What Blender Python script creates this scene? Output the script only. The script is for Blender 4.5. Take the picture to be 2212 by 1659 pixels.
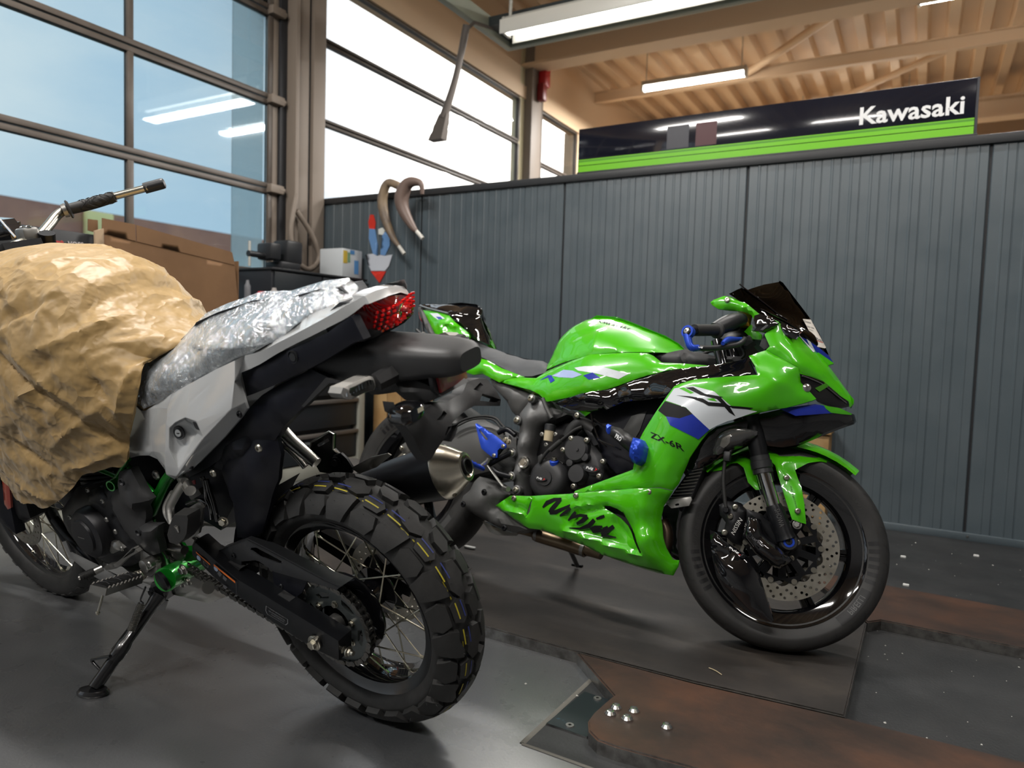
"""Workshop with two motorcycles. World: X along the ribbed partition, Y towards it, Z up, metres; each bike has its own frame (x forward, y left, z up)."""
EXPOSURE = 0.12; SKY = 1.3; SUN_DIR = (-.33, .90, .28)
LAMPS = [(-2.55, 8.5, 3.9, 170), (-2.0, 4.62, 3.05, 45), (-2.5, 1.2, 3.95, 115), (0, 3.2, 3.95, 46), (0, -1.5, 3.95, 80), (-2.5, -2.0, 3.95, 95), (2.2, 1.5, 3.95, 34), (0.5, 7.5, 3.95, 220), (-1, 11.0, 3.95, 220)]

import bpy, bmesh, math, random
import numpy as np
from mathutils import Vector, Matrix, noise
from mathutils.geometry import delaunay_2d_cdt
rnd = random.Random(7)
C = bpy.context.scene.collection
sc = bpy.context.scene
for o in list(bpy.data.objects): bpy.data.objects.remove(o)

# ---------------------------------------------------------------- camera, sky, exposure
cam = bpy.data.cameras.new('camera'); camo = bpy.data.objects.new('camera', cam); C.objects.link(camo)
cam.sensor_width = 36; cam.lens = 25.08; cam.clip_start = .05; cam.clip_end = 400
def cam_matrix(pitch, roll, yaw, loc):
    f = Vector((-math.sin(yaw), math.cos(yaw), 0)); r = Vector((math.cos(yaw), math.sin(yaw), 0)); u = Vector((0, 0, 1))
    f2 = f*math.cos(pitch) - u*math.sin(pitch); u2 = u*math.cos(pitch) + f*math.sin(pitch)
    r3 = r*math.cos(roll) + u2*math.sin(roll); u3 = u2*math.cos(roll) - r*math.sin(roll)
    m = Matrix((r3, u3, -f2)).transposed().to_4x4(); m.translation = Vector(loc); return m
camo.matrix_world = cam_matrix(.06183, .030592, .519436, (0, 0, .915))
cam.dof.use_dof = True; cam.dof.focus_distance = 1.85; cam.dof.aperture_fstop = 3.3
sc.camera = camo
vs = sc.view_settings
vs.view_transform = 'Standard'; vs.look = 'None'; vs.gamma = 1; vs.use_curve_mapping = False; vs.exposure = EXPOSURE
sc.cycles.use_denoising = True; sc.cycles.max_bounces = 8; sc.cycles.glossy_bounces = 4; sc.cycles.transparent_max_bounces = 16
sc.cycles.caustics_reflective = False; sc.cycles.caustics_refractive = False; sc.cycles.sample_clamp_indirect = 6

def world_sky():
    w = bpy.data.worlds.new('sky'); sc.world = w; w.use_nodes = True
    nt = w.node_tree; N = nt.nodes; L = nt.links; N.clear()
    out = N.new('ShaderNodeOutputWorld'); bg = N.new('ShaderNodeBackground')
    tc = N.new('ShaderNodeTexCoord'); mp = N.new('ShaderNodeMapping'); mp.inputs['Scale'].default_value = (1, 1, 2.2)
    nz = N.new('ShaderNodeTexNoise'); nz.inputs['Scale'].default_value = 2.6; nz.inputs['Detail'].default_value = 6; nz.inputs['Roughness'].default_value = .5
    cr = N.new('ShaderNodeValToRGB'); cr.color_ramp.elements[0].position = .36; cr.color_ramp.elements[1].position = .66
    cr.color_ramp.elements[0].color = (.60, .78, .96, 1); cr.color_ramp.elements[1].color = (.95, 1.0, 1.05, 1)
    L.new(tc.outputs['Generated'], mp.inputs[0]); L.new(mp.outputs[0], nz.inputs[0]); L.new(nz.outputs[0], cr.inputs[0])
    # bright veiled sun: the overcast sky grows whiter towards the sun's side
    d = N.new('ShaderNodeVectorMath'); d.operation = 'DOT_PRODUCT'; d.inputs[1].default_value = SUN_DIR
    L.new(tc.outputs['Generated'], d.inputs[0])
    pw = N.new('ShaderNodeMapRange'); pw.inputs['From Min'].default_value = .895; pw.inputs['From Max'].default_value = .985
    pw.inputs['To Min'].default_value = 0; pw.inputs['To Max'].default_value = 1; pw.interpolation_type = 'SMOOTHSTEP'
    L.new(d.outputs['Value'], pw.inputs[0])
    mx = N.new('ShaderNodeMix'); mx.data_type = 'RGBA'; mx.inputs[7].default_value = (3.4, 3.3, 3.1, 1)
    L.new(pw.outputs[0], mx.inputs[0]); L.new(cr.outputs[0], mx.inputs[6])
    L.new(mx.outputs[2], bg.inputs[0]); bg.inputs[1].default_value = SKY; L.new(bg.outputs[0], out.inputs[0])
world_sky()

def area(name, loc, size, power, color, rot=(0, 0, 0)):
    l = bpy.data.lights.new(name, 'AREA'); l.shape = 'RECTANGLE'; l.size, l.size_y = size; l.energy = power; l.color = color
    o = bpy.data.objects.new(name, l); C.objects.link(o); o.location = loc; o.rotation_euler = rot; return o
for i, (x, y, z, p) in enumerate(LAMPS):        # the hall's tube lamps: the light each fixture below gives
    area('lamp_light', (x, y, z), (1.5, .16), p, (1.0, .97, .93))

# ---------------------------------------------------------------- materials
MATS = {}
def M(name, col=(.5, .5, .5), rough=.5, metal=0, coat=0, bump=None, var=None, spec=.5, emit=None, trans=0, alpha=1, ior=1.45, rvar=None, sheen=0):
    if name in MATS: return MATS[name]
    m = bpy.data.materials.new(name); m.use_nodes = True; nt = m.node_tree; N = nt.nodes; L = nt.links
    b = N['Principled BSDF']; I = b.inputs
    I['Base Color'].default_value = (*col, 1); I['Roughness'].default_value = rough; I['Metallic'].default_value = metal
    I['Coat Weight'].default_value = coat; I['Coat Roughness'].default_value = .04; I['Specular IOR Level'].default_value = spec
    I['Transmission Weight'].default_value = trans; I['Alpha'].default_value = alpha; I['IOR'].default_value = ior
    I['Sheen Weight'].default_value = sheen
    if emit: I['Emission Color'].default_value = (*emit[0], 1); I['Emission Strength'].default_value = emit[1]
    tc = N.new('ShaderNodeTexCoord')
    def nz(scale, det=4, rg=.55):
        n = N.new('ShaderNodeTexNoise'); n.inputs['Scale'].default_value = scale; n.inputs['Detail'].default_value = det; n.inputs['Roughness'].default_value = rg
        L.new(tc.outputs['Object'], n.inputs['Vector']); return n
    if var:     # (second colour, scale, low, high)
        n = nz(var[1]); r = N.new('ShaderNodeValToRGB'); r.color_ramp.elements[0].position = var[2]; r.color_ramp.elements[1].position = var[3]
        r.color_ramp.elements[0].color = (*col, 1); r.color_ramp.elements[1].color = (*var[0], 1)
        L.new(n.outputs[0], r.inputs[0]); L.new(r.outputs[0], I['Base Color'])
    if rvar:    # (scale, rough low, rough high)
        n = nz(rvar[0]); r = N.new('ShaderNodeMapRange'); r.inputs[1].default_value = .35; r.inputs[2].default_value = .65
        r.inputs[3].default_value = rvar[1]; r.inputs[4].default_value = rvar[2]; L.new(n.outputs[0], r.inputs[0]); L.new(r.outputs[0], I['Roughness'])
    if bump:    # (scale, strength)
        n = nz(bump[0]); bp = N.new('ShaderNodeBump'); bp.inputs['Strength'].default_value = bump[1]; bp.inputs['Distance'].default_value = .002
        L.new(n.outputs[0], bp.inputs['Height']); L.new(bp.outputs[0], I['Normal'])
    MATS[name] = m; return m

# ---------------------------------------------------------------- mesh helpers
def link(o, parent=None):
    C.objects.link(o)
    if parent: o.parent = parent
    return o
def mk(name, verts, faces, mat, parent=None, ang=35, weld=0):
    me = bpy.data.meshes.new(name); bm = bmesh.new()
    vs_ = [bm.verts.new(tuple(map(float, v))) for v in verts]
    for f in faces:
        try: bm.faces.new([vs_[i] for i in f])
        except ValueError: pass
    if weld: bmesh.ops.remove_doubles(bm, verts=bm.verts, dist=weld)
    bmesh.ops.recalc_face_normals(bm, faces=bm.faces)
    bm.to_mesh(me); bm.free()
    if mat: me.materials.append(mat)
    for p in me.polygons: p.use_smooth = True
    me.set_sharp_from_angle(angle=math.radians(ang))
    o = bpy.data.objects.new(name, me); return link(o, parent)
def tag(o, label=None, cat=None, group=None, kind=None):
    if label: o['label'] = label
    if cat: o['category'] = cat
    if group: o['group'] = group
    if kind: o['kind'] = kind
    return o
def struct(o): o['kind'] = 'structure'; return o
def empty(name, loc, label=None, cat=None, group=None, kind=None, mat=None):
    o = bpy.data.objects.new(name, None); C.objects.link(o); o.empty_display_size = .1
    if mat is not None: o.matrix_world = mat
    else: o.location = loc
    return tag(o, label, cat, group, kind)
def V(p): return Vector(p)
def catmull(P, k=6, closed=False):
    P = [np.array(p, float) for p in P]; n = len(P)
    if n < 3 and not closed: return P
    out = []
    for i in range(n if closed else n-1):
        if closed: a, b, c, d = P[i-1], P[i], P[(i+1) % n], P[(i+2) % n]
        else: a, b, c, d = P[max(i-1, 0)], P[i], P[i+1], P[min(i+2, n-1)]
        for j in range(k):
            t = j/k; out.append(.5*((2*b)+(c-a)*t+(2*a-5*b+4*c-d)*t*t+(3*b-a-3*c+d)*t**3))
    if not closed: out.append(P[-1])
    return out
def tube(name, pts, r, mat, parent=None, n=12, sm=6, cap=True, flat=1.0, ang=50):
    """round bar swept along pts; r a number or one radius per point"""
    if np.isscalar(r): P = catmull(pts, sm) if sm else [np.array(p, float) for p in pts]; R = [r]*len(P)
    else:
        Q = [np.append(np.array(p, float), q) for p, q in zip(pts, r)]; Q = catmull(Q, sm) if sm else Q
        P = [q[:3] for q in Q]; R = [max(q[3], 1e-4) for q in Q]
    T = []
    for i in range(len(P)):
        t = P[min(i+1, len(P)-1)] - P[max(i-1, 0)]; T.append(t/(np.linalg.norm(t)+1e-12))
    u = np.cross(T[0], [0, 0, 1.]);
    if np.linalg.norm(u) < .1: u = np.cross(T[0], [0, 1., 0])
    verts = []; faces = []
    for i, (p, t) in enumerate(zip(P, T)):
        u = u - t*(u@t); u /= np.linalg.norm(u); v = np.cross(t, u)
        for j in range(n):
            a = 2*math.pi*j/n; verts.append(p + R[i]*(math.cos(a)*u + math.sin(a)*flat*v))
    for i in range(len(P)-1):
        for j in range(n): faces.append((i*n+j, i*n+(j+1) % n, (i+1)*n+(j+1) % n, (i+1)*n+j))
    if cap: faces += [tuple(range(n)), tuple(range((len(P)-1)*n, len(P)*n))]
    return mk(name, verts, faces, mat, parent, ang)
def basis(axis, up=(0, 0, 1)):
    a = np.array(axis, float); a /= np.linalg.norm(a); u = np.array(up, float); u = u - a*(u@a)
    if np.linalg.norm(u) < 1e-3: u = np.array([1., 0, 0]); u = u - a*(u@a)
    u /= np.linalg.norm(u); return a, u, np.cross(a, u)
def lathe_data(prof, c, axis, n, up=(0, 0, 1), closed=False):
    a, u, v = basis(axis, up); c = np.array(c, float); verts = []; faces = []; m = len(prof)
    for k in range(n):
        t = 2*math.pi*k/n; d = math.cos(t)*u + math.sin(t)*v
        for (l, r) in prof: verts.append(c + a*l + d*r)
    for k in range(n):
        for i in range(m if closed else m-1):
            j = (i+1) % m; q = (k+1) % n; faces.append((k*m+i, k*m+j, q*m+j, q*m+i))
    return verts, faces
def lathe(name, prof, c, axis, mat, parent=None, n=48, closed=False, ang=35, up=(0, 0, 1)):
    v, f = lathe_data(prof, c, axis, n, up, closed); return mk(name, v, f, mat, parent, ang, weld=1e-5)
def box(name, c, s, mat, parent=None, R=None, bev=0, seg=2):
    me = bpy.data.meshes.new(name); bm = bmesh.new(); bmesh.ops.create_cube(bm, size=1)
    bmesh.ops.scale(bm, vec=s, verts=bm.verts)
    if bev: bmesh.ops.bevel(bm, geom=bm.edges[:], offset=bev, segments=seg, affect='EDGES', profile=.5, clamp_overlap=True)
    if R is not None: bmesh.ops.rotate(bm, matrix=R, verts=bm.verts)
    bmesh.ops.translate(bm, vec=c, verts=bm.verts); bm.to_mesh(me); bm.free()
    if mat: me.materials.append(mat)
    for p in me.polygons: p.use_smooth = True
    me.set_sharp_from_angle(angle=math.radians(40))
    return link(bpy.data.objects.new(name, me), parent)
def inst(src, parent, mat4, name=None):
    o = bpy.data.objects.new(name or src.name.split('.')[0], src.data); C.objects.link(o)
    if parent: o.parent = parent
    o.matrix_basis = mat4; return o
def mat_from(loc, x, y, z):
    m = Matrix((Vector(x), Vector(y), Vector(z))).transposed().to_4x4(); m.translation = Vector(loc); return m
def pip(P, poly):
    """points in polygon, both 2-D arrays"""
    x, y = P[:, 0], P[:, 1]; r = np.zeros(len(P), bool); n = len(poly)
    for i in range(n):
        x1, y1 = poly[i]; x2, y2 = poly[i-1]
        if y1 == y2: continue
        r ^= ((y1 > y) != (y2 > y)) & (x < (x2-x1)*(y-y1)/(y2-y1)+x1)
    return r
def bdist(P, poly):
    d = np.full(len(P), 1e9)
    for i in range(len(poly)):
        a = np.array(poly[i-1]); b = np.array(poly[i]); ab = b-a; t = np.clip(((P-a)@ab)/(ab@ab+1e-15), 0, 1)
        d = np.minimum(d, np.linalg.norm(a+t[:, None]*ab-P, axis=1))
    return d
def tps(pts, lam=1e-4):
    """smooth surface y(x, z) through points (x, y, z)"""
    pts = np.array(pts, float); X = pts[:, [0, 2]]; y = pts[:, 1]
    if np.ptp(y) < 1e-6: return lambda Q: np.full(len(Q), y[0])
    def ker(A, B):
        d = np.linalg.norm(A[:, None]-B[None], axis=2); return np.where(d > 0, d*d*np.log(d+1e-12), 0)
    n = len(X); A = np.zeros((n+3, n+3)); A[:n, :n] = ker(X, X)+lam*np.eye(n); A[:n, n] = 1; A[:n, n+1:] = X; A[n:, :n] = A[:n, n:].T
    w = np.linalg.lstsq(A, np.concatenate([y, [0, 0, 0]]), rcond=None)[0]; lo, hi = y.min()-.02, y.max()+.03
    return lambda Q: np.clip(ker(np.asarray(Q), X)@w[:n]+w[n]+np.asarray(Q)@w[n+1:], lo, hi)
def resample(poly, res):
    out = []
    for i in range(len(poly)):
        a = np.array(poly[i], float); b = np.array(poly[(i+1) % len(poly)], float); k = max(1, int(round(np.linalg.norm(b-a)/res)))
        for j in range(k): out.append(a+(b-a)*j/k)
    return out
def fill2d(outer, holes=(), res=.02):
    """triangulate a 2-D polygon with holes, grid points inside -> verts, tris, loops"""
    loops = [resample(outer, res)]+[resample(h, res) for h in holes]
    P = [p for l in loops for p in l]; E = []; s = 0; idx = []
    for l in loops: E += [(s+i, s+(i+1) % len(l)) for i in range(len(l))]; idx.append(list(range(s, s+len(l)))); s += len(l)
    o = np.array(loops[0]); lo, hi = o.min(0), o.max(0); h = res*.866
    g = np.array([(x+(res/2 if j % 2 else 0), y) for j, y in enumerate(np.arange(lo[1]+h/2, hi[1], h)) for x in np.arange(lo[0]+res/3, hi[0], res)])
    if len(g):
        k = pip(g, loops[0]) & (bdist(g, loops[0]) > res*.45)
        for l in loops[1:]: k &= ~pip(g, l) & (bdist(g, l) > res*.45)
        P += list(g[k])
    v, e, f, ov, oe, of = delaunay_2d_cdt([Vector((float(p[0]), float(p[1]))) for p in P], E, [], 0, 1e-7)
    vv = np.array([(p.x, p.y) for p in v]); ct = np.array([vv[list(t)].mean(0) for t in f])
    k = pip(ct, loops[0])
    for l in loops[1:]: k &= ~pip(ct, l)
    m = {}
    for new, olds in enumerate(ov):
        for q in olds: m[q] = new
    return vv, [tuple(t) for t, b in zip(f, k) if b], [[m[i] for i in l] for l in idx]
def shell(name, outline, mat, parent=None, inner=(), t=.012, edge=.006, ew=.014, res=.02, holes=(), side=1, ang=40, crease=(), surf=None, off=0):
    """thin moulded panel: outline of (x, y, z) seen from the side, bulging through the inner points, its rim rolled inwards"""
    outline = [tuple(p) for p in outline]; f = surf or tps(list(outline)+list(inner))
    vv, tr, loops = fill2d([(p[0], p[2]) for p in outline], [[(q[0], q[-1]) for q in h] for h in holes], res)
    y = f(vv)+side*off
    d = bdist(vv, [tuple(vv[i]) for i in loops[0]])
    for l in loops[1:]: d = np.minimum(d, bdist(vv, [tuple(vv[i]) for i in l]))
    yf = y - side*edge*(1-np.minimum(d/ew, 1))**2 if edge else y
    for (p, q, dep, w) in crease:       # pressed line from p to q, dep deep, w wide
        a = np.array([p[0], p[-1]]); b = np.array([q[0], q[-1]]); ab = b-a; tt = np.clip(((vv-a)@ab)/(ab@ab), 0, 1)
        yf = yf - side*dep*np.exp(-(np.linalg.norm(a+tt[:, None]*ab-vv, axis=1)/w)**2)
    yb = y - side*(t+edge); n = len(vv)
    verts = [(p[0], a, p[1]) for p, a in zip(vv, yf)]+[(p[0], a, p[1]) for p, a in zip(vv, yb)]
    faces = list(tr)+[tuple(i+n for i in reversed(q)) for q in tr]
    for l in loops:
        for i in range(len(l)): a, b = l[i], l[(i+1) % len(l)]; faces.append((a, b, b+n, a+n))
    o = mk(name, verts, faces, mat, parent, ang); SURF[o.name] = (f, side, off); return o
SURF = {}
def plate(name, outer, mat, parent, O, U, W, t, holes=(), res=.03, ang=35, bev=0):
    """flat sheet: 2-D outline (u, w) in the plane O + u U + w W, t thick, centred"""
    vv, tr, loops = fill2d(outer, holes, res); O, U, W = (np.array(a, float) for a in (O, U, W)); N_ = np.cross(U, W); n = len(vv)
    d = np.zeros(n)
    verts = [O+U*p[0]+W*p[1]+N_*(t/2) for p in vv]+[O+U*p[0]+W*p[1]-N_*(t/2) for p in vv]
    faces = list(tr)+[tuple(i+n for i in reversed(q)) for q in tr]
    for l in loops:
        for i in range(len(l)): a, b = l[i], l[(i+1) % len(l)]; faces.append((a, b, b+n, a+n))
    return mk(name, verts, faces, mat, parent, ang)
def perm_x(P): return [(p[1], p[0], p[2]) for p in P]
def face(name, outline, mat, parent=None, inner=(), holes=(), **k):
    """like shell(), for panels that face backwards or forwards (x is the depth)"""
    o = shell(name, perm_x(outline), mat, parent, perm_x(inner), holes=[perm_x(h) for h in holes], **k)
    for v in o.data.vertices: v.co = (v.co.y, v.co.x, v.co.z)
    o.data.flip_normals(); return o
def wrinkle(o, amp, scale, seed=0, ridge=1.0, amp2=0, side=1, mask=None):
    """crumples a panel's outer skin along y with ridged noise"""
    for v in o.data.vertices:
        p = Vector((v.co.x*scale+seed, v.co.z*scale, v.co.y*scale*.6)); a = 1-abs(noise.noise(p+noise.noise_vector(p*.7)*.8))*2.2
        b = noise.noise(p*3.1); w = 1 if mask is None else mask(v.co)
        v.co.y += side*w*(amp*(a*ridge+.3*b)+amp2*noise.noise(p*.35))
    o.data.update(); return o
def mirror(o, parent=None):
    m = o.data.copy()
    for v in m.vertices: v.co.y = -v.co.y
    m.flip_normals(); c = bpy.data.objects.new(o.name.split('.')[0], m); link(c, parent or o.parent); c.matrix_parent_inverse = o.matrix_parent_inverse.copy(); return c
def facet(name, V_, F, mat, parent=None, t=.006, bev=.003, side=1, ang=25, sub=0):
    """crisp folded panel: corner points and flat facets, every fold rounded by bev, t thick"""
    bm = bmesh.new(); vs_ = [bm.verts.new(p) for p in V_]
    for f in F: bm.faces.new([vs_[i] for i in f])
    bmesh.ops.recalc_face_normals(bm, faces=bm.faces); bm.normal_update()
    if sum(f.normal.y*f.calc_area() for f in bm.faces)*side < 0: bmesh.ops.reverse_faces(bm, faces=bm.faces)
    bm.normal_update()
    ed = [e for e in bm.edges if len(e.link_faces) == 2 and e.calc_face_angle(0) > .03]
    if bev and ed: bmesh.ops.bevel(bm, geom=ed, offset=bev, segments=3, affect='EDGES', profile=.5, clamp_overlap=True)
    bnd = [e for e in bm.edges if len(e.link_faces) == 1]; r = bmesh.ops.extrude_edge_only(bm, edges=bnd)
    nv = [v for v in r['geom'] if isinstance(v, bmesh.types.BMVert)]
    for v in nv: v.co.y -= side*t
    me = bpy.data.meshes.new(name); bm.to_mesh(me); bm.free(); me.materials.append(mat)
    for p in me.polygons: p.use_smooth = True
    me.set_sharp_from_angle(angle=math.radians(ang)); return link(bpy.data.objects.new(name, me), parent)
def grow(P, d):
    """outline pushed outwards by d in the side view"""
    n = len(P); A = sum(P[i-1][0]*P[i][2]-P[i][0]*P[i-1][2] for i in range(n)); out = []
    for i in range(n):
        t = np.array((P[(i+1) % n][0]-P[i-1][0], P[(i+1) % n][2]-P[i-1][2])); t /= np.linalg.norm(t)+1e-9; q = np.array((t[1], -t[0]))*(1 if A > 0 else -1)
        out.append((P[i][0]+q[0]*d, P[i][1], P[i][2]+q[1]*d))
    return out
def circ2(c, r, n=12): return [(c[0]+r*math.cos(2*math.pi*i/n), c[1]+r*math.sin(2*math.pi*i/n)) for i in range(n)]
def decal(name, poly, surf, mat, parent, res=.02, lift=.0009, holes=()):
    """flat print lying on a panel made by shell()"""
    f, side, off = SURF[surf.name]
    vv, tr, loops = fill2d([(p[0], p[-1]) for p in poly], [[(q[0], q[-1]) for q in h] for h in holes], res)
    y = f(vv)+side*(off+lift)
    return mk(name, [(p[0], a, p[1]) for p, a in zip(vv, y)], tr, mat, parent, 60)
def text_mesh(s, bold=False, res=2):
    cu = bpy.data.curves.new('txt', 'FONT'); cu.body = s; cu.size = 1; cu.resolution_u = res
    if bold: cu.offset = .02
    o = bpy.data.objects.new('txt', cu); C.objects.link(o); bpy.context.view_layer.update()
    me = bpy.data.meshes.new_from_object(o.evaluated_get(bpy.context.evaluated_depsgraph_get()))
    vs_ = np.array([v.co[:2] for v in me.vertices]); fs = [tuple(p.vertices) for p in me.polygons]
    bpy.data.objects.remove(o); bpy.data.curves.remove(cu); bpy.data.meshes.remove(me)
    lo, hi = vs_.min(0), vs_.max(0); return (vs_-lo)/(hi-lo), fs
def lettering(name, s, bl, br, tl, mat, parent=None, surf=None, bold=False, lift=.001, normal=None):
    """words fitted to the parallelogram bl, br, tl; follows a shell's surface when surf is given"""
    uv, fs = text_mesh(s, bold); bl, br, tl = (np.array(p, float) for p in (bl, br, tl))
    P = bl+uv[:, :1]*(br-bl)+uv[:, 1:]*(tl-bl)
    if surf is not None: f, side, off = SURF[surf.name]; P[:, 1] = f(P[:, [0, 2]])+side*(off+lift)
    else:
        n = np.cross(br-bl, tl-bl); n /= np.linalg.norm(n); P = P+n*lift*(1 if normal is None else normal)
    return mk(name, P, fs, mat, parent, 60)
BOLT = {}
def bolt(parent, loc, axis, r, mat, style='hex', name='bolt'):
    key = (style, mat.name)
    if key not in BOLT:
        n = 6 if style == 'hex' else 16
        if style == 'hex': pr = [(0, 0), (0, 1.45), (.25, 1.45), (.3, 1.05)]; v, f = lathe_data(pr, (0, 0, 0), (0, 0, 1), 20); v2, f2 = lathe_data([(.3, 1.0), (1.0, 1.0), (1.1, .85), (1.1, 0)], (0, 0, 0), (0, 0, 1), 6)
        else: v, f = lathe_data([(0, 0), (0, 1.2), (.25, 1.2), (.6, .95), (.7, .6), (.7, .5)], (0, 0, 0), (0, 0, 1), 18); v2, f2 = lathe_data([(.7, .5), (.25, .45), (.25, 0)], (0, 0, 0), (0, 0, 1), 6)
        k = len(v); o = mk('bolt', v+v2, f+[tuple(i+k for i in q) for q in f2], mat, None, 30, 1e-4); BOLT[key] = o.data; C.objects.unlink(o); bpy.data.objects.remove(o)
    a, u, w = basis(axis); o = bpy.data.objects.new(name, BOLT[key]); C.objects.link(o); o.parent = parent
    o.matrix_basis = mat_from(loc, u*r, w*r, a*r); return o
def loft(name, rings, mat, parent=None, closed=True, caps=True, ang=40, sub=0):
    """skin through rings of equal point count"""
    R = [[np.array(p, float) for p in r] for r in rings]; n = len(R[0])
    if sub: cols = [catmull([r[j] for r in R], sub) for j in range(n)]; R = [[cols[j][i] for j in range(n)] for i in range(len(cols[0]))]
    verts = [p for r in R for p in r]; faces = []
    for i in range(len(R)-1):
        for j in range(n if closed else n-1): k = (j+1) % n; faces.append((i*n+j, i*n+k, (i+1)*n+k, (i+1)*n+j))
    if caps: faces += [tuple(range(n)), tuple(range((len(R)-1)*n, len(R)*n))]
    return mk(name, verts, faces, mat, parent, ang)
def ring(c, ry, rz, n=16, p=2.0, ax='x', tilt=0):
    """superellipse cross-section in the y-z plane at c"""
    out = []
    for i in range(n):
        a = 2*math.pi*i/n; ca, sa = math.cos(a), math.sin(a)
        y = ry*math.copysign(abs(ca)**(2/p), ca); z = rz*math.copysign(abs(sa)**(2/p), sa); out.append((c[0]+tilt*z, c[1]+y, c[2]+z))
    return out

# ================================================================ SETTING
XF, YP = -4.13, 4.12        # facade plane, partition plane
def floor_mat():
    m = bpy.data.materials.new('coated_concrete'); m.use_nodes = True; nt = m.node_tree; N = nt.nodes; L = nt.links; b = N['Principled BSDF']
    tc = N.new('ShaderNodeTexCoord')
    def nz(s, d=5, r=.6):
        n = N.new('ShaderNodeTexNoise'); n.inputs['Scale'].default_value = s; n.inputs['Detail'].default_value = d; n.inputs['Roughness'].default_value = r; L.new(tc.outputs['Object'], n.inputs['Vector']); return n
    def ramp(src, p0, c0, p1, c1):
        r = N.new('ShaderNodeValToRGB'); r.color_ramp.elements[0].position = p0; r.color_ramp.elements[1].position = p1
        r.color_ramp.elements[0].color = (*c0, 1); r.color_ramp.elements[1].color = (*c1, 1); L.new(src, r.inputs[0]); return r
    base = ramp(nz(1.7).outputs[0], .35, (.046, .049, .053), .7, (.085, .087, .090))
    vo = N.new('ShaderNodeTexVoronoi'); vo.inputs['Scale'].default_value = 75; L.new(tc.outputs['Object'], vo.inputs['Vector'])
    sp = ramp(vo.outputs['Distance'], .05, (1, 1, 1), .11, (0, 0, 0))       # pale grit
    thin = ramp(nz(9, 3).outputs[0], .55, (0, 0, 0), .68, (1, 1, 1))
    mu = N.new('ShaderNodeMath'); mu.operation = 'MULTIPLY'; L.new(sp.outputs[0], mu.inputs[0]); L.new(thin.outputs[0], mu.inputs[1])
    mx = N.new('ShaderNodeMix'); mx.data_type = 'RGBA'; mx.inputs[7].default_value = (.30, .30, .29, 1); L.new(mu.outputs[0], mx.inputs[0]); L.new(base.outputs[0], mx.inputs[6])
    # dark chips
    v2 = N.new('ShaderNodeTexVoronoi'); v2.inputs['Scale'].default_value = 28; L.new(tc.outputs['Object'], v2.inputs['Vector'])
    ch = ramp(v2.outputs['Distance'], .06, (1, 1, 1), .1, (0, 0, 0)); m2 = N.new('ShaderNodeMix'); m2.data_type = 'RGBA'; m2.inputs[7].default_value = (.008, .008, .008, 1)
    th2 = ramp(nz(5, 3).outputs[0], .5, (0, 0, 0), .6, (1, 1, 1)); mu2 = N.new('ShaderNodeMath'); mu2.operation = 'MULTIPLY'
    L.new(ch.outputs[0], mu2.inputs[0]); L.new(th2.outputs[0], mu2.inputs[1]); L.new(mu2.outputs[0], m2.inputs[0]); L.new(mx.outputs[2], m2.inputs[6]); L.new(m2.outputs[2], b.inputs['Base Color'])
    rr = N.new('ShaderNodeMapRange'); rr.inputs[1].default_value = .3; rr.inputs[2].default_value = .7; rr.inputs[3].default_value = .22; rr.inputs[4].default_value = .36
    L.new(nz(3.1).outputs[0], rr.inputs[0]); L.new(rr.outputs[0], b.inputs['Roughness'])
    b.inputs['Coat Weight'].default_value = 1; b.inputs['Coat Roughness'].default_value = .36; b.inputs['Coat IOR'].default_value = 2.2
    bp = N.new('ShaderNodeBump'); bp.inputs['Strength'].default_value = .35; bp.inputs['Distance'].default_value = .002; L.new(nz(140, 3).outputs[0], bp.inputs['Height']); L.new(bp.outputs[0], b.inputs['Normal'])
    return m
FLOOR = floor_mat()
def slab(name, x0, x1, y0, y1, z0, z1, mat, parent=None, bev=0): return box(name, ((x0+x1)/2, (y0+y1)/2, (z0+z1)/2), (abs(x1-x0), abs(y1-y0), abs(z1-z0)), mat, parent, None, bev)
fl = struct(slab('floor', -4.3, 5.2, -5, 13, -.2, 0, FLOOR))
STEEL_E = M('cut_steel_edge', (.42, .41, .39), .3, 1, var=((.2, .19, .18), 30, .4, .7))
CREAM = M('warm_painted_steel', (.74, .55, .36), .55); DECK = M('ceiling_deck', (.72, .53, .34), .6)
BROWN = M('door_frame_bronze', (.085, .068, .055), .45, var=((.12, .10, .085), 4, .4, .7)); BROWN2 = M('column_taupe', (.22, .18, .145), .55)
DKG = M('dark_seal', (.02, .021, .024), .5)
SLATE = M('slate_coated_sheet', (.070, .092, .106), .34, var=((.080, .102, .116), 3, .35, .7), rvar=(6, .30, .40), spec=1.0)
BLK = M('black_plastic', (.018, .019, .021), .42, bump=(400, .08)); BLKS = M('black_gloss', (.006, .006, .007), .08, coat=1)
# ceiling: steel deck with ribs running away from the camera, side and back walls of the hall
ce = struct(slab('ceiling', -4.3, 5.2, -5, 13, 4.6, 4.75, DECK))
for i in range(31):
    x = -4.1+.3*i
    o = loft('deck_rib', [[(x-.075, y, 4.6), (x-.05, y, 4.5), (x+.05, y, 4.5), (x+.075, y, 4.6)] for y in (-5, 12.9)], DECK, ce, closed=False, caps=False)
struct(slab('wall_far', -4.3, 5.2, 12.9, 13.1, 0, 4.6, M('far_wall', (.5, .38, .26), .7)))
struct(slab('wall_back', -4.3, 5.2, -5.2, -5, 0, 4.6, M('hall_wall_grey', (.20, .20, .20), .7)))
struct(slab('wall_side', 5.0, 5.2, -5, 13, 0, 4.6, M('hall_wall_grey', (.20, .20, .20), .7)))
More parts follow.
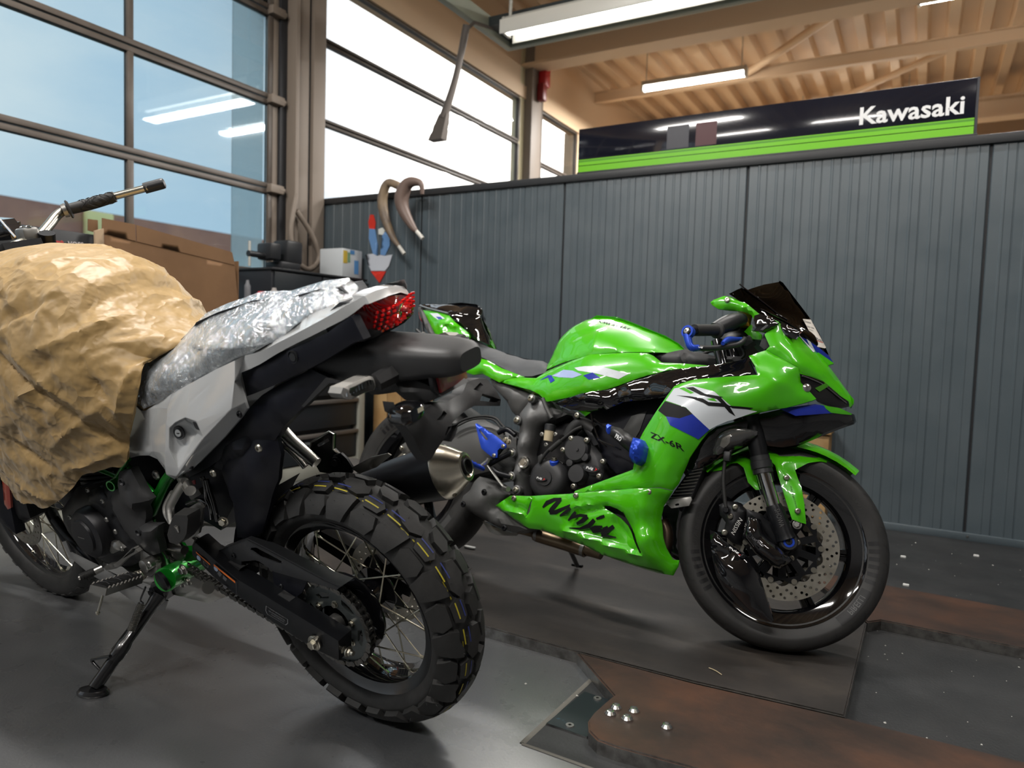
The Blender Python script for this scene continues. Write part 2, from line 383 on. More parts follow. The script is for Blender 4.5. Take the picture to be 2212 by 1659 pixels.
# roof beams across the hall
def ibeam(name, y, z, h, w, mat, x0=-4.2, x1=5):
    t = w*.12; pr = [(-w/2, 0), (w/2, 0), (w/2, t), (.01, t), (.01, h-t), (w/2, h-t), (w/2, h), (-w/2, h), (-w/2, h-t), (-.01, h-t), (-.01, t), (-w/2, t)]
    return struct(loft(name, [[(x, y+a, z+b) for a, b in pr] for x in (x0, x1)], mat))
ibeam('beam_1', 7.35, 4.02, .3, .26, CREAM); ibeam('beam_2', 9.3, 4.22, .14, .09, CREAM); ibeam('beam_3', 11.6, 4.05, .28, .24, CREAM); ibeam('beam_4', 2.0, 4.1, .3, .26, CREAM)
struct(tube('beam_5', [(-2.1, 9.3, 4.3), (-.4, 7.4, 4.3)], .045, CREAM, n=8, sm=0))
struct(tube('beam_6', [(.2, 9.35, 4.3), (-2.2, 11.6, 4.25)], .04, CREAM, n=8, sm=0))
# ---- facade: glazed sectional doors on the left, columns between them
GLT = bpy.data.materials.new('sky_dimming_glazing'); GLT.use_nodes = True  # untinted door glass, given a tint to dim the sky behind it
def glass_mat(m, tint, gl):
    nt = m.node_tree; N = nt.nodes; L = nt.links; N.clear(); o = N.new('ShaderNodeOutputMaterial'); t = N.new('ShaderNodeBsdfTransparent'); t.inputs[0].default_value = (*tint, 1)
    g = N.new('ShaderNodeBsdfGlossy'); g.inputs['Roughness'].default_value = .03; f = N.new('ShaderNodeFresnel'); f.inputs[0].default_value = 1.4; x = N.new('ShaderNodeMixShader')
    mm = N.new('ShaderNodeMath'); mm.operation = 'MULTIPLY'; mm.inputs[1].default_value = gl; L.new(f.outputs[0], mm.inputs[0]); L.new(mm.outputs[0], x.inputs[0]); L.new(t.outputs[0], x.inputs[1]); L.new(g.outputs[0], x.inputs[2]); L.new(x.outputs[0], o.inputs[0])
glass_mat(GLT, (.68, .74, .75), 1.0); GLC = bpy.data.materials.new('clear_glazing'); GLC.use_nodes = True; glass_mat(GLC, (.95, .95, .95), .25)
ZS = [.08, .715, 1.33, 1.945, 2.572, 3.185, 3.8]
def sect_door(n, ys, zs, glass, mw=.036, rail=.075):
    d = struct(empty('door_%d' % n, (XF, ys[0], 0)))
    inv = Matrix.Translation((-XF, -ys[0], 0))
    def add(o): o.parent = d; o.matrix_parent_inverse = inv; return o
    for z in zs:
        add(slab('rail', XF-.05, XF, ys[0], ys[-1], z-rail/2, z-.004, BROWN, bev=.004)); add(slab('rail', XF-.045, XF+.008, ys[0], ys[-1], z+.004, z+rail/2, BROWN, bev=.004))
    for y in ys:
        for a, b in zip(zs, zs[1:]): add(slab('stile', XF-.04, XF+.004, y-mw/2, y+mw/2, a+rail/2, b-rail/2, BROWN, bev=.003))
    for a, b in zip(zs, zs[1:]):
        for p, q in zip(ys, ys[1:]): add(slab('pane', XF-.024, XF-.018, p+mw/2, q-mw/2, a+rail/2, b-rail/2, glass))
    return d, add
d1, add1 = sect_door(1, [-.5, .53, 1.56, 2.59, 3.63], ZS, GLT)
for z in ZS[1:-1]:      # hinge rollers at the door edge
    add1(slab('roller_bracket', XF-.01, XF+.05, 3.6, 3.72, z-.03, z+.03, BROWN2, bev=.006)); add1(lathe('roller', [(0, 0), (0, .022), (.05, .022), (.05, 0)], (XF+.03, 3.68, z), (0, 1, 0), BROWN2, n=14))
d2, add2 = sect_door(2, [4.08, 7.2], [.72, 1.335, 1.948, 2.56, 3.172, 3.68], GLC, .03, .05)
d3, add3 = sect_door(3, [7.72, 8.75], [1.948, 2.56, 3.05, 3.68], GLC, .03, .05)
struct(slab('wall_facade', XF-.2, XF, -5, 13, 3.82, 4.6, CREAM)); struct(slab('wall_facade', XF-.2, XF, -.86, -.52, 0, 3.82, CREAM))
struct(slab('lintel_1', XF-.15, XF+.02, 4.1, 13, 3.68, 3.82, CREAM)); struct(slab('wall_facade', XF-.2, XF, 8.78, 13, 0, 3.7, CREAM)); struct(slab('wall_facade', XF-.2, XF, 4.0, 8.8, 0, .7, CREAM))
added_door, add4 = sect_door(4, [-4.98, -3.95, -2.92, -1.89, -.86], ZS, GLC)  # unseen door, added to let in cool side light
# column and door track between the two doors
for i, (y0, y1, x0, x1, m) in enumerate([(3.645, 3.70, XF-.06, XF+.0, BROWN2), (3.70, 3.765, XF-.06, XF+.02, DKG), (3.765, 3.80, XF-.06, XF+.11, BROWN2), (3.80, 3.93, XF-.06, XF+.07, BROWN2), (3.93, 3.96, XF-.06, XF+.055, DKG), (3.96, 4.085, XF-.1, XF+.085, BROWN2), (7.2, 7.31, XF-.1, XF, M('sunlit_reveal', (.75, .68, .45), .6)), (7.31, 7.55, XF-.15, XF+.1, BROWN2), (7.55, 7.7, XF-.15, XF+.04, BROWN)]):  # sunlight on the reveal is put into its pale yellow colour
    struct(slab('column_%d' % (i+1), x0, x1, y0, y1, 0, 4.6, m, bev=.004))
FROST = bpy.data.materials.new('reflection_frost'); FROST.use_nodes = True
def frost(m, col):
    nt = m.node_tree; N = nt.nodes; L = nt.links; N.clear(); o = N.new('ShaderNodeOutputMaterial'); a = N.new('ShaderNodeBsdfTranslucent'); a.inputs[0].default_value = (*col, 1); g = N.new('ShaderNodeBsdfTransparent'); g.inputs[0].default_value = (*col, 1)
    x = N.new('ShaderNodeMixShader'); x.inputs[0].default_value = .45; L.new(a.outputs[0], x.inputs[1]); L.new(g.outputs[0], x.inputs[2]); L.new(x.outputs[0], o.inputs[0])
frost(FROST, (.8, .86, .88)); add1(slab('reflection_strip', XF-.075, XF-.065, 3.36, 3.62, .1, 4.4, FROST))  # translucent strip added to imitate the pale reflection in the pane
# ---- ribbed partition
pt = struct(empty('wall_partition', (0, YP, 0))); pinv = Matrix.Translation((0, -YP, 0))
def pa(o): o.parent = pt; o.matrix_parent_inverse = pinv; return o
def rib_panel(x0, x1, z0=.035, z1=1.92):
    p = .0937; pr = []; x = x0+.006; k = 0
    pr += [(x0+.006, YP+.03), (x0+.006, YP+.004), (x0+.01, YP)]
    n = int(round((x1-x0)/p)); w = (x1-x0-.02)/n
    for i in range(n):
        a = x0+.01+i*w
        if i: pr += [(a-.002, YP), (a, YP+.0035), (a+.003, YP+.0035), (a+.005, YP)]
        pr += [(a+w*.48, YP), (a+w*.48+.004, YP-.0022), (a+w*.48+.011, YP-.0022), (a+w*.48+.015, YP)]
    pr += [(x1-.01, YP), (x1-.006, YP+.004), (x1-.006, YP+.03)]
    return pa(loft('panel', [[(x, y, z) for x, y in pr] for z in (z0, z1)], SLATE, None, closed=False, caps=False, ang=15))
xs = [-4.13, -3.14, -2.016, -.892, .232, 1.356, 2.48, 3.6]
for a, b in zip(xs, xs[1:]): rib_panel(a, b)
pa(slab('core', -4.1, 3.6, YP+.01, YP+.08, .03, 1.93, DKG)); CAPM = M('cap_anthracite', (.028, .029, .031), .45)
pa(slab('cap', -4.13, 3.6, YP-.018, YP+.1, 1.914, 1.958, CAPM, bev=.003)); bb = pa(slab('baseboard', -4.1, 3.6, YP-.014, YP+.05, 0, .038, SLATE, bev=.003))
pa(lathe('screw', [(0, .006), (.003, .005), (.004, 0)], (.245, YP-.014, .022), (0, -1, 0), STEEL_E, n=12))
# ---- banner board standing on the partition
GREEN_S = M('banner_green', (.16, .52, .004), .35); NAVY = M('banner_black', (.008, .009, .016), .12, coat=.6)
sb = empty('banner_board', (-1.94, YP+.03, 1.958), 'long black board with green stripes and white lettering on top of ribbed partition', 'sign'); si = Matrix.Translation((1.94, -YP-.03, -1.958))
def sa(o): o.parent = sb; o.matrix_parent_inverse = si; return o
y0 = YP+.02; sa(slab('board', -1.94, .165, y0, y0+.02, 1.962, 2.242, NAVY, bev=.002)); sa(slab('foot_rail', -1.94, .172, y0-.012, y0+.03, 1.958, 1.974, CAPM, bev=.002))
for z0, z1, g in ((1.975, 2.012, GREEN_S), (2.016, 2.036, GREEN_S), (2.036, 2.047, M('banner_dark_green', (.07, .28, .004), .35)), (2.047, 2.052, GREEN_S)): sa(slab('stripe', -1.935, .155, y0-.0015, y0, z0, z1, g))
sa(slab('edge_strip', .157, .168, y0-.004, y0+.022, 1.962, 2.242, M('edge_aluminium', (.03, .03, .034), .3, .6)))
for x0, x1, m in ((-1.37, -1.24, M('reflected_grey_bar', (.035, .035, .045), .4)), (-1.2, -1.08, M('reflected_red_bar', (.06, .006, .010), .4))): sa(slab('stripe', x0, x1, y0-.001, y0, 2.06, 2.19, m))  # bars reflected in the glossy board, painted on as dull stripes
WHT = M('white_print', (.8, .8, .8), .5)
T = [(-.348,4.14,2.122),(.111,4.14,2.128),(-.353,4.14,2.214)]; sa(lettering('lettering', 'Kawasaki', (T[0][0], y0-.002, 2.075), (T[1][0], y0-.002, 2.075), (T[0][0], y0-.002, 2.165), WHT, bold=True, lift=0))
# ---- lamps
GLOW = M('lamp_glow', (1, 1, 1), .5, emit=((1, .95, .88), 30)); ZINC = M('zinc_housing', (.5, .5, .46), .4, .3)
GLOW2 = M('lamp_glow_soft', (1, 1, 1), .5, emit=((1, .96, .9), 8))
def tube_lamp(x0, x1, y, z, label, hang=0):
    e = empty('tube_lamp', (x0, y, z), label, 'lamp'); i = Matrix.Translation((-x0, -y, -z))
    def a(o): o.parent = e; o.matrix_parent_inverse = i; return o
    a(slab('housing', x0, x1, y-.05, y+.05, z+.035, z+.09, ZINC, bev=.006))
    for q in (x0, x1): a(slab('end_cap', q-.012, q+.012, y-.055, y+.055, z-.03, z+.09, ZINC, bev=.006))
    a(tube('tube', [(x0+.01, y, z), (x1-.01, y, z)], .026, GLOW2 if hang else GLOW, n=12, sm=0))
    for q in (x0+.03, x1-.05): a(tube('hanger', [(q, y, z+.08), (q, y, 4.6)], .014 if hang else .006, ZINC, n=8, sm=0))
    if hang:
        a(slab('reflector', x0, x1, y-.1, y-.09, z-.05, z+.05, M('reflector', (.75, .74, .68), .35), bev=.002)); a(slab('reflector', x0, x1, y+.09, y+.1, z-.05, z+.05, M('reflector', (.75, .74, .68), .35), bev=.002))
    return e
tube_lamp(-3.12, -1.91, 8.46, 4.0, 'glowing tube lamp under the ceiling above the black banner', 0)
tube_lamp(-2.78, -1.2, 4.62, 3.17, 'hanging tube lamp with reflector in front of dark overhead panel', 1)
for k, (x0, y, z) in enumerate(((-3.2, 1.2, 4.05), (-.7, 3.2, 4.05), (-.7, -1.5, 4.05), (-3.2, -2, 4.05), (1.5, 1.5, 4.05), (-.2, 7.5, 4.05), (-1.7, 11, 4.05))):
    tube_lamp(x0, x0+1.4, y, z, ['tube lamp on the ceiling over the covered motorcycle', 'tube lamp on the ceiling over the green motorcycle', 'tube lamp on the ceiling behind the viewer', 'tube lamp on the ceiling beside the glazed door, behind the viewer', 'tube lamp on the ceiling nearest the side wall', 'tube lamp beyond the partition nearest the first beam', 'tube lamp farthest back near the end wall'][k])
# overhead dark panel (parked door leaf) beyond the partition
op = empty('overhead_panel', (-3.09, 5.19, 3.3), 'dark grey overhead panel with pale rim above hanging lamp', 'panel'); oi = Matrix.Translation((3.09, -5.19, -3.3))
for o in (slab('leaf', -3.07, .2, 4.8, 5.17, 3.33, 3.4, M('leaf_dark', (.03, .038, .04), .4)), slab('rim', -3.11, -3.05, 3.0, 5.2, 3.29, 3.42, M('rim_pale', (.32, .35, .28), .5), bev=.006), slab('rim', -3.05, .2, 5.14, 5.2, 3.29, 3.42, M('rim_pale', (.32, .35, .28), .5), bev=.006)): o.parent = op; o.matrix_parent_inverse = oi
# exhaust hose with flared mouth hanging from it
hz = empty('extraction_nozzle', (-2.75, 4.35, 2.5), 'dark flared exhaust nozzle hanging in front of the white window', 'nozzle'); NOZ = M('nozzle_rubber', (.10, .085, .075), .6)
P = [(-3.052,4.5,3.221),(-3.136,4.5,2.866),(-3.242,4.5,2.575),(-3.301,4.5,2.392)]; Q = [Vector(p) for p in P]
o = tube('pipe', [Q[0], Q[1], Q[2]], [.028, .024, .034], NOZ, n=14); o.parent = hz; o.matrix_parent_inverse = Matrix.Translation((2.75, -4.35, -2.5))
o = tube('arm', [Q[0]-Vector((0, 0, .03)), Q[0]+Vector((0, .1, .06)), (Q[0].x, 4.9, 3.345)], .014, NOZ, n=8, sm=0); o.parent = hz; o.matrix_parent_inverse = Matrix.Translation((2.75, -4.35, -2.5))
dv = (Q[3]-Q[2]).normalized(); o = loft('mouth', [[Q[2]+dv*t+Vector((a*w, b*w*.6, 0)) for a, b in ((-1, -1), (1, -1), (1, 1), (-1, 1))] for t, w in ((-.03, .034), (.03, .045), (.17, .062))], NOZ); o.parent = hz; o.matrix_parent_inverse = Matrix.Translation((2.75, -4.35, -2.5))
# red block and hook on the column beyond
P = [(-3.98,7.503,3.899)]; rb = empty('hoist_block', P[0], 'red hoist block hanging beside the column above the partition', 'hoist'); RED = M('red_paint', (.45, .012, .015), .4); ri = Matrix.Translation(-Vector(P[0]))
for o in (box('body', Vector(P[0])+Vector((0, 0, .06)), (.1, .13, .22), RED, bev=.02), box('lower_body', Vector(P[0])+Vector((0, -.05, -.12)), (.09, .1, .2), M('dark_red', (.2, .012, .014), .4), bev=.02), tube('cable', [Vector(P[0])+Vector((0, -.02, .15)), Vector(P[0])+Vector((0, -.1, 1.0))], .012, ZINC, n=6, sm=0)): o.parent = rb; o.matrix_parent_inverse = ri
# ---- outside, beyond the glazed door
og = struct(slab('ground_outside', -90, -4.4, -60, 80, -.3, -.05, M('asphalt', (.16, .17, .17), .8)))
hall = empty('long_building', (-46, 20, 0), 'long brown-roofed building far beyond the glazed door', 'building'); hi = Matrix.Translation((46, -20, 0))
for o in (slab('wall', -52, -46, -30, 42, 0, 5.7, M('hall_wall', (.62, .78, .9), .8)), slab('roof', -52, -45.6, -30, 42, 6.7, 8.2, M('hall_roof', (.62, .30, .2), .8, var=((.45, .22, .17), .3, .4, .6))), slab('fascia', -52, -45.8, -30, 42, 5.7, 6.7, M('hall_fascia', (.7, .66, .6), .8))): o.parent = hall; o.matrix_parent_inverse = hi
tg = empty('green_shed', (-30, 21, 0), 'pale green shed in front of the long building outside', 'shed'); ti = Matrix.Translation((30, -21, 0))
for o in (slab('wall', -34, -30, 17.4, 26, 0, 3.3, M('shed_green', (.35, .95, .6), .8)), slab('roof', -34.4, -29.7, 16.8, 26.5, 3.3, 3.9, M('shed_roof', (.6, .75, .8), .7))): o.parent = tg; o.matrix_parent_inverse = ti
o = box('yellow_sign', (-45.3, 26.3, 7.3), (.5, 1.7, 1.6), M('sign_yellow', (1, .85, .4), .6), bev=.1); o.parent = hall; o.matrix_parent_inverse = hi; o['label'] = 'round-cornered yellow sign'
hd = empty('roadside_hedge', (-25, 8, 0), 'dark green hedge outside below the handlebar', 'hedge')
o = box('foliage', (-25, 7, 1.2), (1.6, 9, 2.6), M('hedge_leaf', (.03, .06, .02), .9, var=((.12, .16, .05), 3, .4, .6)), bev=.3); o.parent = hd; o.matrix_parent_inverse = Matrix.Translation((25, -8, 0)); o['kind'] = 'stuff'

# ================================================================ LIFT PLATES ON THE FLOOR
def plate_mat(name, a, b, c):
    m = bpy.data.materials.new(name); m.use_nodes = True; nt = m.node_tree; N = nt.nodes; L = nt.links; bs = N['Principled BSDF']; tc = N.new('ShaderNodeTexCoord')
    mp = N.new('ShaderNodeMapping'); mp.inputs['Scale'].default_value = (1, 1.5, 1); L.new(tc.outputs['Object'], mp.inputs[0])
    n = N.new('ShaderNodeTexNoise'); n.inputs['Scale'].default_value = 3.1; n.inputs['Detail'].default_value = 10; n.inputs['Roughness'].default_value = .66; L.new(mp.outputs[0], n.inputs[0])
    r = N.new('ShaderNodeValToRGB'); e = r.color_ramp.elements; e[0].position = .34; e[1].position = .66; e[0].color = (*a, 1); e[1].color = (*c, 1); q = e.new(.5); q.color = (*b, 1); L.new(n.outputs[0], r.inputs[0]); L.new(r.outputs[0], bs.inputs['Base Color'])
    bs.inputs['Roughness'].default_value = .48; bs.inputs['Metallic'].default_value = .25
    n2 = N.new('ShaderNodeTexNoise'); n2.inputs['Scale'].default_value = 60; n2.inputs['Detail'].default_value = 5; L.new(tc.outputs['Object'], n2.inputs[0])
    bp = N.new('ShaderNodeBump'); bp.inputs['Strength'].default_value = .2; bp.inputs['Distance'].default_value = .002; L.new(n2.outputs[0], bp.inputs['Height']); L.new(bp.outputs[0], bs.inputs['Normal']); return m
BAYM = M('bay_floor_paint', (.020, .021, .022), .5, var=((.032, .033, .034), 5, .35, .7), bump=(120, .4), rvar=(4, .42, .6))
RUST = plate_mat('rusty_plate', (.030, .021, .017), (.060, .034, .024), (.098, .046, .027)); DARKP = plate_mat('dark_plate', (.028, .025, .023), (.040, .035, .032), (.062, .052, .044))
def floor_plate(name, pts, mat, label, z0=.0, z1=.035, bev=.004):
    e = empty(name, (pts[0][0], pts[0][1], z0), label, 'steel plate'); inv = Matrix.Translation((-pts[0][0], -pts[0][1], -z0))
    bm = bmesh.new(); a = [bm.verts.new((p[0], p[1], z1)) for p in pts]; f = bm.faces.new(a); f.normal_update()
    if f.normal.z < 0: f.normal_flip()
    top = f; r = bmesh.ops.extrude_face_region(bm, geom=[f]); vs2 = [v for v in r['geom'] if isinstance(v, bmesh.types.BMVert)]
    # the extruded copy goes down
    for v in vs2: v.co.z = z0
    bm.faces.ensure_lookup_table(); bmesh.ops.recalc_face_normals(bm, faces=bm.faces)
    ed = [x for x in bm.edges if all(v.co.z > z1-1e-5 for v in x.verts)]; bmesh.ops.bevel(bm, geom=ed, offset=bev, segments=2, affect='EDGES', clamp_overlap=True)
    bmesh.ops.recalc_face_normals(bm, faces=bm.faces)
    me = bpy.data.meshes.new('sheet'); me.materials.append(mat); me.materials.append(STEEL_E)
    for f in bm.faces: f.material_index = 0 if f.normal.z > .9 else 1
    bm.to_mesh(me); bm.free(); o = bpy.data.objects.new('sheet', me); link(o, e); o.matrix_parent_inverse = inv; return e, inv
WA = [(-1.145,1.829,.035),(-.808,1.825,.035),(-.468,1.831,.035),(-.111,1.86,.035),(-.105,2.548,.035),(-.422,3.015,.035),(-1.12,3.351,.035),(-2.156,3.263,.035),(-2.962,3.021,.035),(-2.607,2.249,.035),(-1.593,1.852,.035)]
eA, iA = floor_plate('lift_base_plate', WA, DARKP, 'large dark steel plate on the floor under the green motorcycle')
WB = [(-.801,1.819,.035),(-.62,1.646,.035),(-.623,1.623,.035),(-.629,1.545,.035),(-.626,1.5,.035),(-.607,1.461,.035),(-.576,1.438,.035),(-.531,1.435,.035),(-.343,1.451,.035),(-.019,1.474,.035),(.326,1.504,.035),(.464,1.866,.035),(.243,1.865,.035),(-.11,1.85,.035),(-.465,1.821,.035)]
eB, iB = floor_plate('lift_arm_plate', WB, RUST, 'rust-brown steel plate with five loose-looking bolts at the bottom edge')
WD = [(-.103,2.558,.035),(-.065,2.603,.035),(.318,2.601,.035),(.716,2.587,.035),(.866,2.968,.035),(.358,2.994,.035),(-.081,3.007,.035),(-.371,3.029,.035)]
eD, iD = floor_plate('lift_arm_plate', WD, RUST, 'rust-brown steel strip on the floor behind the front tyre, by the wall')
BOLTM = M('bright_bolt', (.72, .72, .70), .22, 1)
for p in [(-.591,1.587,.04),(-.592,1.553,.04),(-.549,1.596,.04),(-.55,1.553,.04),(-.46,1.569,.04)]:
    o = lathe('bolt', [(-.004, .0135), (.003, .0135), (.009, .0085), (.0095, .0058), (.003, .0055), (.003, 0)], (p[0], p[1], .036), (0, 0, 1), BOLTM, eB, n=24, ang=25); o.matrix_parent_inverse = iB
BP = [(-.736,1.384,0),(-.727,1.767,0),(-.812,1.846,0),(-1.266,1.934,0),(-2.05,2.259,0),(-2.146,3.249,0),(-1.521,3.726,0),(1.234,4.617,0),(.425,1.253,0),(-.551,1.382,0)]
o = mk('floor_bay', [(p[0], p[1], .0012) for p in BP]+[(p[0], p[1], -.01) for p in BP], [tuple(range(len(BP)))]+[(i, (i+1) % len(BP), (i+1) % len(BP)+len(BP), i+len(BP)) for i in range(len(BP))], BAYM); struct(o)
GRITM = M('pale_grit', (.42, .41, .38), .8); vs_, fs = [], []
for k in range(420):        # grit and crumbs lying about the bay
    x, y = rnd.uniform(-.9, 2.2), rnd.uniform(1.6, 4.0); r = rnd.choice((.0015, .002, .002, .003, .0045)); a = rnd.uniform(0, 3); b = len(vs_)
    vs_ += [(x+r*math.cos(a+t)*rnd.uniform(.6, 1.3), y+r*math.sin(a+t)*rnd.uniform(.6, 1.3), .0012) for t in (0, 1.6, 3.1, 4.7)]+[(x, y, .0012+r*.7)]; fs += [(b, b+1, b+4), (b+1, b+2, b+4), (b+2, b+3, b+4), (b+3, b, b+4)]
tag(mk('floor_grit', vs_, fs, GRITM), 'pale grit and crumbs scattered over the dark bay floor', 'grit', kind='stuff')
# sunken hatch, its screws and the floor joints
HT = [(-.713,1.676,.006),(-.639,1.671,.006),(-.619,1.481,.006),(-.726,1.483,.006)]; eH, iH = floor_plate('floor_hatch', HT, M('hatch_steel', (.022, .03, .034), .35, .4, var=((.03, .07, .1), 40, .66, .7)), 'small dark hatch plate with two screws beside the rusty plate', 0, .006, .001)
for p in [(-.668,1.658,.008),(-.673,1.503,.008)]:
    o = lathe('screw', [(0, .011), (.003, .010), (.003, .004), (0, .004), (0, 0)], (p[0], p[1], .006), (0, 0, 1), M('screw_grey', (.25, .25, .24), .4, .8), eH, n=16); o.matrix_parent_inverse = iH
JOINT = M('joint_filler', (.12, .115, .10), .8); jn = struct(empty('floor_joint', (-.8, 1.7, 0)))
def joint(pts, w=.007):
    for a, b in zip(pts, pts[1:]):
        a, b = Vector((a[0], a[1], .001)), Vector((b[0], b[1], .001)); d = (b-a); n = Vector((-d.y, d.x, 0)).normalized()*w
        o = mk('joint_strip', [a-n, b-n, b+n, a+n, a-n*.4+Vector((0, 0, .002)), b-n*.4+Vector((0, 0, .002)), b+n*.4+Vector((0, 0, .002)), a+n*.4+Vector((0, 0, .002))], [(0, 1, 5, 4), (1, 2, 6, 5), (2, 3, 7, 6), (3, 0, 4, 7), (4, 5, 6, 7)], JOINT, jn); o.matrix_parent_inverse = Matrix.Translation((.8, -1.7, 0))
joint([(-.727,1.767,0),(-.736,1.384,0)]); joint([(-.736,1.384,0),(-.551,1.382,0)], .005); joint([(-.73,1.493,0),(-.62,1.49,0)], .002)
# scraps on the floor
SCR = M('paper_scrap', (.7, .7, .68), .7)
for i, (p, lab) in enumerate(zip([(-1.598,2.481,.037),(-.02,3.591,.037),(.266,3.815,.037),(-.002,3.158,.037),(-.435,1.917,.037)], ['white paper scrap on the floor beside the lugged tyre', 'pale crumpled scrap on the floor nearest the front tyre by the wall', 'small pale scrap at the foot of the ribbed wall', 'tiny white crumb between wall and rusty strip', 'thin straw-coloured splinter on the dark plate'])):
    z = .037 if i in (0, 4) else 0
    if i == 4: o = tube('splinter', [(p[0]-.02, p[1]+.01, .0375), (p[0], p[1], .039), (p[0]+.02, p[1]-.012, .0375)], .0012, M('straw', (.6, .5, .3), .7), n=5)
    else: o = tag(box('paper_scrap', (p[0], p[1], z+.004), (.05, .018, .008) if i == 0 else (.022, .012, .01), SCR, bev=.003), None)
    tag(o, lab, 'scrap')

# ================================================================ WORKBENCH CORNER
wb = empty('workbench', (-3.3, 2, 0), 'grey-framed workbench with black drawers under the glazed door', 'workbench'); wi = Matrix.Translation((3.3, -2, 0))
def wa(o): o.parent = wb; o.matrix_parent_inverse = wi; return o
FR = M('bench_frame', (.36, .36, .31), .5); DRW = M('drawer_black', (.014, .017, .02), .4); RAILM = M('drawer_rail', (.16, .145, .13), .4, .5)
wa(slab('worktop', -4.05, -3.28, .1, 3.78, .93, .98, M('bench_top', (.03, .03, .033), .5), bev=.004)); wa(slab('plinth', -4.0, -3.31, .1, 3.74, 0, .09, FR, bev=.003)); wa(slab('carcass', -4.0, -3.34, .12, 3.72, .09, .93, DRW))
for y in (.12, 1.05, 1.98, 2.98, 3.7): wa(slab('post', -3.36, -3.29, y-.03, y+.03, .05, .93, FR, bev=.004))
for y0, y1 in ((.15, 1.02), (1.08, 1.95), (2.01, 2.95), (3.01, 3.67)):
    for z0, z1 in ((.1, .29), (.31, .50), (.52, .71), (.73, .91)):
        d = wa(slab('drawer', -3.36, -3.305, y0+.003, y1-.003, z0, z1-.03, DRW, bev=.003)); h = slab('handle', -3.32, -3.285, y0+.003, y1-.003, z1-.032, z1-.008, RAILM, bev=.004); h.parent = d
wa(lettering('lettering', 'uBeta', (-3.304, 3.12, .14), (-3.304, 3.45, .14), (-3.304, 3.12, .235), M('drawer_print', (.16, .18, .18), .5), bold=True, lift=.001))
sh = empty('bench_cabinet', (-4.05, 3.2, .98), 'low black cabinet standing at the back of the workbench by the column', 'cabinet'); shi = Matrix.Translation((4.05, -3.2, -.98))
for o in (slab('body', -4.04, -3.62, 3.2, 4.08, .98, 1.315, M('cabinet_black', (.012, .013, .016), .45), bev=.005), slab('top', -4.05, -3.6, 3.19, 4.09, 1.315, 1.33, BLK, bev=.003), slab('door', -3.62, -3.608, 3.22, 3.63, 1.0, 1.305, DRW, bev=.002), slab('door', -3.62, -3.608, 3.645, 4.06, 1.0, 1.305, DRW, bev=.002)): o.parent = sh; o.matrix_parent_inverse = shi
# printed carton on the cabinet
cb = empty('printed_carton', (-3.8, 3.95, 1.33), 'small white carton printed yellow and blue on the black cabinet', 'carton'); ci = Matrix.Translation((3.8, -3.95, -1.33))
CARW = M('carton_white', (.55, .58, .6), .6)
for o in [slab('box', -3.86, -3.64, 3.86, 4.07, 1.33, 1.535, CARW, bev=.006)]+[slab('print', -3.64, -3.638, a, b, c, d, M(n, cc, .6)) for a, b, c, d, n, cc in ((3.87, 3.91, 1.43, 1.52, 'print_yellow', (.6, .42, .05)), (3.915, 3.94, 1.44, 1.51, 'print_green', (.2, .36, .2)), (3.985, 4.03, 1.36, 1.46, 'print_blue', (.08, .24, .5)), (3.94, 3.985, 1.5, 1.53, 'print_blue', (.08, .24, .5)))]: o.parent = cb; o.matrix_parent_inverse = ci
# vice on the cabinet
vc = empty('bench_vice', (-3.8, 3.42, 1.33), 'black bench vice on the cabinet in front of the window', 'vice'); vi = Matrix.Translation((3.8, -3.42, -1.33))
for o in (box('base', (-3.8, 3.46, 1.36), (.16, .17, .06), BLK, bev=.01), box('fixed_jaw', (-3.8, 3.50, 1.46), (.15, .14, .16), BLK, bev=.02), box('moving_jaw', (-3.8, 3.34, 1.45), (.14, .09, .11), BLK, bev=.015), tube('screw_bar', [(-3.8, 3.3, 1.42), (-3.8, 3.17, 1.42)], .02, BLK, n=10, sm=0), tube('handle', [(-3.8, 3.18, 1.34), (-3.8, 3.18, 1.5)], .009, ZINC, n=8, sm=0)): o.parent = vc; o.matrix_parent_inverse = vi
# hanging loop of brown hose at the column
tag(tube('hanging_hose', [(-3.98,3.74,1.915),(-3.98,3.692,1.643),(-3.98,3.747,1.451),(-3.98,3.875,1.391),(-3.98,3.976,1.491),(-3.98,3.889,1.655),(-3.98,3.742,1.799)], .02, BROWN2, None, n=10), 'brown loop of hose hanging on the column by the door', 'hose')
# tray with bottles and red tools on the bench
tr = empty('tool_tray', (-3.5, 3.05, .98), 'red tray with pale rim on the workbench', 'tray'); tri = Matrix.Translation((3.5, -3.05, -.98))
for o in (slab('tray', -3.62, -3.33, 2.72, 3.17, .98, 1.075, M('tray_red', (.22, .012, .02), .4), bev=.008), slab('rim', -3.63, -3.32, 2.71, 3.18, 1.075, 1.095, M('tray_rim', (.45, .48, .5), .35), bev=.006)): o.parent = tr; o.matrix_parent_inverse = tri
for i, (y, h, r, c) in enumerate(((2.78, .1, .03, (.5, .48, .45)), (2.9, .13, .018, (.12, .12, .13)), (3.0, .07, .035, (.5, .02, .03)), (3.1, .1, .025, (.3, .28, .26)))):
    o = lathe('spray_can', [(0, 0), (0, r), (h*.75, r), (h*.85, r*.6), (h, r*.5), (h, 0)], (-3.48, y, 1.09), (0, 0, 1), M('can_%d' % i, c, .4), n=18); tag(o, ['pale can on the red tray, nearest the cardboard box', 'thin dark can on the red tray', 'squat red can on the red tray', 'grey-brown can on the red tray, nearest the column'][i], 'can')
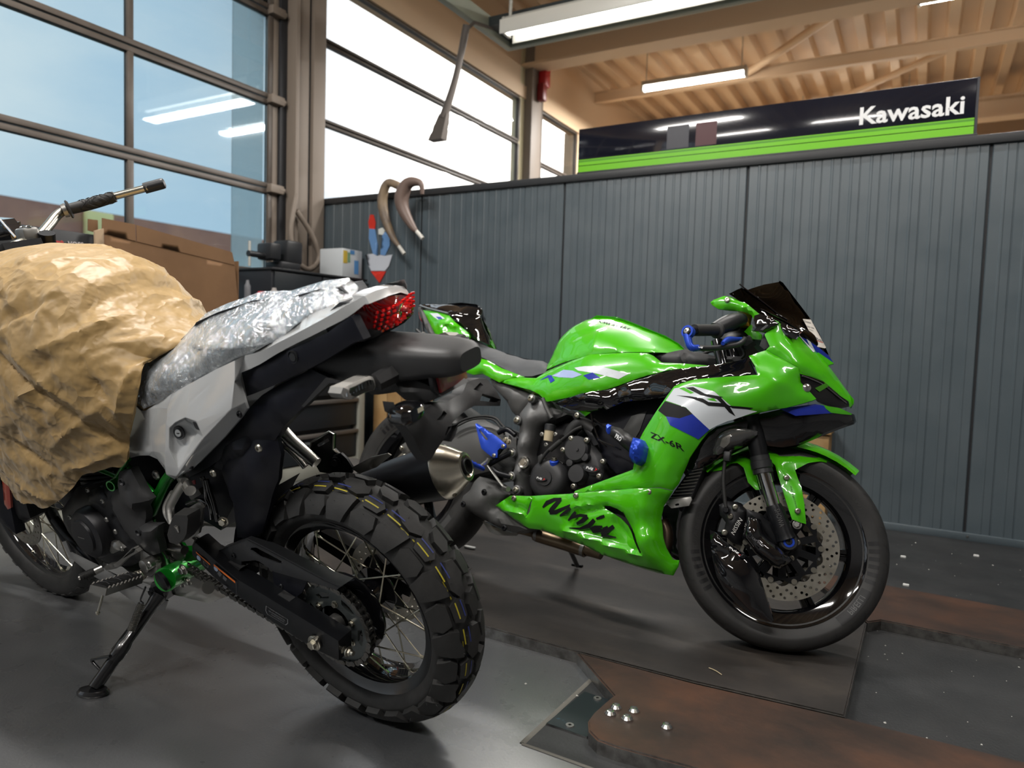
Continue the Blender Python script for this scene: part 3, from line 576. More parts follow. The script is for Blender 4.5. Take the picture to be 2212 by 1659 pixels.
# big cardboard carton standing on the bench
KRAFT = M('corrugated_card', (.185, .097, .042), .75, var=((.155, .08, .034), 5, .4, .65)); KRL = M('card_edge', (.42, .30, .19), .8)
kb = empty('cardboard_box', (-3.3, 2.3, .98), 'large brown cardboard box with raised flaps on the workbench', 'box')
F = [(-3.28,1.904,1.35),(-3.28,2.641,1.269),(-3.28,2.68,.992),(-3.28,2.426,1.015),(-3.28,2.293,1.055),(-3.28,1.913,1.141)]; FT = [(-3.28,1.921,1.419),(-3.28,2.625,1.343),(-3.28,2.641,1.269),(-3.28,1.904,1.35)]
def kp(n, pts, th, mat, dx=0):
    y = [(p[1], p[2]) for p in pts]; return plate(n, y, mat, kb, (-3.28+dx, 0, 0), (0, 1, 0), (0, 0, 1), th)
ki = Matrix.Translation((3.3, -2.3, -.98))
for o in (kp('front_panel', [[(-3.28,1.917,1.345)][0], [(-3.28,2.644,1.275)][0], [(-3.28,2.68,.992)][0], (0, 1.95, .985)], .006, KRAFT), kp('flap', [(-3.28,1.917,1.412),(-3.28,2.074,1.407),(-3.28,2.078,1.329),(-3.28,1.917,1.345)], .005, KRAFT, .004), kp('flap', [(-3.28,2.081,1.406),(-3.28,2.625,1.343),(-3.28,2.644,1.275),(-3.28,2.083,1.328)], .005, KRAFT, .003), kp('side_flap', [(-3.28,1.873,1.403),(-3.28,1.917,1.404),(-3.28,1.917,1.345),(-3.28,1.872,1.351)], .005, KRAFT, -.03), kp('flap_edge', [(-3.28,1.877,1.348),(-3.28,1.917,1.364),(-3.28,1.92,1.234),(-3.28,1.88,1.247)], .012, KRL, .012)): o.matrix_parent_inverse = ki
for o in (slab('back_panel', -3.72, -3.715, 1.95, 2.68, .985, 1.36, KRAFT, kb), slab('side_panel', -3.72, -3.285, 2.672, 2.678, .985, 1.3, KRAFT, kb), slab('side_panel', -3.72, -3.285, 1.95, 1.956, .985, 1.3, KRAFT, kb)): o.matrix_parent_inverse = ki
# black carton with printed names behind the tank
vb = empty('black_carton', (-3.3, 1.6, .98), 'flat black carton printed VOSS behind the handlebar', 'carton'); vbi = Matrix.Translation((3.3, -1.6, -.98))
o = slab('box', -3.7, -3.3, 1.1, 1.92, .985, 1.335, BLK, vb, bev=.004); o.matrix_parent_inverse = vbi
a = [(-3.298,1.777,1.269),(-3.298,1.845,1.272),(-3.298,1.777,1.29)]; o = lettering('lettering', 'VOSS', *a, M('voss_print', (.55, .5, .5), .5), vb, bold=True); o.matrix_parent_inverse = vbi
a = [(-3.298,1.717,1.278),(-3.298,1.761,1.275),(-3.298,1.717,1.292)]; o = lettering('lettering', 'PowerBr', *a, M('voss_red', (.6, .06, .05), .5), vb, bold=True); o.matrix_parent_inverse = vbi
tag(box('blue_cloth', (-3.5, 1.35, 1.346), (.3, .35, .02), M('cloth_blue', (.35, .55, .7), .9), bev=.008), 'pale blue cloth lying on the black carton behind the handlebar clamp', 'cloth')
# wall things: two bent hoses, the flame-shaped emblem
HOSE = M('hose_tan', (.26, .19, .12), .5, var=((.16, .12, .09), 12, .4, .6)); TIP = M('hose_tip', (.62, .6, .55), .4)
for i, (px, lab) in enumerate((([(-3.249,4.02,1.965),(-3.367,4.02,2.001),(-3.415,4.02,1.893),(-3.387,4.02,1.761),(-3.315,4.02,1.62),(-3.255,4.02,1.552)], 'tan bent hose hanging over the partition, left of the pair'), ([(-3.007,3.95,1.883),(-3.025,3.95,1.959),(-3.129,3.95,1.967),(-3.183,3.95,1.88),(-3.164,3.95,1.784),(-3.089,3.95,1.675),(-3.048,3.95,1.636)], 'brown bent hose hanging over the partition, right of the pair'))):
    e = empty('bent_hose', px[0], lab, 'hose', 'hoses on the partition'); ii = Matrix.Translation(-Vector(px[0]))
    o = tube('hose', px, [.028, .03, .036, .034, .024, .014], HOSE, e, n=14) if i == 0 else tube('hose', px, [.012, .022, .04, .05, .042, .026, .016], M('hose_brown', (.16, .11, .09), .45), e, n=14); o.matrix_parent_inverse = ii
    v = (Vector(px[-1])-Vector(px[-2])).normalized(); o = tube('end_fitting', [Vector(px[-1])-v*.01, Vector(px[-1])+v*.075], .014, TIP, e, n=12, sm=0); o.matrix_parent_inverse = ii
em = empty('wall_emblem', (-3.53, YP-.006, 1.3), 'red white and blue flame-shaped emblem on the partition', 'emblem'); emi = Matrix.Translation((3.53, -YP+.006, -1.3))
def emb(pts, m, n):
    o = plate(n, [(p[0], p[2]) for p in pts], m, em, (0, YP-.007, 0), (1, 0, 0), (0, 0, 1), .006); o.matrix_parent_inverse = emi
EW = M('emblem_white', (.55, .58, .64), .5); EB = M('emblem_blue', (.13, .27, .52), .5); ER = M('emblem_red', (.6, .035, .02), .5)
emb([(-3.623,4.113,1.755),(-3.607,4.113,1.809),(-3.576,4.113,1.807),(-3.556,4.113,1.752),(-3.56,4.113,1.701),(-3.613,4.113,1.707)], ER, 'red_tip'); emb([(-3.613,4.113,1.707),(-3.56,4.113,1.701),(-3.53,4.113,1.581),(-3.533,4.113,1.507),(-3.573,4.113,1.521),(-3.616,4.113,1.636)], EB, 'blue_blade'); emb([(-3.488,4.113,1.654),(-3.454,4.113,1.679),(-3.418,4.113,1.637),(-3.416,4.113,1.577),(-3.458,4.113,1.504),(-3.502,4.113,1.512)], EB, 'blue_blade')
emb([(-3.645,4.113,1.517),(-3.573,4.113,1.521),(-3.533,4.113,1.503),(-3.502,4.113,1.509),(-3.458,4.113,1.501),(-3.389,4.113,1.509),(-3.421,4.113,1.426),(-3.455,4.113,1.393),(-3.588,4.113,1.396),(-3.621,4.113,1.448)], EW, 'white_body'); emb([(-3.592,4.113,1.392),(-3.446,4.113,1.389),(-3.506,4.113,1.305)], ER, 'red_base'); emb([(-3.524,4.113,1.699),(-3.489,4.113,1.708),(-3.462,4.113,1.686),(-3.479,4.113,1.653),(-3.523,4.113,1.662)], M('emblem_cap', (.7, .72, .68), .5), 'white_cap')
# wooden crate, red bucket and rag by the bench
WOOD = M('raw_wood', (.42, .27, .12), .65, var=((.34, .2, .08), 6, .4, .6))
wc = empty('wooden_crate', (-3.1, 3.95, 0), 'tall raw wooden crate in the corner beside the workbench', 'crate'); wci = Matrix.Translation((3.1, -3.95, 0))
for y, w in ((3.66, .12),): pass
for k in range(3): o = slab('plank', -3.35+.125*k, -3.23+.125*k, 3.89, 3.91, 0, .60, WOOD, wc, bev=.003); o.matrix_parent_inverse = wci
for o in (slab('batten', -3.37, -2.97, 3.875, 3.89, .55, .59, WOOD, wc, bev=.003), slab('back', -3.34, -2.98, 3.92, 4.09, 0, .58, WOOD, wc, bev=.003)): o.matrix_parent_inverse = wci
bk = empty('red_bucket', (-2.75, 3.55, 0), 'red plastic bucket with wide rim on the floor beside the crate', 'bucket'); RP = M('red_plastic', (.42, .008, .012), .35)
lathe('bucket', [(0, 0), (0, .1), (.02, .105), (.22, .13), (.225, .145), (.27, .15), (.275, .14), (.23, .125), (.02, .1), (.02, 0)], (0, 0, 0), (0, 0, 1), RP, bk, n=40); lathe('rim', [(.24, .135), (.24, .158), (.26, .158), (.26, .135)], (0, 0, 0), (0, 0, 1), RP, bk, n=40, closed=True)
rg = loft('grey_rag', [ring((-3.22+.06*i, 3.40, .05+.01*math.sin(i)), .14-.02*abs(i-3), .05+.012*((i*7) % 3), 16) for i in range(7)], M('rag_grey', (.09, .085, .08), .95, bump=(60, .8)), None, sub=3); tag(rg, 'bunched grey rag on the floor beside the red bucket', 'rag')
pb = empty('wooden_box', (-.48, 3.95, 0), 'small raw wooden box against the ribbed wall behind the front tyre', 'box'); pbi = Matrix.Translation((.48, -3.95, 0))
P1 = [(-.492,3.98,.359),(-.386,3.98,.37)]
for o in [slab('plank', P1[0][0]-.02, P1[1][0], 3.96, 3.98, .16*k+.002, .16*k+.155, WOOD, pb, bev=.003) for k in range(3)]+[slab('lid', P1[0][0]-.04, P1[1][0]+.01, 3.94, 4.1, .48, .5, WOOD, pb, bev=.003), slab('side', P1[1][0]-.02, P1[1][0], 3.98, 4.1, 0, .48, WOOD, pb, bev=.003)]: o.matrix_parent_inverse = pbi

# ================================================================ DUAL-SPORT MOTORCYCLE (lugged tyre, paper-covered tank)
def bike_matrix(org, head, lean):
    h, l = math.radians(head), math.radians(lean); f = Vector((math.cos(h), math.sin(h), 0)); s = Vector((-math.sin(h), math.cos(h), 0)); u = Vector((0, 0, 1))
    return mat_from(org, f, s*math.cos(l)-u*math.sin(l), u*math.cos(l)+s*math.sin(l))
kx = empty('dual_sport_motorcycle', (0, 0, 0), 'white and green dual-sport motorcycle with paper-wrapped tank and lugged rear tyre', 'motorcycle', mat=bike_matrix((-1.091, 1.342, 0), 179.0, 16.1))
Y_ = (0, 1, 0); R2 = .314
RUB = M('tyre_rubber', (.016, .016, .0155), .62, var=((.026, .0255, .025), 30, .35, .7), bump=(220, .15)); RUBD = M('rubber_dark', (.011, .011, .011), .6)
WHITE = M('white_bodywork', (.62, .63, .63), .16, coat=1, bump=None); NVY = M('black_bodywork', (.0035, .004, .0085), .48, bump=(500, .1), spec=.28); GRYP = M('grey_plastic', (.030, .030, .031), .48, bump=(450, .12), spec=.4)
MGRN = M('metal_green', (.01, .26, .02), .28, .55, coat=.7); ALU = M('satin_aluminium', (.52, .51, .48), .3, 1); ALUD = M('dull_aluminium', (.27, .265, .25), .38, .9); STL = M('zinc_steel', (.42, .40, .34), .3, 1)
BLKM = M('black_metal', (.006, .0065, .008), .36, .2, spec=.35); CHR = M('chrome', (.75, .75, .75), .1, 1); ENG = M('engine_black', (.011, .011, .013), .42, .3, bump=(300, .1)); CHN = M('chain_steel', (.17, .165, .155), .3, .95)
# ---- rear tyre: round carcass, lugs set on it one by one
def crown(s, h=0, Rc=.07, R0=None):
    R0 = R2-.013 if R0 is None else R0
    a = s/Rc; return (Rc+h)*math.sin(a), R0-Rc+(Rc+h)*math.cos(a)
prof = [(-.04, .222), (-.052, .226)]+[crown(s) for s in np.linspace(-.098, .098, 25)]+[(.052, .226), (.04, .222)]
ty = lathe('tyre', prof, (0, 0, R2), Y_, RUB, kx, n=96, closed=True, ang=60)
def lug_mesh(name, poly, r0, h, Rc=.07, mat=RUB, res=.014):
    """block raised on the carcass: polygon of (arc length, distance across)"""
    vv, tr, loops = fill2d(poly, [], res); n = len(vv); c = vv.mean(0); verts = []
    for k, hh in ((0, h), (1, -.003)):
        for p in vv:
            q = p if k == 0 else c+(p-c)*1.09
            y, r = crown(q[1], hh, Rc, r0); a = q[0]/r0; verts.append((r*math.sin(a), y, r*math.cos(a)))
    faces = list(tr)
    for l in loops:
        for i in range(len(l)): a, b = l[i], l[(i+1) % len(l)]; faces.append((a, b, b+n, a+n))
    return mk(name, verts, faces, mat, ty, 30)
NP_ = 13; PL = 2*math.pi*(R2-.013)/NP_
LUGS = [[(0, .026), (.012, .016), (.042, .014), (.056, .027), (.045, .043), (.008, .042)],
        [(.052, .018), (.075, .029), (.10, .026), (.128, .012), (.124, -.004), (.09, -.008), (.074, .003), (.058, .004)],
        [(0, .004), (.028, .006), (.046, -.006), (.05, -.022), (.012, -.022), (-.004, -.006)],
        [(.085, -.014), (.118, -.012), (.135, -.026), (.125, -.045), (.09, -.046), (.078, -.03)],
        [(.004, .049), (.05, .049), (.063, .062), (.054, .087), (.006, .087), (-.006, .068)],
        [(.066, .036), (.084, .034), (.11, .042), (.13, .040), (.137, .058), (.128, .090), (.082, .088), (.072, .060)],
        [(.01, -.03), (.052, -.03), (.07, -.05), (.058, -.088), (.012, -.088), (0, -.06)],
        [(.078, -.052), (.12, -.052), (.136, -.066), (.128, -.092), (.086, -.09), (.072, -.07)]]
for poly in LUGS:
    p = lug_mesh('tread_block', poly, R2-.013, .0125); p.matrix_basis = Matrix.Translation((0, 0, R2)); first = p
    for k in range(1, NP_): inst(p, ty, Matrix.Translation((0, 0, R2)) @ Matrix.Rotation(2*math.pi*k/NP_, 4, 'Y'))
for s, w, c, n in ((.032, .0011, (.5, .42, .03), 'yellow_line'), (.021, .0011, (.03, .045, .2), 'blue_line')):      # marking lines round the tread, broken by the grooves
    vs_, fs = [], []
    for k in range(NP_*12):
        if k % 6 == 5: continue
        a0, a1 = 2*math.pi*k/(NP_*12), 2*math.pi*(k+1)/(NP_*12); b = len(vs_)
        for a in (a0, a1):
            for q in (s-w, s+w): y, r = crown(q, .0131 if k % 12 in (1, 2, 3, 8, 9, 10) else .0006); vs_.append((r*math.sin(a), y, r*math.cos(a)+R2))
        fs.append((b, b+1, b+3, b+2))
    mk(n, vs_, fs, M(n, c, .5), ty)
vs_, fs = [], []        # rubber whiskers left by the mould
for k in range(170):
    s = rnd.uniform(-.085, .085); a = rnd.uniform(0, 2*math.pi); y, r = crown(s, .012); y2, r2 = crown(s+rnd.uniform(-.003, .003), .012+rnd.uniform(.004, .009)); b = len(vs_); d = .0022/r
    for t in (a-d*.25, a+d*.25): vs_.append((r*math.sin(t), y, r*math.cos(t)+R2))
    vs_.append((r*math.sin(a), y+.0008, r*math.cos(a)+R2)); vs_.append((r2*math.sin(a+d*rnd.uniform(-1, 1)), y2, r2*math.cos(a)+R2)); fs += [(b, b+1, b+3), (b+1, b+2, b+3), (b+2, b, b+3)]
tag(mk('mould_whisker', vs_, fs, RUBD, ty), kind='stuff')
# ---- wheel: black rim, spokes, hub, sprocket, disc
rim = lathe('rim', [(-.043, .219), (-.05, .229), (-.045, .2295), (-.04, .222), (-.036, .208), (-.02, .203), (-.012, .196), (.012, .196), (.02, .203), (.036, .208), (.04, .222), (.045, .2295), (.05, .229), (.043, .219), (.038, .2), (.02, .192), (-.02, .192), (-.038, .2)], (0, 0, R2), Y_, BLKS, kx, n=96, closed=True)
hub = lathe('hub', [(-.07, .0), (-.07, .03), (-.045, .032), (-.042, .058), (-.034, .06), (-.03, .035), (0, .03), (.03, .04), (.038, .09), (.046, .098), (.052, .098), (.056, .06), (.085, .05), (.085, 0)], (0, 0, R2), Y_, BLKS, kx, n=48)
SPK = M('spoke_steel', (.55, .52, .42), .25, 1)
for k in range(32):
    sd = 1 if k % 2 else -1; fa = 2*math.pi*k/32; ha = fa+(.62 if (k//2) % 2 else -.62)
    hr, hy = (.092, .046) if sd > 0 else (.054, -.038); ry = .010*sd
    a = (hr*math.sin(ha), hy, R2+hr*math.cos(ha)); b = (.197*math.sin(fa), ry, R2+.197*math.cos(fa))
    s = tube('spoke', [a, b], .0019, SPK, rim, n=6, sm=0); d = Vector(b)-Vector(a); tube('spoke_nipple', [Vector(b)-d*.1, b], .0036, SPK, rim, n=6, sm=0)
SY = .098       # sprocket plane
ho = []
for k in range(6):
    a = 2*math.pi*k/6+.3; n_ = 5; ho.append([((.079 if i < 3 else .066)*math.sin(a+t), (.079 if i < 3 else .066)*math.cos(a+t)) for i, t in enumerate((-.3, 0, .3, .24, -.24))])
teeth = []
for k in range(44):
    a = 2*math.pi*k/44; teeth += [(.0925*math.sin(a-.045), .0925*math.cos(a-.045)), (.100*math.sin(a-.012), .100*math.cos(a-.012)), (.100*math.sin(a+.012), .100*math.cos(a+.012)), (.0925*math.sin(a+.045), .0925*math.cos(a+.045))]
spr = plate('sprocket', teeth, M('sprocket_grey', (.11, .125, .125), .4, .7), kx, (0, SY, R2), (1, 0, 0), (0, 0, 1), .007, holes=ho+[circ2((0, 0), .046, 30)], res=.02)
for k in range(6):
    a = 2*math.pi*k/6-.22; bolt(spr, (.055*math.sin(a), SY+.003, R2+.055*math.cos(a)), (0, 1, 0), .0062, STL)
lathe('hub_spacer', [(0, .0), (0, .022), (.02, .022), (.022, .017), (.022, 0)], (0, SY-.005, R2), Y_, ALUD, kx, n=24); lathe('axle', [(-.19, 0), (-.19, .009), (.17, .009), (.17, 0)], (0, 0, R2), Y_, STL, kx, n=16)
def disc(name, c, ro, ri, parent, mat, t=.004, rows=((.2, .0), (.5, .5), (.8, 0)), nh=22, wave=0, axis_up=None):
    out = [((ro-wave*(.5+.5*math.cos(12*2*math.pi*i/120)))*math.cos(2*math.pi*i/120), (ro-wave*(.5+.5*math.cos(12*2*math.pi*i/120)))*math.sin(2*math.pi*i/120)) for i in range(120)]
    hs = [circ2((0, 0), ri, 48)]
    for fr, ph in rows:
        rr = ri+(ro-ri)*(.12+.76*fr)
        for k in range(nh): a = 2*math.pi*(k+ph)/nh; hs.append(circ2((rr*math.cos(a), rr*math.sin(a)), .0041, 8))
    return plate(name, out, mat, parent, c, (1, 0, 0), (0, 0, 1), t, holes=hs, res=.02)
DISCM = M('brushed_disc', (.42, .40, .35), .34, .85, var=((.33, .31, .26), 25, .4, .65))
disc('brake_disc', (0, -.075, R2), .11, .075, kx, DISCM, rows=((.25, 0), (.75, .5)), nh=20)
plate('disc_carrier', [(math.cos(a)*(.08 if i % 4 < 2 else .05), math.sin(a)*(.08 if i % 4 < 2 else .05)) for i, a in enumerate(np.linspace(0, 2*math.pi, 24, endpoint=False))], BLKM, kx, (0, -.077, R2), (1, 0, 0), (0, 0, 1), .005, res=.03)
# ---- swingarm: left box-section arm, right arm, pivot, axle block
AY = .158
arm = shell('swingarm', [(.368,.158,.479),(.359,.158,.481),(.298,.158,.444),(.231,.158,.408),(.138,.158,.383),(.028,.158,.352),(-.062,.158,.325),(-.05,.158,.272),(.01,.158,.28),(.069,.158,.294),(.158,.158,.325),(.247,.158,.361),(.324,.158,.396),(.383,.158,.441)], BLKM, kx, t=.04, edge=.003, ew=.006, res=.02, ang=30)
shell('swingarm', [(x, -AY+.03, z) for x, y, z in [(.359,.158,.481),(.298,.158,.444),(.231,.158,.408),(.138,.158,.383),(.028,.158,.352),(-.062,.158,.325),(-.05,.158,.272),(.069,.158,.294),(.247,.158,.361),(.383,.158,.441)]], BLKM, kx, t=.035, edge=.003, ew=.006, res=.03, side=-1)
tube('swingarm_cross', [(.30, .12, .42), (.30, -.12, .42)], .03, BLKM, kx, n=14, sm=0)
for pts in ([(.357,.158,.458),(.315,.159,.434),(.315,.159,.429),(.357,.158,.453)], [(.3,.159,.436),(.236,.158,.405),(.237,.159,.399),(.302,.159,.431)]): decal('orange_stripe', pts, arm, M('label_orange', (.75, .17, .02), .5), arm, lift=.0012)
LBL = M('label_line', (.25, .25, .26), .5); LBB = M('label_black', (.006, .006, .007), .4)
def frame_line(pts, w, surf, mat, parent):
    P = [np.array((p[0], p[-1])) for p in pts]; c = sum(P)/len(P); inn = [p+(c-p)/np.linalg.norm(c-p)*w for p in P]
    return decal('label_frame', pts, surf, mat, parent, lift=.0011, holes=[[(q[0], 0, q[1]) for q in inn]])
frame_line([(.146,.158,.362),(.081,.158,.343),(.084,.158,.332),(.093,.158,.325),(.149,.158,.339),(.152,.158,.348)], .0016, arm, LBL, arm)
L1 = [(.136,.158,.356),(.095,.158,.344),(.135,.158,.359)]; lettering('label_text', 'ADJUST BEFORE USE', *L1, LBL, arm, arm, lift=.0012)
L2 = [(.141,.158,.349),(.092,.158,.336),(.14,.158,.352)]; lettering('label_text', 'SEE OWNERS MANUAL', *L2, LBL, arm, arm, lift=.0012)
L3 = [(.135,.158,.341),(.096,.158,.331),(.134,.158,.344)]; lettering('label_text', 'CHAIN TYRE 25 kPa', *L3, LBL, arm, arm, lift=.0012)
for p in [(.353,.158,.441),(.297,.158,.424)]: decal('label_mark', [(p[0]+.007*math.cos(t), p[1], p[2]+.007*math.sin(t)) for t in np.linspace(0, 6.28, 14, endpoint=False)], arm, M('label_blue', (.35, .45, .6), .5), arm, lift=.0012)
frame_line([(.338,.158,.437),(.322,.158,.429),(.327,.158,.42),(.34,.158,.426)], .0016, arm, LBL, arm); frame_line([(.3,.158,.438),(.233,.158,.403),(.244,.158,.365),(.313,.158,.398)], .001, arm, M('label_dim', (.08, .08, .085), .5), arm)
for t in ([(.286,.158,.422),(.279,.158,.413),(.29,.158,.404),(.296,.158,.412)], [(.275,.158,.412),(.263,.158,.405),(.272,.158,.396),(.28,.158,.402)], [(.283,.158,.385),(.271,.158,.381),(.281,.158,.372),(.289,.158,.378)]): decal('label_mark', t, arm, M('label_dim', (.08, .08, .085), .5), arm, lift=.0012)
p = [(.006,.16,.306)][0]; lathe('axle_washer', [(0, 0), (0, .0175), (.004, .0175), (.005, .016), (.005, 0)], p, Y_, STL, arm, n=32); bolt(arm, (p[0], p[1]+.004, p[2]), (0, 1, 0), .0105, STL)
P = [(-.047,.14,.291),(-.067,.14,.289),(-.082,.14,.288)]; tube('chain_adjuster', P, .0055, STL, arm, n=10, sm=0); bolt(arm, P[0], Vector(P[2])-Vector(P[0]), .0085, STL); bolt(arm, P[1], Vector(P[2])-Vector(P[0]), .008, STL)
for t in ([(.296,.14,.431),(.285,.14,.435),(.238,.14,.424),(.247,.14,.416),(.286,.14,.421)], [(.137,.14,.374),(.126,.14,.382),(.093,.14,.371),(.102,.14,.363),(.128,.14,.364)]): shell('weld_boss', t, GRYP, arm, t=.018, edge=.004, ew=.006, res=.01)
# chain: one mesh for the inner and one for the outer link, laid along the run
PITCH = .0159
def link_mesh(outer):
    vs_, fs = [], []
    def addm(v, f): b = len(vs_); vs_.extend(v); fs.extend([tuple(i+b for i in q) for q in f])
    o = [(-.0079+.0068*math.cos(a), .0068*math.sin(a)) for a in np.linspace(math.pi/2, 3*math.pi/2, 6)]+[(0, -.0048)]+[(.0079+.0068*math.cos(a), .0068*math.sin(a)) for a in np.linspace(-math.pi/2, math.pi/2, 6)]+[(0, .0048)]
    w = .0088 if outer else .0062
    for s in (-1, 1):
        n = len(o); y0, y1 = s*w-.001, s*w+.001; addm([(a, y0, b) for a, b in o]+[(a, y1, b) for a, b in o], [tuple(range(n)), tuple(range(n, 2*n))]+[(i, (i+1) % n, (i+1) % n+n, i+n) for i in range(n)])
    for sx in (-1, 1): v, f = lathe_data([(-w-.0016, 0), (-w-.0016, .0028), (w+.0016, .0028), (w+.0016, 0)] if outer else [(-.0055, .0048), (.0055, .0048)], (sx*.0079, 0, 0), (0, 1, 0), 10); addm(v, f)
    return mk('chain_link', vs_, fs, CHN, None, 30)
pa_, pb_ = [(.426,.098,.473),(.499,.098,.321)]; fc = ((pa_[0]+pb_[0])/2+.02, (pa_[2]+pb_[2])/2); fr_ = max(.03, math.hypot(pa_[0]-pb_[0], pa_[2]-pb_[2])/2)
def chain_path():
    pts = []; rc, rf = .0985, .042; c0 = np.array((0, R2)); c1 = np.array((.55, .395)); d = c1-c0; L_ = np.linalg.norm(d); th = math.atan2(d[1], d[0]); off = math.asin((rc-rf)/L_)
    # tangent directions for an open belt
    a0 = th+math.pi/2-off; a1 = th-math.pi/2+off
    P = []
    for t in np.linspace(a0, a1+2*math.pi, 60): P.append(c0+rc*np.array((math.cos(t), math.sin(t))))
    for t in np.linspace(a1, a0, 24): P.append(c1+rf*np.array((math.cos(t), math.sin(t))))
    P.append(P[0]); return P
CP = chain_path(); seg = [np.linalg.norm(b-a) for a, b in zip(CP, CP[1:])]; TL = sum(seg); cnt = int(TL/PITCH)//2*2; step = TL/cnt
chain = tube('chain', [(.51, SY, .395), (.59, SY, .395)], .012, CHN, kx, n=10, sm=0); lathe('front_sprocket', [(-.003, 0), (-.003, .038), (.003, .038), (.003, 0)], (.55, SY, .395), Y_, CHN, chain, n=26)
def at_len(s):
    s %= TL
    for a, b, l in zip(CP, CP[1:], seg):
        if s <= l: return a+(b-a)*(s/max(l, 1e-9)), (b-a)/max(l, 1e-9)
        s -= l
    return CP[0], (CP[1]-CP[0])
LM = [link_mesh(False), link_mesh(True)]
for k in range(cnt):
    (x, z), _ = at_len((k+.5)*step); (xa, za), _ = at_len(k*step); (xb, zb), _ = at_len((k+1)*step); t = Vector((xb-xa, 0, zb-za)).normalized(); m = mat_from((x, SY, z), t, (0, 1, 0), t.cross(Vector((0, 1, 0))))
    if k < 2: LM[k].parent = chain; LM[k].matrix_basis = m
    else: inst(LM[k % 2], chain, m)
# chain guard: side cheek, top face, inner flap
gd = shell('chain_guard', [(.313,.13,.453),(.2,.13,.504),(.137,.13,.49),(-.028,.13,.449),(-.071,.13,.442),(-.058,.13,.432),(.019,.13,.433),(.133,.13,.434),(.175,.13,.451),(.19,.13,.451),(.241,.13,.437),(.249,.13,.413),(.299,.13,.425),(.293,.13,.443)], BLK, kx, t=.003, edge=.002, ew=.004, res=.015, holes=[[(.197,.13,.477),(.192,.13,.483),(.174,.13,.487),(.141,.13,.479),(.096,.13,.468),(.096,.13,.463),(.11,.13,.46),(.169,.13,.465)]])
A, B = [(.2,.13,.504),(-.071,.13,.442)], [(.252,.068,.475),(-.049,.068,.422)]; M1 = [(.137,.13,.49),(.049,.13,.468),(-.028,.13,.449)]; M1b = [(.183,.068,.462),(.09,.068,.441),(.001,.068,.426)]
sk = [[A[0], B[0]]]+[[a, b] for a, b in zip(M1, M1b)]+[[A[1], B[1]]]
loft('guard_top', sk, BLK, gd, closed=False, caps=False); shell('inner_flap', [(.154,.118,.429),(.121,.118,.436),(.044,.118,.421),(.071,.118,.386),(.09,.118,.372),(.148,.118,.365),(.16,.118,.389)], NVY, gd, t=.004, edge=.002, res=.02)
A = [(.313,.13,.453),(.2,.13,.504)]; B = [(.369,.068,.423),(.252,.068,.475)]; loft('guard_front', [[A[0], B[0]], [A[1], B[1]]], BLK, gd, closed=False, caps=False)
for p in [(.259,.131,.451),(.114,.131,.403)]: bolt(gd, p, (0, 1, 0), .0055, BLKM, 'allen')
p = [(.397,.13,.332),(.379,.13,.343)]; bolt(kx, p[0], Vector(p[0])-Vector(p[1]), .011, ALUD)
# mud flap / inner fender ahead of the wheel and lower chain runner
shell('inner_fender', [(.26,.1,.683),(.214,.1,.713),(.126,.1,.759),(.068,.1,.753),(.067,.1,.712),(.094,.1,.649),(.146,.1,.574),(.195,.1,.5),(.249,.1,.472),(.291,.1,.47),(.273,.1,.565),(.286,.1,.645)], NVY, kx, inner=[(.139,.125,.665)], t=.01, edge=.01, ew=.02, res=.025)
loft('wheel_hugger', [[(R*math.sin(a)*1.0, y, R2+R*math.cos(a)) for y in (.085, .06, 0, -.06, -.085)] for R in (.345,) for a in np.linspace(.75, 1.55, 9)], NVY, kx, closed=False, caps=False)
# ---- black tail side panel, white panels, seat, cover
tp = shell('tail_side_panel', [(.107,.115,.897),(.109,.115,.845),(.082,.115,.853),(-.002,.115,.881),(-.096,.115,.916),(-.128,.115,.929),(-.219,.115,.97),(-.243,.115,.976),(-.227,.115,1.014),(-.222,.115,1.018),(-.155,.115,.985),(-.021,.115,.944),(.095,.115,.898)], NVY, kx, inner=[(-.051,.125,.924),(.04,.125,.881)], t=.02, edge=.006, ew=.012, res=.025)
bo = [(-.067,.118,.94)][0]; lathe('grommet', [(.004, 0), (.004, .008), (.001, .0085), (.001, .011), (.004, .0115), (.004, .0125), (0, .0125)], bo, Y_, BLK, tp, n=28)
lp = shell('lower_tail_panel', [(.129,.1,.813),(.081,.1,.844),(.018,.1,.872),(-.076,.1,.908),(-.124,.1,.894),(-.043,.1,.831),(.043,.1,.772),(.07,.1,.746),(.119,.1,.727),(.217,.1,.705),(.337,.1,.644),(.42,.1,.609),(.462,.1,.597),(.352,.1,.658),(.231,.1,.737),(.151,.1,.794)], NVY, kx, inner=[(.014,.112,.839),(.117,.112,.78)], t=.02, edge=.006, ew=.012, res=.025, crease=[(*[(.037,.1,.853),(-.082,.1,.903)], .006, .008), (*[(.097,.1,.813),(.068,.1,.833)], .006, .012)])
shell('tail_fin', [(-.118,.1,.894),(-.125,.1,.893),(-.15,.1,.885),(-.125,.1,.884),(-.042,.1,.829),(-.036,.1,.831)], GRYP, lp, t=.012, edge=.002, res=.02)
shell('side_cover', [(.25,.1,.71),(.131,.1,.758),(.126,.1,.742),(.163,.1,.684),(.232,.1,.664),(.286,.1,.647),(.309,.1,.651)], NVY, kx, inner=[(.165,.125,.721)], t=.03, edge=.008, ew=.012, res=.02)
for p in [(.092,.121,.736),(.269,.121,.655)]: bolt(kx, p, (0, 1, 0), .008, STL, 'allen')
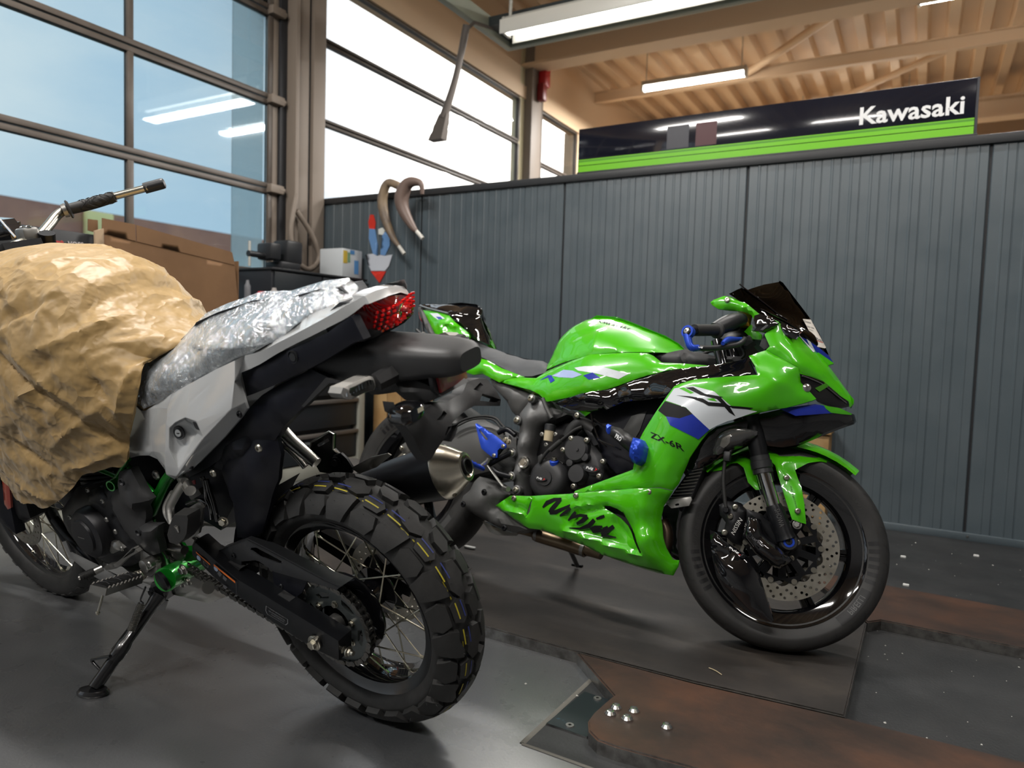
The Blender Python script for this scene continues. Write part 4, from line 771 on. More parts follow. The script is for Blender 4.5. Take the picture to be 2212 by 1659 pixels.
WP = [(.539,.1,.786),(.503,.112,.782),(.474,.118,.786),(.324,.135,.845),(.242,.138,.875),(.152,.134,.909),(.092,.13,.929),(.062,.126,.94),(.095,.124,.9),(.104,.124,.885),(.093,.128,.84),(.094,.126,.825),(.118,.124,.806),(.19,.128,.752),(.304,.13,.677),(.337,.131,.657),(.392,.14,.63),(.412,.146,.644),(.417,.144,.656),(.459,.13,.671),(.508,.12,.669),(.562,.112,.659),(.635,.1,.638),(.626,.1,.658),(.583,.097,.738),(.323,.154,.817),(.337,.158,.782),(.373,.157,.708),(.398,.152,.67),(.092,.142,.888),(.111,.15,.831),(.23,.154,.752),(.367,.15,.646),(.329,.158,.772),(.301,.159,.788),(.261,.158,.803),(.228,.156,.796),(.224,.155,.773),(.223,.154,.762),(.349,.151,.668),(.355,.157,.721),(.342,.146,.764),(.321,.146,.777),(.284,.145,.791),(.279,.136,.767),(.269,.136,.758),(.359,.147,.697),(.394,.134,.807),(.458,.128,.742),(.466,.132,.69)]
wp = facet('white_side_panel', WP, [(0, 1, 48, 24), (1, 2, 47, 48), (2, 3, 47), (3, 25, 47), (47, 25, 26, 48), (48, 26, 27, 49), (24, 48, 49, 23), (23, 49, 20, 21), (23, 21, 22), (49, 27, 28, 19), (49, 19, 20), (28, 18, 19), (28, 17, 18),
    (3, 4, 35, 34, 33, 26, 25), (4, 5, 36, 35), (5, 6, 29, 30, 36), (30, 37, 36), (30, 31, 38, 37), (31, 32, 39, 38), (26, 33, 40, 27), (27, 40, 39, 28), (28, 39, 32, 17), (6, 7, 8, 9, 29), (29, 9, 10, 30), (30, 10, 11, 12, 13, 31), (31, 13, 14, 15, 32), (32, 15, 16), (32, 16, 17),
    (33, 34, 42, 41), (34, 35, 43, 42), (35, 36, 44, 43), (36, 37, 45, 44), (37, 38, 45), (33, 41, 46, 40), (41, 42, 43, 44, 45, 46), (45, 38, 39), (45, 39, 46), (46, 39, 40)], WHITE, kx, t=.006, bev=.0035, ang=35)
mirror(wp)
kk = [(.306,.152,.762)][0]; kk = [(.316,.145,.758)][0]
ky = lathe('key_lock', [(0, 0), (0, .0155), (.004, .0155), (.0045, .0145), (.003, .011), (.004, .0105), (.0045, .009), (.0045, 0)], kk, (-.15, 1, .1), BLK, wp, n=28); lathe('lock_barrel', [(.0045, 0), (.0045, .0088), (.006, .0085), (.006, 0)], kk, (-.15, 1, .1), ALU, ky, n=20); box('key_slot', (kk[0]-.001, kk[1]+.0065, kk[2]), (.007, .001, .0022), DKG, ky)
for p in [(.109,.135,.815),(.324,.135,.671)]: bolt(wp, p, (0, 1, 0), .0065, BLKM, 'allen')
facet('panel_vent', [(.249,.153,.796),(.234,.154,.793),(.231,.153,.775),(.263,.14,.769)], [(0, 1, 2, 3)], DKG, wp, t=.002, bev=0)
# white tail: top and flank in one skin, mirrored about the centre line
ST = [[(.095,.124,.9),(.061,.127,.94),(.086,.105,.935)], [(.031,.122,.921),(.015,.126,.949),(.045,.1,.947)], [(-.027,.12,.946),(-.038,.124,.968),(-.007,.095,.972)], [(-.08,.117,.966),(-.085,.121,.985),(-.046,.085,.99)], [(-.119,.114,.98),(-.127,.117,1.001),(-.082,.072,1.016)], [(-.164,.108,.997),(-.17,.111,1.018),(-.114,.055,1.026)], [(-.207,.1,1.014),(-.206,.102,1.034),(-.141,.045,1.033)], [(-.242,.085,1.036),(-.237,.085,1.048),(-.17,.03,1.038)]]
def right(p, k): w = max(0, (k-4)/3); return (p[0]+.034*w, -p[1]*(1-.12*w), p[2])
rings = [[a, b, c, (c[0], 0, c[2]+.004), right(c, k), right(b, k), right(a, k)] for k, (a, b, c) in enumerate(ST)]
wt = loft('white_tail', rings, WHITE, kx, closed=False, caps=False, ang=30, sub=3)
LIP = [[(-.249,.085,1.035),(-.241,.085,1.049)], [(-.24,.045,1.034),(-.232,.045,1.05)], [(-.226,0,1.032),(-.221,0,1.047)], [(-.214,-.045,1.028),(-.205,-.045,1.042)], [(-.206,-.08,1.015),(-.194,-.08,1.033)]]
loft('tail_lip', [[a, (a[0]+.004, a[1], a[2]+.009), b, (b[0]+.03, b[1], b[2]+.002), (a[0]+.03, a[1], a[2]-.004)] for a, b in LIP], WHITE, kx, ang=25)
# tail lamp: housing, red lens, inner reflector steps
LENS = M('red_lens', (.55, .004, .008), .05, coat=1, emit=((1, .01, .01), .05)); LENSD = M('red_lens_deep', (.16, .002, .004), .1, coat=1)
hs_ = face('tail_lamp', [(-.2,.092,1.013),(-.242,.088,1.038),(-.229,0,1.039),(-.2,-.088,1.012),(-.212,-.092,1.008),(-.208,-.09,.973),(-.191,-.08,.958),(-.175,-.05,.948),(-.21,.05,.959),(-.21,.06,.958),(-.192,.08,.96),(-.197,.09,.988)], BLK, kx, side=-1, t=.05, edge=.004, ew=.006, res=.015, off=-.006)
ln = face('lens', [(-.201,.087,1.01),(-.241,.085,1.033),(-.225,0,1.03),(-.218,-.045,1.023),(-.207,-.08,1.012),(-.212,-.087,1.008),(-.207,-.087,.977),(-.202,-.08,.969),(-.195,-.035,.968),(-.2,.01,.968),(-.2,.04,.963),(-.194,.077,.966),(-.198,.085,.995)], LENSD, hs_, inner=[(-.235, 0, .99)], side=-1, t=.012, edge=.004, ew=.006, res=.012)
face('reflector_bowl', [(-.2,.07,1.004),(-.212,.045,1.014),(-.21,-.01,1.014),(-.21,-.05,1.013),(-.208,-.083,1.007),(-.204,-.083,.98),(-.2,-.075,.972),(-.197,-.03,.973),(-.202,.015,.974),(-.201,.042,.968),(-.199,.06,.972)], LENS, hs_, inner=[(-.242, 0, .985)], side=-1, t=.006, edge=.004, ew=.008, res=.012, off=.003)
S_ = M('lamp_facet', (.95, .012, .012), .08, coat=1); fx_, _, _ = SURF[ln.name]; P = [(-.201,.06,.989),(-.208,-.075,1)]
for k in range(11):
    for j in range(6):
        f_ = (k+.5)/11; y = P[0][1]+(P[1][1]-P[0][1])*f_; z = P[0][2]+(P[1][2]-P[0][2])*f_+.022-.0085*j
        if abs(f_-.5)*2 > (1.0, 1, 1, 1, .8, .6)[j] or (.35 < f_ < .55 and j in (1, 2, 3)): continue
        box('lamp_facet', (float(fx_(np.array([[y, z]]))[0])-.0128, y, z), (.003, .008, .0045), S_, ln, R=Matrix.Rotation(.35-.07*k, 3, 'Z') @ Matrix.Rotation(.3*((k+j) % 3-1), 3, 'Y'))
bp_ = [(-.208,-.01,1.003)][0]; lathe('bulb', [(0, .007), (.006, .0065), (.010, .004), (.011, 0)], (float(fx_(np.array([[bp_[1], bp_[2]]]))[0])-.012, bp_[1], bp_[2]), (-1, 0, 0), M('bulb_glass', (.5, .03, .03), .1, coat=1), ln, n=16)
# rear fender, number-plate carrier, reflector, indicators
FD = [((-.06, 0, .905), .085, .05), ((-.13, 0, .906), .08, .046), ((-.2, 0, .909), .074, .042), ((-.27, 0, .913), .068, .036), ((-.325, 0, .915), .062, .031), ((-.37, 0, .915), .052, .026), ((-.39, 0, .914), .034, .018)]
fd = loft('rear_fender', [ring(c, a, b, 28, 3.6) for c, a, b in FD], GRYP, kx, sub=3); lathe('fender_screw', [(.002, 0), (.002, .005), (0, .006)], [(-.376,.03,.924)][0], (-.8, .6, 0), DKG, fd, n=14)
shell('fender_bracket', [(-.133,.05,.935),(-.168,.05,.947),(-.171,.05,.906),(-.187,.05,.887),(-.247,.05,.898),(-.27,.05,.888),(-.315,.05,.874),(-.343,.05,.853),(-.302,.05,.837),(-.255,.05,.841),(-.238,.05,.855),(-.174,.05,.845),(-.146,.05,.869),(-.122,.05,.889)], GRYP, kx, inner=[(-.198,.065,.876),(-.266,.065,.88)], t=.09, edge=.008, ew=.014, res=.02)
face('plate_carrier', [(-.305,.13,.871),(-.315,.125,.843),(-.316,.11,.805),(-.308,.09,.768),(-.31,.075,.736),(-.318,.07,.738),(-.327,.045,.764),(-.336,.04,.772),(-.336,.015,.792),(-.326,-.075,.792),(-.346,-.135,.772),(-.353,-.135,.786),(-.321,-.14,.828),(-.307,-.13,.831),(-.299,-.1,.832),(-.305,-.07,.818),(-.31,-.01,.822),(-.312,.03,.836),(-.307,.06,.831),(-.303,.09,.83),(-.303,.115,.834),(-.303,.13,.852)], GRYP, kx, side=-1, t=.026, edge=.003, ew=.005, res=.014, off=.006,
     holes=[[(-.304,.045,.807),(-.311,.018,.816),(-.309,.015,.809),(-.304,.035,.803)], [(-.3,.03,.789),(-.304,0,.784),(-.306,.028,.758),(-.307,.04,.765),(-.304,.04,.778)], [(-.317,-.1,.817),(-.321,-.125,.824),(-.322,-.125,.818),(-.315,-.11,.81)], [(-.329,-.095,.796),(-.333,-.11,.806),(-.342,-.135,.786),(-.34,-.132,.78)]])
ll = [(-.325,.11,.844)][0]; l_ = loft('plate_lamp', [ring((ll[0]+d, ll[1], ll[2]), a, a*.55, 18, 2.3) for d, a in ((-.012, .022), (-.004, .034), (.02, .036), (.03, .03))], BLKS, kx); box('lamp_mark', (ll[0]-.0115, ll[1]-.012, ll[2]+.004), (.002, .016, .008), M('lamp_mark', (.7, .66, .5), .5), l_)
rf = face('reflector', [(-.335,.045,.89),(-.322,-.06,.881),(-.322,-.062,.855),(-.334,.04,.86)], M('red_reflector', (.26, .008, .012), .22, coat=.6, bump=(900, .6)), kx, side=-1, t=.006, edge=.002, ew=.003, res=.012, off=.012)
face('reflector_back', [(-.336,.055,.893),(-.336,.045,.895),(-.319,-.058,.884),(-.321,-.066,.853),(-.336,.042,.856),(-.333,.05,.865)], BLK, rf, side=-1, t=.008, edge=.002, res=.015, off=.004)
CLR = M('clear_lens', (.62, .6, .56), .12, coat=1, spec=.7); 
def indicator(pts, stalk, root, y_):
    e = face('indicator', pts, CLR, kx, side=-1, t=.03, edge=.006, ew=.008, res=.01, off=.004); c = sum((Vector(p) for p in pts), Vector())/len(pts)
    inn = [tuple(c+(Vector(p)-c)*.72) for p in pts]; face('led_bed', inn, M('led_bed', (.05, .05, .048), .3), e, side=-1, t=.002, edge=0, res=.01, off=.0052)
    a, b = Vector(pts[0]), Vector(pts[2]); 
    for k in range(9):
        q = a+(b-a)*((k+1.3)/11.6); box('led_fin', (c.x-.007, q.y, c.z+(q.z-c.z)*.55), (.003, .0022, .009), CHR, e)
    tube('stalk', [root, stalk], [.02, .017], GRYP, e, n=6, sm=0); return e
indicator([(-.246,.188,.902),(-.254,.186,.913),(-.233,.1,.905),(-.237,.09,.9),(-.239,.09,.883),(-.235,.095,.877),(-.244,.165,.883),(-.243,.18,.891)], [(-.242,.095,.892)][0], [(-.258,.055,.901)][0], 1)
indicator([(-.172,-.2,.886),(-.273,-.13,.927),(-.288,-.125,.922),(-.289,-.125,.914),(-.28,-.13,.902),(-.181,-.2,.875)], [(-.287,-.125,.911)][0], [(-.281,-.05,.9)][0], -1)
# ---- exhaust on the far side, heat shield, brackets and pegs
def ell_loft(name, a, b, st, mat, parent, n=28, up=(0, 0, 1), ang=35):
    a, b = np.array(a, float), np.array(b, float); d, u, w = basis(b-a, up); L_ = np.linalg.norm(b-a)
    return loft(name, [[a+d*t*L_+u*ru*math.cos(2*math.pi*i/n)+w*rw*math.sin(2*math.pi*i/n) for i in range(n)] for t, ru, rw in st], mat, parent, ang=ang)
ma, mb = [(-.172,-.165,.591)][0], [(.09,-.12,.519)][0]; EXB = M('exhaust_black', (.014, .0145, .018), .38, .2); BRS = M('brushed_end_cap', (.50, .46, .38), .26, 1, bump=(200, .05))
mu_ = ell_loft('muffler', ma, mb, [(.06, .066, .05), (.12, .0665, .051), (.5, .058, .047), (.8, .048, .043), (1.0, .03, .03)], EXB, kx)
ec = ell_loft('end_cap', ma, mb, [(-.15, .019, .019), (-.17, .026, .025), (-.165, .034, .03), (-.14, .037, .032), (-.06, .052, .041), (.03, .064, .049), (.06, .067, .051), (.075, .067, .051)], BRS, mu_, ang=25)
ell_loft('outlet', ma, mb, [(-.12, .001, .001), (-.1205, .0155, .0155), (-.185, .0155, .0155), (-.185, .0185, .0185), (-.15, .0185, .0185)], DKG, ec)
for t, a in ((.02, .6), (.0, 3.6)):
    d, u, w = basis(np.array(mb)-np.array(ma)); pp = np.array(ma)+d*t*.2+u*.058*math.cos(a)+w*.046*math.sin(a); bolt(ec, tuple(pp), tuple(-d*.7+u*math.cos(a)*.6+w*math.sin(a)*.6), .0055, STL, 'allen')
shell('heat_shield', [(.065,-.09,.598),(-.008,-.09,.635),(-.061,-.09,.651),(-.07,-.09,.647),(-.019,-.09,.611),(.039,-.09,.587)], ALU, mu_, t=.003, edge=.002, res=.02)
tube('header_pipe', [mb, (.2, -.11, .5), (.35, -.12, .42), (.62, -.1, .36), (.85, -.03, .4), (.9, 0, .52)], .021, ALUD, kx, n=14)
shell('muffler_bracket', [(.123,-.09,.605),(.115,-.09,.624),(.087,-.09,.634),(.071,-.09,.621),(.058,-.09,.599),(.065,-.09,.584),(.131,-.09,.575)], BLKM, kx, t=.006, edge=.002, res=.02); bolt(kx, [(.101,-.085,.613)][0], (-.3, .9, 0), .009, BLKM)
rp = shell('rear_peg_plate', [(.266,-.15,.587),(.248,-.15,.621),(.175,-.15,.658),(.159,-.15,.652),(.171,-.15,.611),(.153,-.15,.595),(.187,-.15,.571),(.198,-.15,.538),(.241,-.15,.538)], BLKM, kx, t=.006, edge=.001, res=.02, holes=[[(.234,-.15,.614),(.185,-.15,.638),(.182,-.15,.631),(.225,-.15,.61)]]); tube('plate_edge', [(.258,-.145,.591),(.241,-.145,.624),(.17,-.145,.66),(.155,-.145,.656),(.168,-.145,.613),(.15,-.145,.602)], .003, ALU, rp, n=6, sm=0)
tube('rear_subframe_tube', [(.26,-.07,.696),(.22,-.07,.657),(.151,-.07,.61)], [.017, .017, .014], ALU, kx, n=14, sm=0); tube('rear_subframe_tube', [(.339,-.1,.626),(.289,-.1,.626),(.254,-.1,.603),(.229,-.1,.577)], .009, ALU, kx, n=10); tube('rear_subframe_tube', [(.372,-.12,.603),(.353,-.12,.595)], .013, ALU, kx, n=12, sm=0)
tube('left_peg_tube', [(.417,.11,.635),(.379,.13,.632),(.312,.16,.623)], [.012, .0125, .0125], ALU, kx, n=16, sm=0); tube('left_peg_tube', [(.339,.15,.638),(.363,.15,.62),(.401,.15,.586),(.427,.15,.558),(.439,.15,.516)], [.0095, .0105, .0105, .010, .009], ALU, kx, n=12); tube('left_peg_tube', [(.419,.14,.593),(.461,.14,.554),(.472,.14,.528),(.46,.14,.505)], .0062, ALU, kx, n=10)
pl_ = shell('peg_bracket', [(.37,.165,.558),(.296,.165,.596),(.281,.165,.597),(.276,.165,.587),(.3,.165,.542),(.319,.165,.515),(.351,.165,.497),(.343,.165,.493),(.358,.165,.476),(.379,.165,.471),(.389,.165,.493)], ALUD, kx, t=.006, edge=.0015, ew=.003, res=.012, holes=[[(.358,.165,.545),(.342,.165,.56),(.312,.165,.576),(.304,.165,.571),(.314,.165,.558),(.346,.165,.541)]]); bolt(pl_, [(.347,.166,.516)][0], (0, 1, 0), .006, STL, 'allen')
pg = loft('passenger_peg', [[tuple(Vector(p)+Vector((0, dy, 0))) for p in pts] for dy, pts in ((0, [(.314,.21,.588),(.266,.21,.594),(.266,.21,.586),(.287,.21,.546),(.305,.21,.528),(.336,.21,.509),(.364,.21,.509),(.364,.21,.528),(.343,.21,.557),(.332,.21,.569)]), (-.03, [(.317,.21,.59),(.261,.21,.597),(.262,.21,.587),(.283,.21,.546),(.306,.21,.526),(.337,.21,.507),(.369,.21,.505),(.37,.21,.527),(.347,.21,.557),(.334,.21,.568)]))], RUB, kx); tube('peg_stop', [(.314,.211,.561),(.314,.211,.545)], [.006, .002], ALUD, pg, n=8, sm=0)
# ---- green frame tubes, frame guard, pivot casting
tube('frame_tube', [(.402,.1,.654),(.5,.09,.6),(.563,.09,.544),(.626,.09,.481)], .0145, MGRN, kx, n=18); tube('frame_tube', [(.663,.1,.621),(.617,.1,.588),(.571,.1,.551)], .0062, MGRN, kx, n=12, sm=0); tube('frame_tube', [(.84,.1,.588),(.771,.1,.581),(.723,.1,.574)], .006, MGRN, kx, n=10, sm=0); tube('frame_tube', [(.621,.11,.641),(.67,.11,.605),(.71,.11,.575)], .0062, MGRN, kx, n=10)
tube('frame_tube', [(.61,.1,.47),(.615,.1,.445),(.615,.1,.408),(.596,.1,.364),(.601,.1,.318)], [.007, .0075, .008, .008, .008], MGRN, kx, n=12)
lathe('frame_ring', [(-.012, .011), (.012, .011), (.012, .0145), (-.012, .0145)], [(.685,.13,.572)][0], (-.2, 1, 0), MGRN, kx, n=24, closed=True)
pc = tube('pivot_casting', [(.514,.165,.349),(.523,.14,.343),(.551,.09,.324),(.561,.04,.315)], [.031, .031, .030, .026], MGRN, kx, n=24, sm=0); lathe('pivot_end', [(0, .026), (.008, .026), (.01, .022), (.01, 0)], [(.513,.168,.35)][0], (0.1, 1, -.1), BLKM, pc, n=24)
shell('frame_gusset', [(.607,.1,.375),(.57,.1,.369),(.536,.1,.355),(.535,.1,.321),(.609,.1,.273),(.654,.1,.273),(.649,.1,.31),(.614,.1,.339)], MGRN, kx, t=.05, edge=.01, ew=.015, res=.015); bolt(kx, [(.463,.14,.375)][0], (0, 1, 0), .010, ALU)
lathe('pivot_collar', [(-.02, .018), (.02, .018), (.022, .015), (.022, 0)], [(.616,.135,.358)][0], Y_, ALUD, kx, n=22); bolt(kx, [(.575,.158,.376)][0], (0, 1, 0), .008, ALU, 'allen')
shell('frame_guard', [(.639,.14,.614),(.583,.14,.628),(.561,.14,.574),(.542,.14,.549),(.572,.14,.524),(.587,.14,.478),(.534,.14,.48),(.555,.14,.431),(.562,.14,.396),(.599,.14,.383),(.652,.14,.396),(.671,.14,.414),(.702,.14,.437),(.717,.14,.471),(.725,.14,.52),(.701,.14,.546),(.666,.14,.56)], GRYP, kx, inner=[(.578,.16,.533),(.578,.16,.468)], t=.02, edge=.008, ew=.012, res=.018, crease=[(*[(.56,.14,.535),(.561,.14,.497)], .01, .012)])
for p in [(.596,.155,.602),(.591,.155,.462)]: lathe('guard_recess', [(-.002, .0), (-.002, .006), (.003, .008), (.003, .0095), (-.002, .0095)], p, Y_, DKG, kx, n=18)
# ---- engine
eb = shell('crankcase', [(.951,.12,.509),(.728,.12,.569),(.691,.12,.528),(.709,.12,.464),(.685,.12,.371),(.702,.12,.332),(.809,.12,.28),(.922,.12,.27),(1.05,.12,.328),(1.083,.12,.414)], ENG, kx, inner=[(.798,.135,.442)], t=.22, edge=.02, ew=.03, res=.03)
gc = [(.842,.15,.411)][0]; gcov = lathe('generator_cover', [(-.03, .075), (0, .074), (.012, .068), (.018, .056), (.018, .05), (.024, .048), (.026, .04), (.026, 0)], gc, Y_, ENG, eb, n=48)
box('cover_mark', (gc[0], gc[1]+.0262, gc[2]), (.03, .001, .002), ALUD, gcov)
for p in [(.804,.14,.543),(.746,.14,.519),(.755,.14,.463),(.729,.14,.432),(.724,.14,.382),(.949,.14,.437)]: bolt(eb, p, (0, 1, 0), .0065, ALUD, 'allen')
shell('upper_case', [(.844,.13,.523),(.788,.13,.545),(.737,.13,.529),(.748,.13,.49),(.795,.13,.457),(.851,.13,.466),(.876,.13,.483)], ENG, eb, t=.05, edge=.012, ew=.018, res=.015); shell('cylinder', [(.97,.06,.565),(.77,.06,.577),(.804,.06,.495),(.994,.06,.451)], ENG, kx, t=.12, edge=.006, res=.03)
for k in range(6): shell('cooling_fin', [(p[0], p[1], p[2]+.014*k) for p in [(.979,.075,.474),(.786,.075,.509),(.781,.075,.515),(.978,.075,.482)]], ENG, kx, t=.14, edge=.001, res=.05)
shell('case_boss', [(.823,.145,.35),(.77,.145,.394),(.752,.145,.394),(.731,.145,.376),(.781,.145,.354)], ALUD, eb, t=.02, edge=.006, ew=.01, res=.012)
tube('down_tube', [(1.338,.03,.383),(1.313,.03,.304),(1.242,.03,.207),(1.151,.03,.15)], .017, BLKM, kx, n=14); tube('down_tube', [(1.167,.09,.369),(1.113,.09,.315),(1.037,.09,.267),(.985,.09,.199)], .012, BLKM, kx, n=12)
shell('skid_plate', [(1.106,.12,.314),(1.079,.12,.323),(1.074,.12,.285),(.951,.12,.27),(.859,.12,.257),(.684,.12,.23),(.624,.12,.228),(.656,.12,.19),(.775,.12,.172),(.873,.12,.205),(1.004,.12,.229),(1.085,.12,.265)], M('skid_grey', (.36, .36, .355), .35, .5), kx, t=.004, edge=.003, res=.02)
loft('sump_guard', [[(x, y, z+abs(y)*.25) for y in (.11, .05, 0, -.05, -.11)] for x, z in ((.45, .232), (.6, .222), (.75, .23), (.88, .29), (.96, .38))], M('skid_grey', (.36, .36, .355), .35, .5), kx, closed=False, caps=False)
sl = shell('shift_lever', [(.814,.16,.316),(.79,.16,.328),(.75,.16,.34),(.702,.16,.368),(.641,.16,.409),(.629,.16,.413),(.614,.16,.403),(.68,.16,.37),(.748,.16,.326),(.779,.16,.315),(.81,.16,.306)], ALUD, kx, t=.012, edge=.003, ew=.005, res=.012, holes=[[(.703,.16,.365),(.635,.16,.409),(.624,.16,.411),(.634,.16,.399)]]); tube('lever_rubber', [(.856,.205,.302),(.85,.185,.302),(.847,.165,.301)], .0105, RUB, sl, n=16, sm=0); tube('lever_joint', [(.846,.168,.302),(.837,.15,.305)], .011, ALU, sl, n=8, sm=0); lathe('rubber_end', [(0, .007), (.004, .005), (.005, 0)], [(.854,.205,.302)][0], Vector([(.856,.205,.302)][0])-Vector([(.847,.165,.301)][0]), ALU, sl, n=16)
for k in range(5): pp = np.array([(.853,.2,.302)][0])*(1-k/5)+np.array([(.847,.17,.301)][0])*k/5; lathe('rubber_rib', [(-.0012, .0118), (.0012, .0118), (.0012, .009), (-.0012, .009)], pp, np.array([(.856,.205,.302)][0])-np.array([(.847,.165,.301)][0]), RUB, sl, n=16, closed=True)
# rider's peg with toothed sides and rubber pad
fo = [(.619,.27,.364)][0]; fi = [(.682,.15,.31)][0]; fo, fi = Vector(fo), Vector(fi); ax = (fi-fo); L_ = ax.length; ax.normalize(); fx = (Vector((1, 0, .1))-ax*Vector((1, 0, .1)).dot(ax)).normalized(); fz = fx.cross(ax); fz = -fz if fz.z < 0 else fz
fp = empty('rider_peg', (0, 0, 0)); bpy.data.objects.remove(fp)
def side_saw(sgn):
    pts = [(0, -.012), (L_, -.012)]; n = 9
    for k in range(n): pts += [(L_*(1-k/n), .004), (L_*(1-(k+.5)/n), .011)]
    return plate('peg_side', pts+[(0, .004)], ALUD, kx, fo+fx*sgn*.021, ax, fz, .004, res=.05)
fp = side_saw(-1); s2_ = side_saw(1); s2_.parent = fp; o = loft('peg_end', [[fo+fx*x*.022+fz*z+ax*d for x, z in ((-1, -.012), (1, -.012), (1, .006), (-1, .006))] for d in (-.004, .002)], ALUD, fp); o = loft('peg_pad', [[fo+ax*t*L_+fx*x*.019+fz*z for x, z in ((-1, -.01), (1, -.01), (1, .008), (.7, .011), (-.7, .011), (-1, .008))] for t in (.0, .03, .97, 1)], RUBD, fp)
for k in range(6): q = fo+ax*L_*(k+.7)/6.4; tube('pad_groove', [q-fx*.015+fz*.0112, q+ax*.008*(-1)**k+fz*.0117, q+fx*.015+fz*.0112], .0011, DKG, fp, n=5, sm=0)
tube('peg_feeler', [fo+ax*.022-fz*.012, fo+ax*.018-fz*.062], .0032, STL, fp, n=8, sm=0); lathe('feeler_ball', [(-.006, 0), (-.004, .0045), (0, .006), (.004, .0045), (.006, 0)], fo+ax*.018-fz*.064, (0, 0, 1), STL, fp, n=12)
tube('peg_mount', [fi-ax*.01, fi+ax*.045], .013, ALU, fp, n=10, sm=0); sp_ = [fi+ax*(.004+.0011*t)+fx*.014*math.cos(t*1.2)+fz*.014*math.sin(t*1.2) for t in range(26)]; tube('peg_spring', sp_, .0016, STL, fp, n=6, sm=2)
shell('peg_hanger', [(.65,.135,.392),(.621,.135,.379),(.596,.135,.363),(.604,.135,.334),(.645,.135,.307),(.666,.135,.306),(.677,.135,.336)], ALUD, kx, t=.012, edge=.004, res=.015)
# side stand
SSB = M('stand_black', (.009, .009, .01), .25, coat=.5)
ft = Vector([(.647,.343,.112)][0]); top = Vector([(.628,.13,.255)][0]); mid = top.lerp(ft, .55)
st = tube('side_stand', [top, top.lerp(ft, .12), top.lerp(ft, .5), top.lerp(ft, .54), top.lerp(ft, .66), top.lerp(ft, .7), ft.lerp(top, .02)], [.022, .0165, .0155, .020, .0195, .0165, .0165], SSB, kx, n=16, sm=0)
Mi = kx.matrix_world.inverted(); wft = kx.matrix_world @ ft
def kl(p): return tuple(Mi @ Vector(p))
loft('stand_foot', [[kl((wft.x+a*math.cos(.5)*q-b*math.sin(.5)*q*.62, wft.y+a*math.sin(.5)*q+b*math.cos(.5)*q*.62, z)) for a, b in [(math.cos(t)*.04, math.sin(t)*.04) for t in np.linspace(0, 2*math.pi, 24, endpoint=False)]] for q, z in ((.92, .0), (1, .003), (1, .009), (.85, .015))], SSB, st)
tube('stand_lug', [(.604,.3,.193),(.69,.3,.159),(.709,.3,.146),(.678,.3,.124)], .0042, SSB, st, n=8, sm=3); tube('stand_wire', [top.lerp(ft, .22)+Vector((.012, .02, 0)), top.lerp(ft, .56)+Vector((.018, .02, 0))], .0022, SSB, st, n=6, sm=0)
sa_, sb_ = Vector([(.608,.19,.272)][0]), Vector([(.598,.24,.226)][0]); dv = (sb_-sa_); a_, u_, w_ = (Vector(q) for q in basis(dv)); N_ = 20
tube('stand_spring', [sa_+dv*(t/(N_*8))+u_*.0085*math.cos(2*math.pi*t/8)+w_*.0085*math.sin(2*math.pi*t/8) for t in range(N_*8+1)], .0017, M('spring_steel', (.16, .155, .14), .35, .9), st, n=5, sm=0); tube('spring_hook', [(.626,.16,.298),(.67,.16,.248),(.663,.16,.24),(.674,.16,.23)], .0026, SSB, st, n=6)
sh_ = shell('stand_bracket', [(.654,.135,.285),(.584,.135,.306),(.575,.135,.281),(.612,.135,.24),(.66,.135,.211),(.678,.135,.231),(.675,.135,.257)], SSB, kx, t=.03, edge=.006, ew=.01, res=.012); bolt(sh_, [(.637,.14,.269)][0], (0, 1, 0), .009, BLKM)
for p in [(.525,.12,.308),(.493,.12,.322)]: bolt(kx, p, (0, 1, 0), .008, ALU)
# shock, hoses and dark clutter behind the side panel
tube('shock_absorber', [(.36, 0, .78), (.42, 0, .5)], .03, BLKM, kx, n=16, sm=0); sp_ = [(.36+.06*t/70+.036*math.cos(t*.6), .036*math.sin(t*.6), .76-.24*t/70) for t in range(70)]; tube('shock_spring', sp_, .005, BLKM, kx, n=6, sm=2)
shell('airbox', [(.733,.06,.608),(.559,.06,.636),(.435,.06,.62),(.303,.06,.649),(.326,.06,.536),(.411,.06,.445),(.493,.06,.47),(.672,.06,.467),(.747,.06,.511)], NVY, kx, t=.13, edge=.01, res=.04); shell('brake_reservoir', [(.443,.095,.562),(.393,.095,.582),(.386,.095,.569),(.434,.095,.546)], M('reservoir_grey', (.07, .07, .065), .4), kx, t=.03, edge=.004, res=.015); shell('warning_tag', [(.4,.1,.606),(.383,.1,.612),(.384,.1,.601),(.399,.1,.595)], M('tag_red', (.25, .02, .02), .5), kx, t=.002, edge=0, res=.02)
for t in ([(.367,.09,.618),(.362,.09,.594),(.371,.09,.562),(.364,.09,.539),(.371,.09,.506)], [(.352,.09,.613),(.352,.09,.584),(.349,.09,.547),(.351,.09,.504)], [(.455,.09,.533),(.403,.09,.551),(.371,.09,.544)]): tube('hose', t, .006, BLKS, kx, n=8)
bolt(kx, [(.552,.09,.598)][0], (0, 1, 0), .011, ALUD, 'allen'); bolt(kx, [(.328,.09,.506)][0], (-.4, 1, 0), .009, STL)
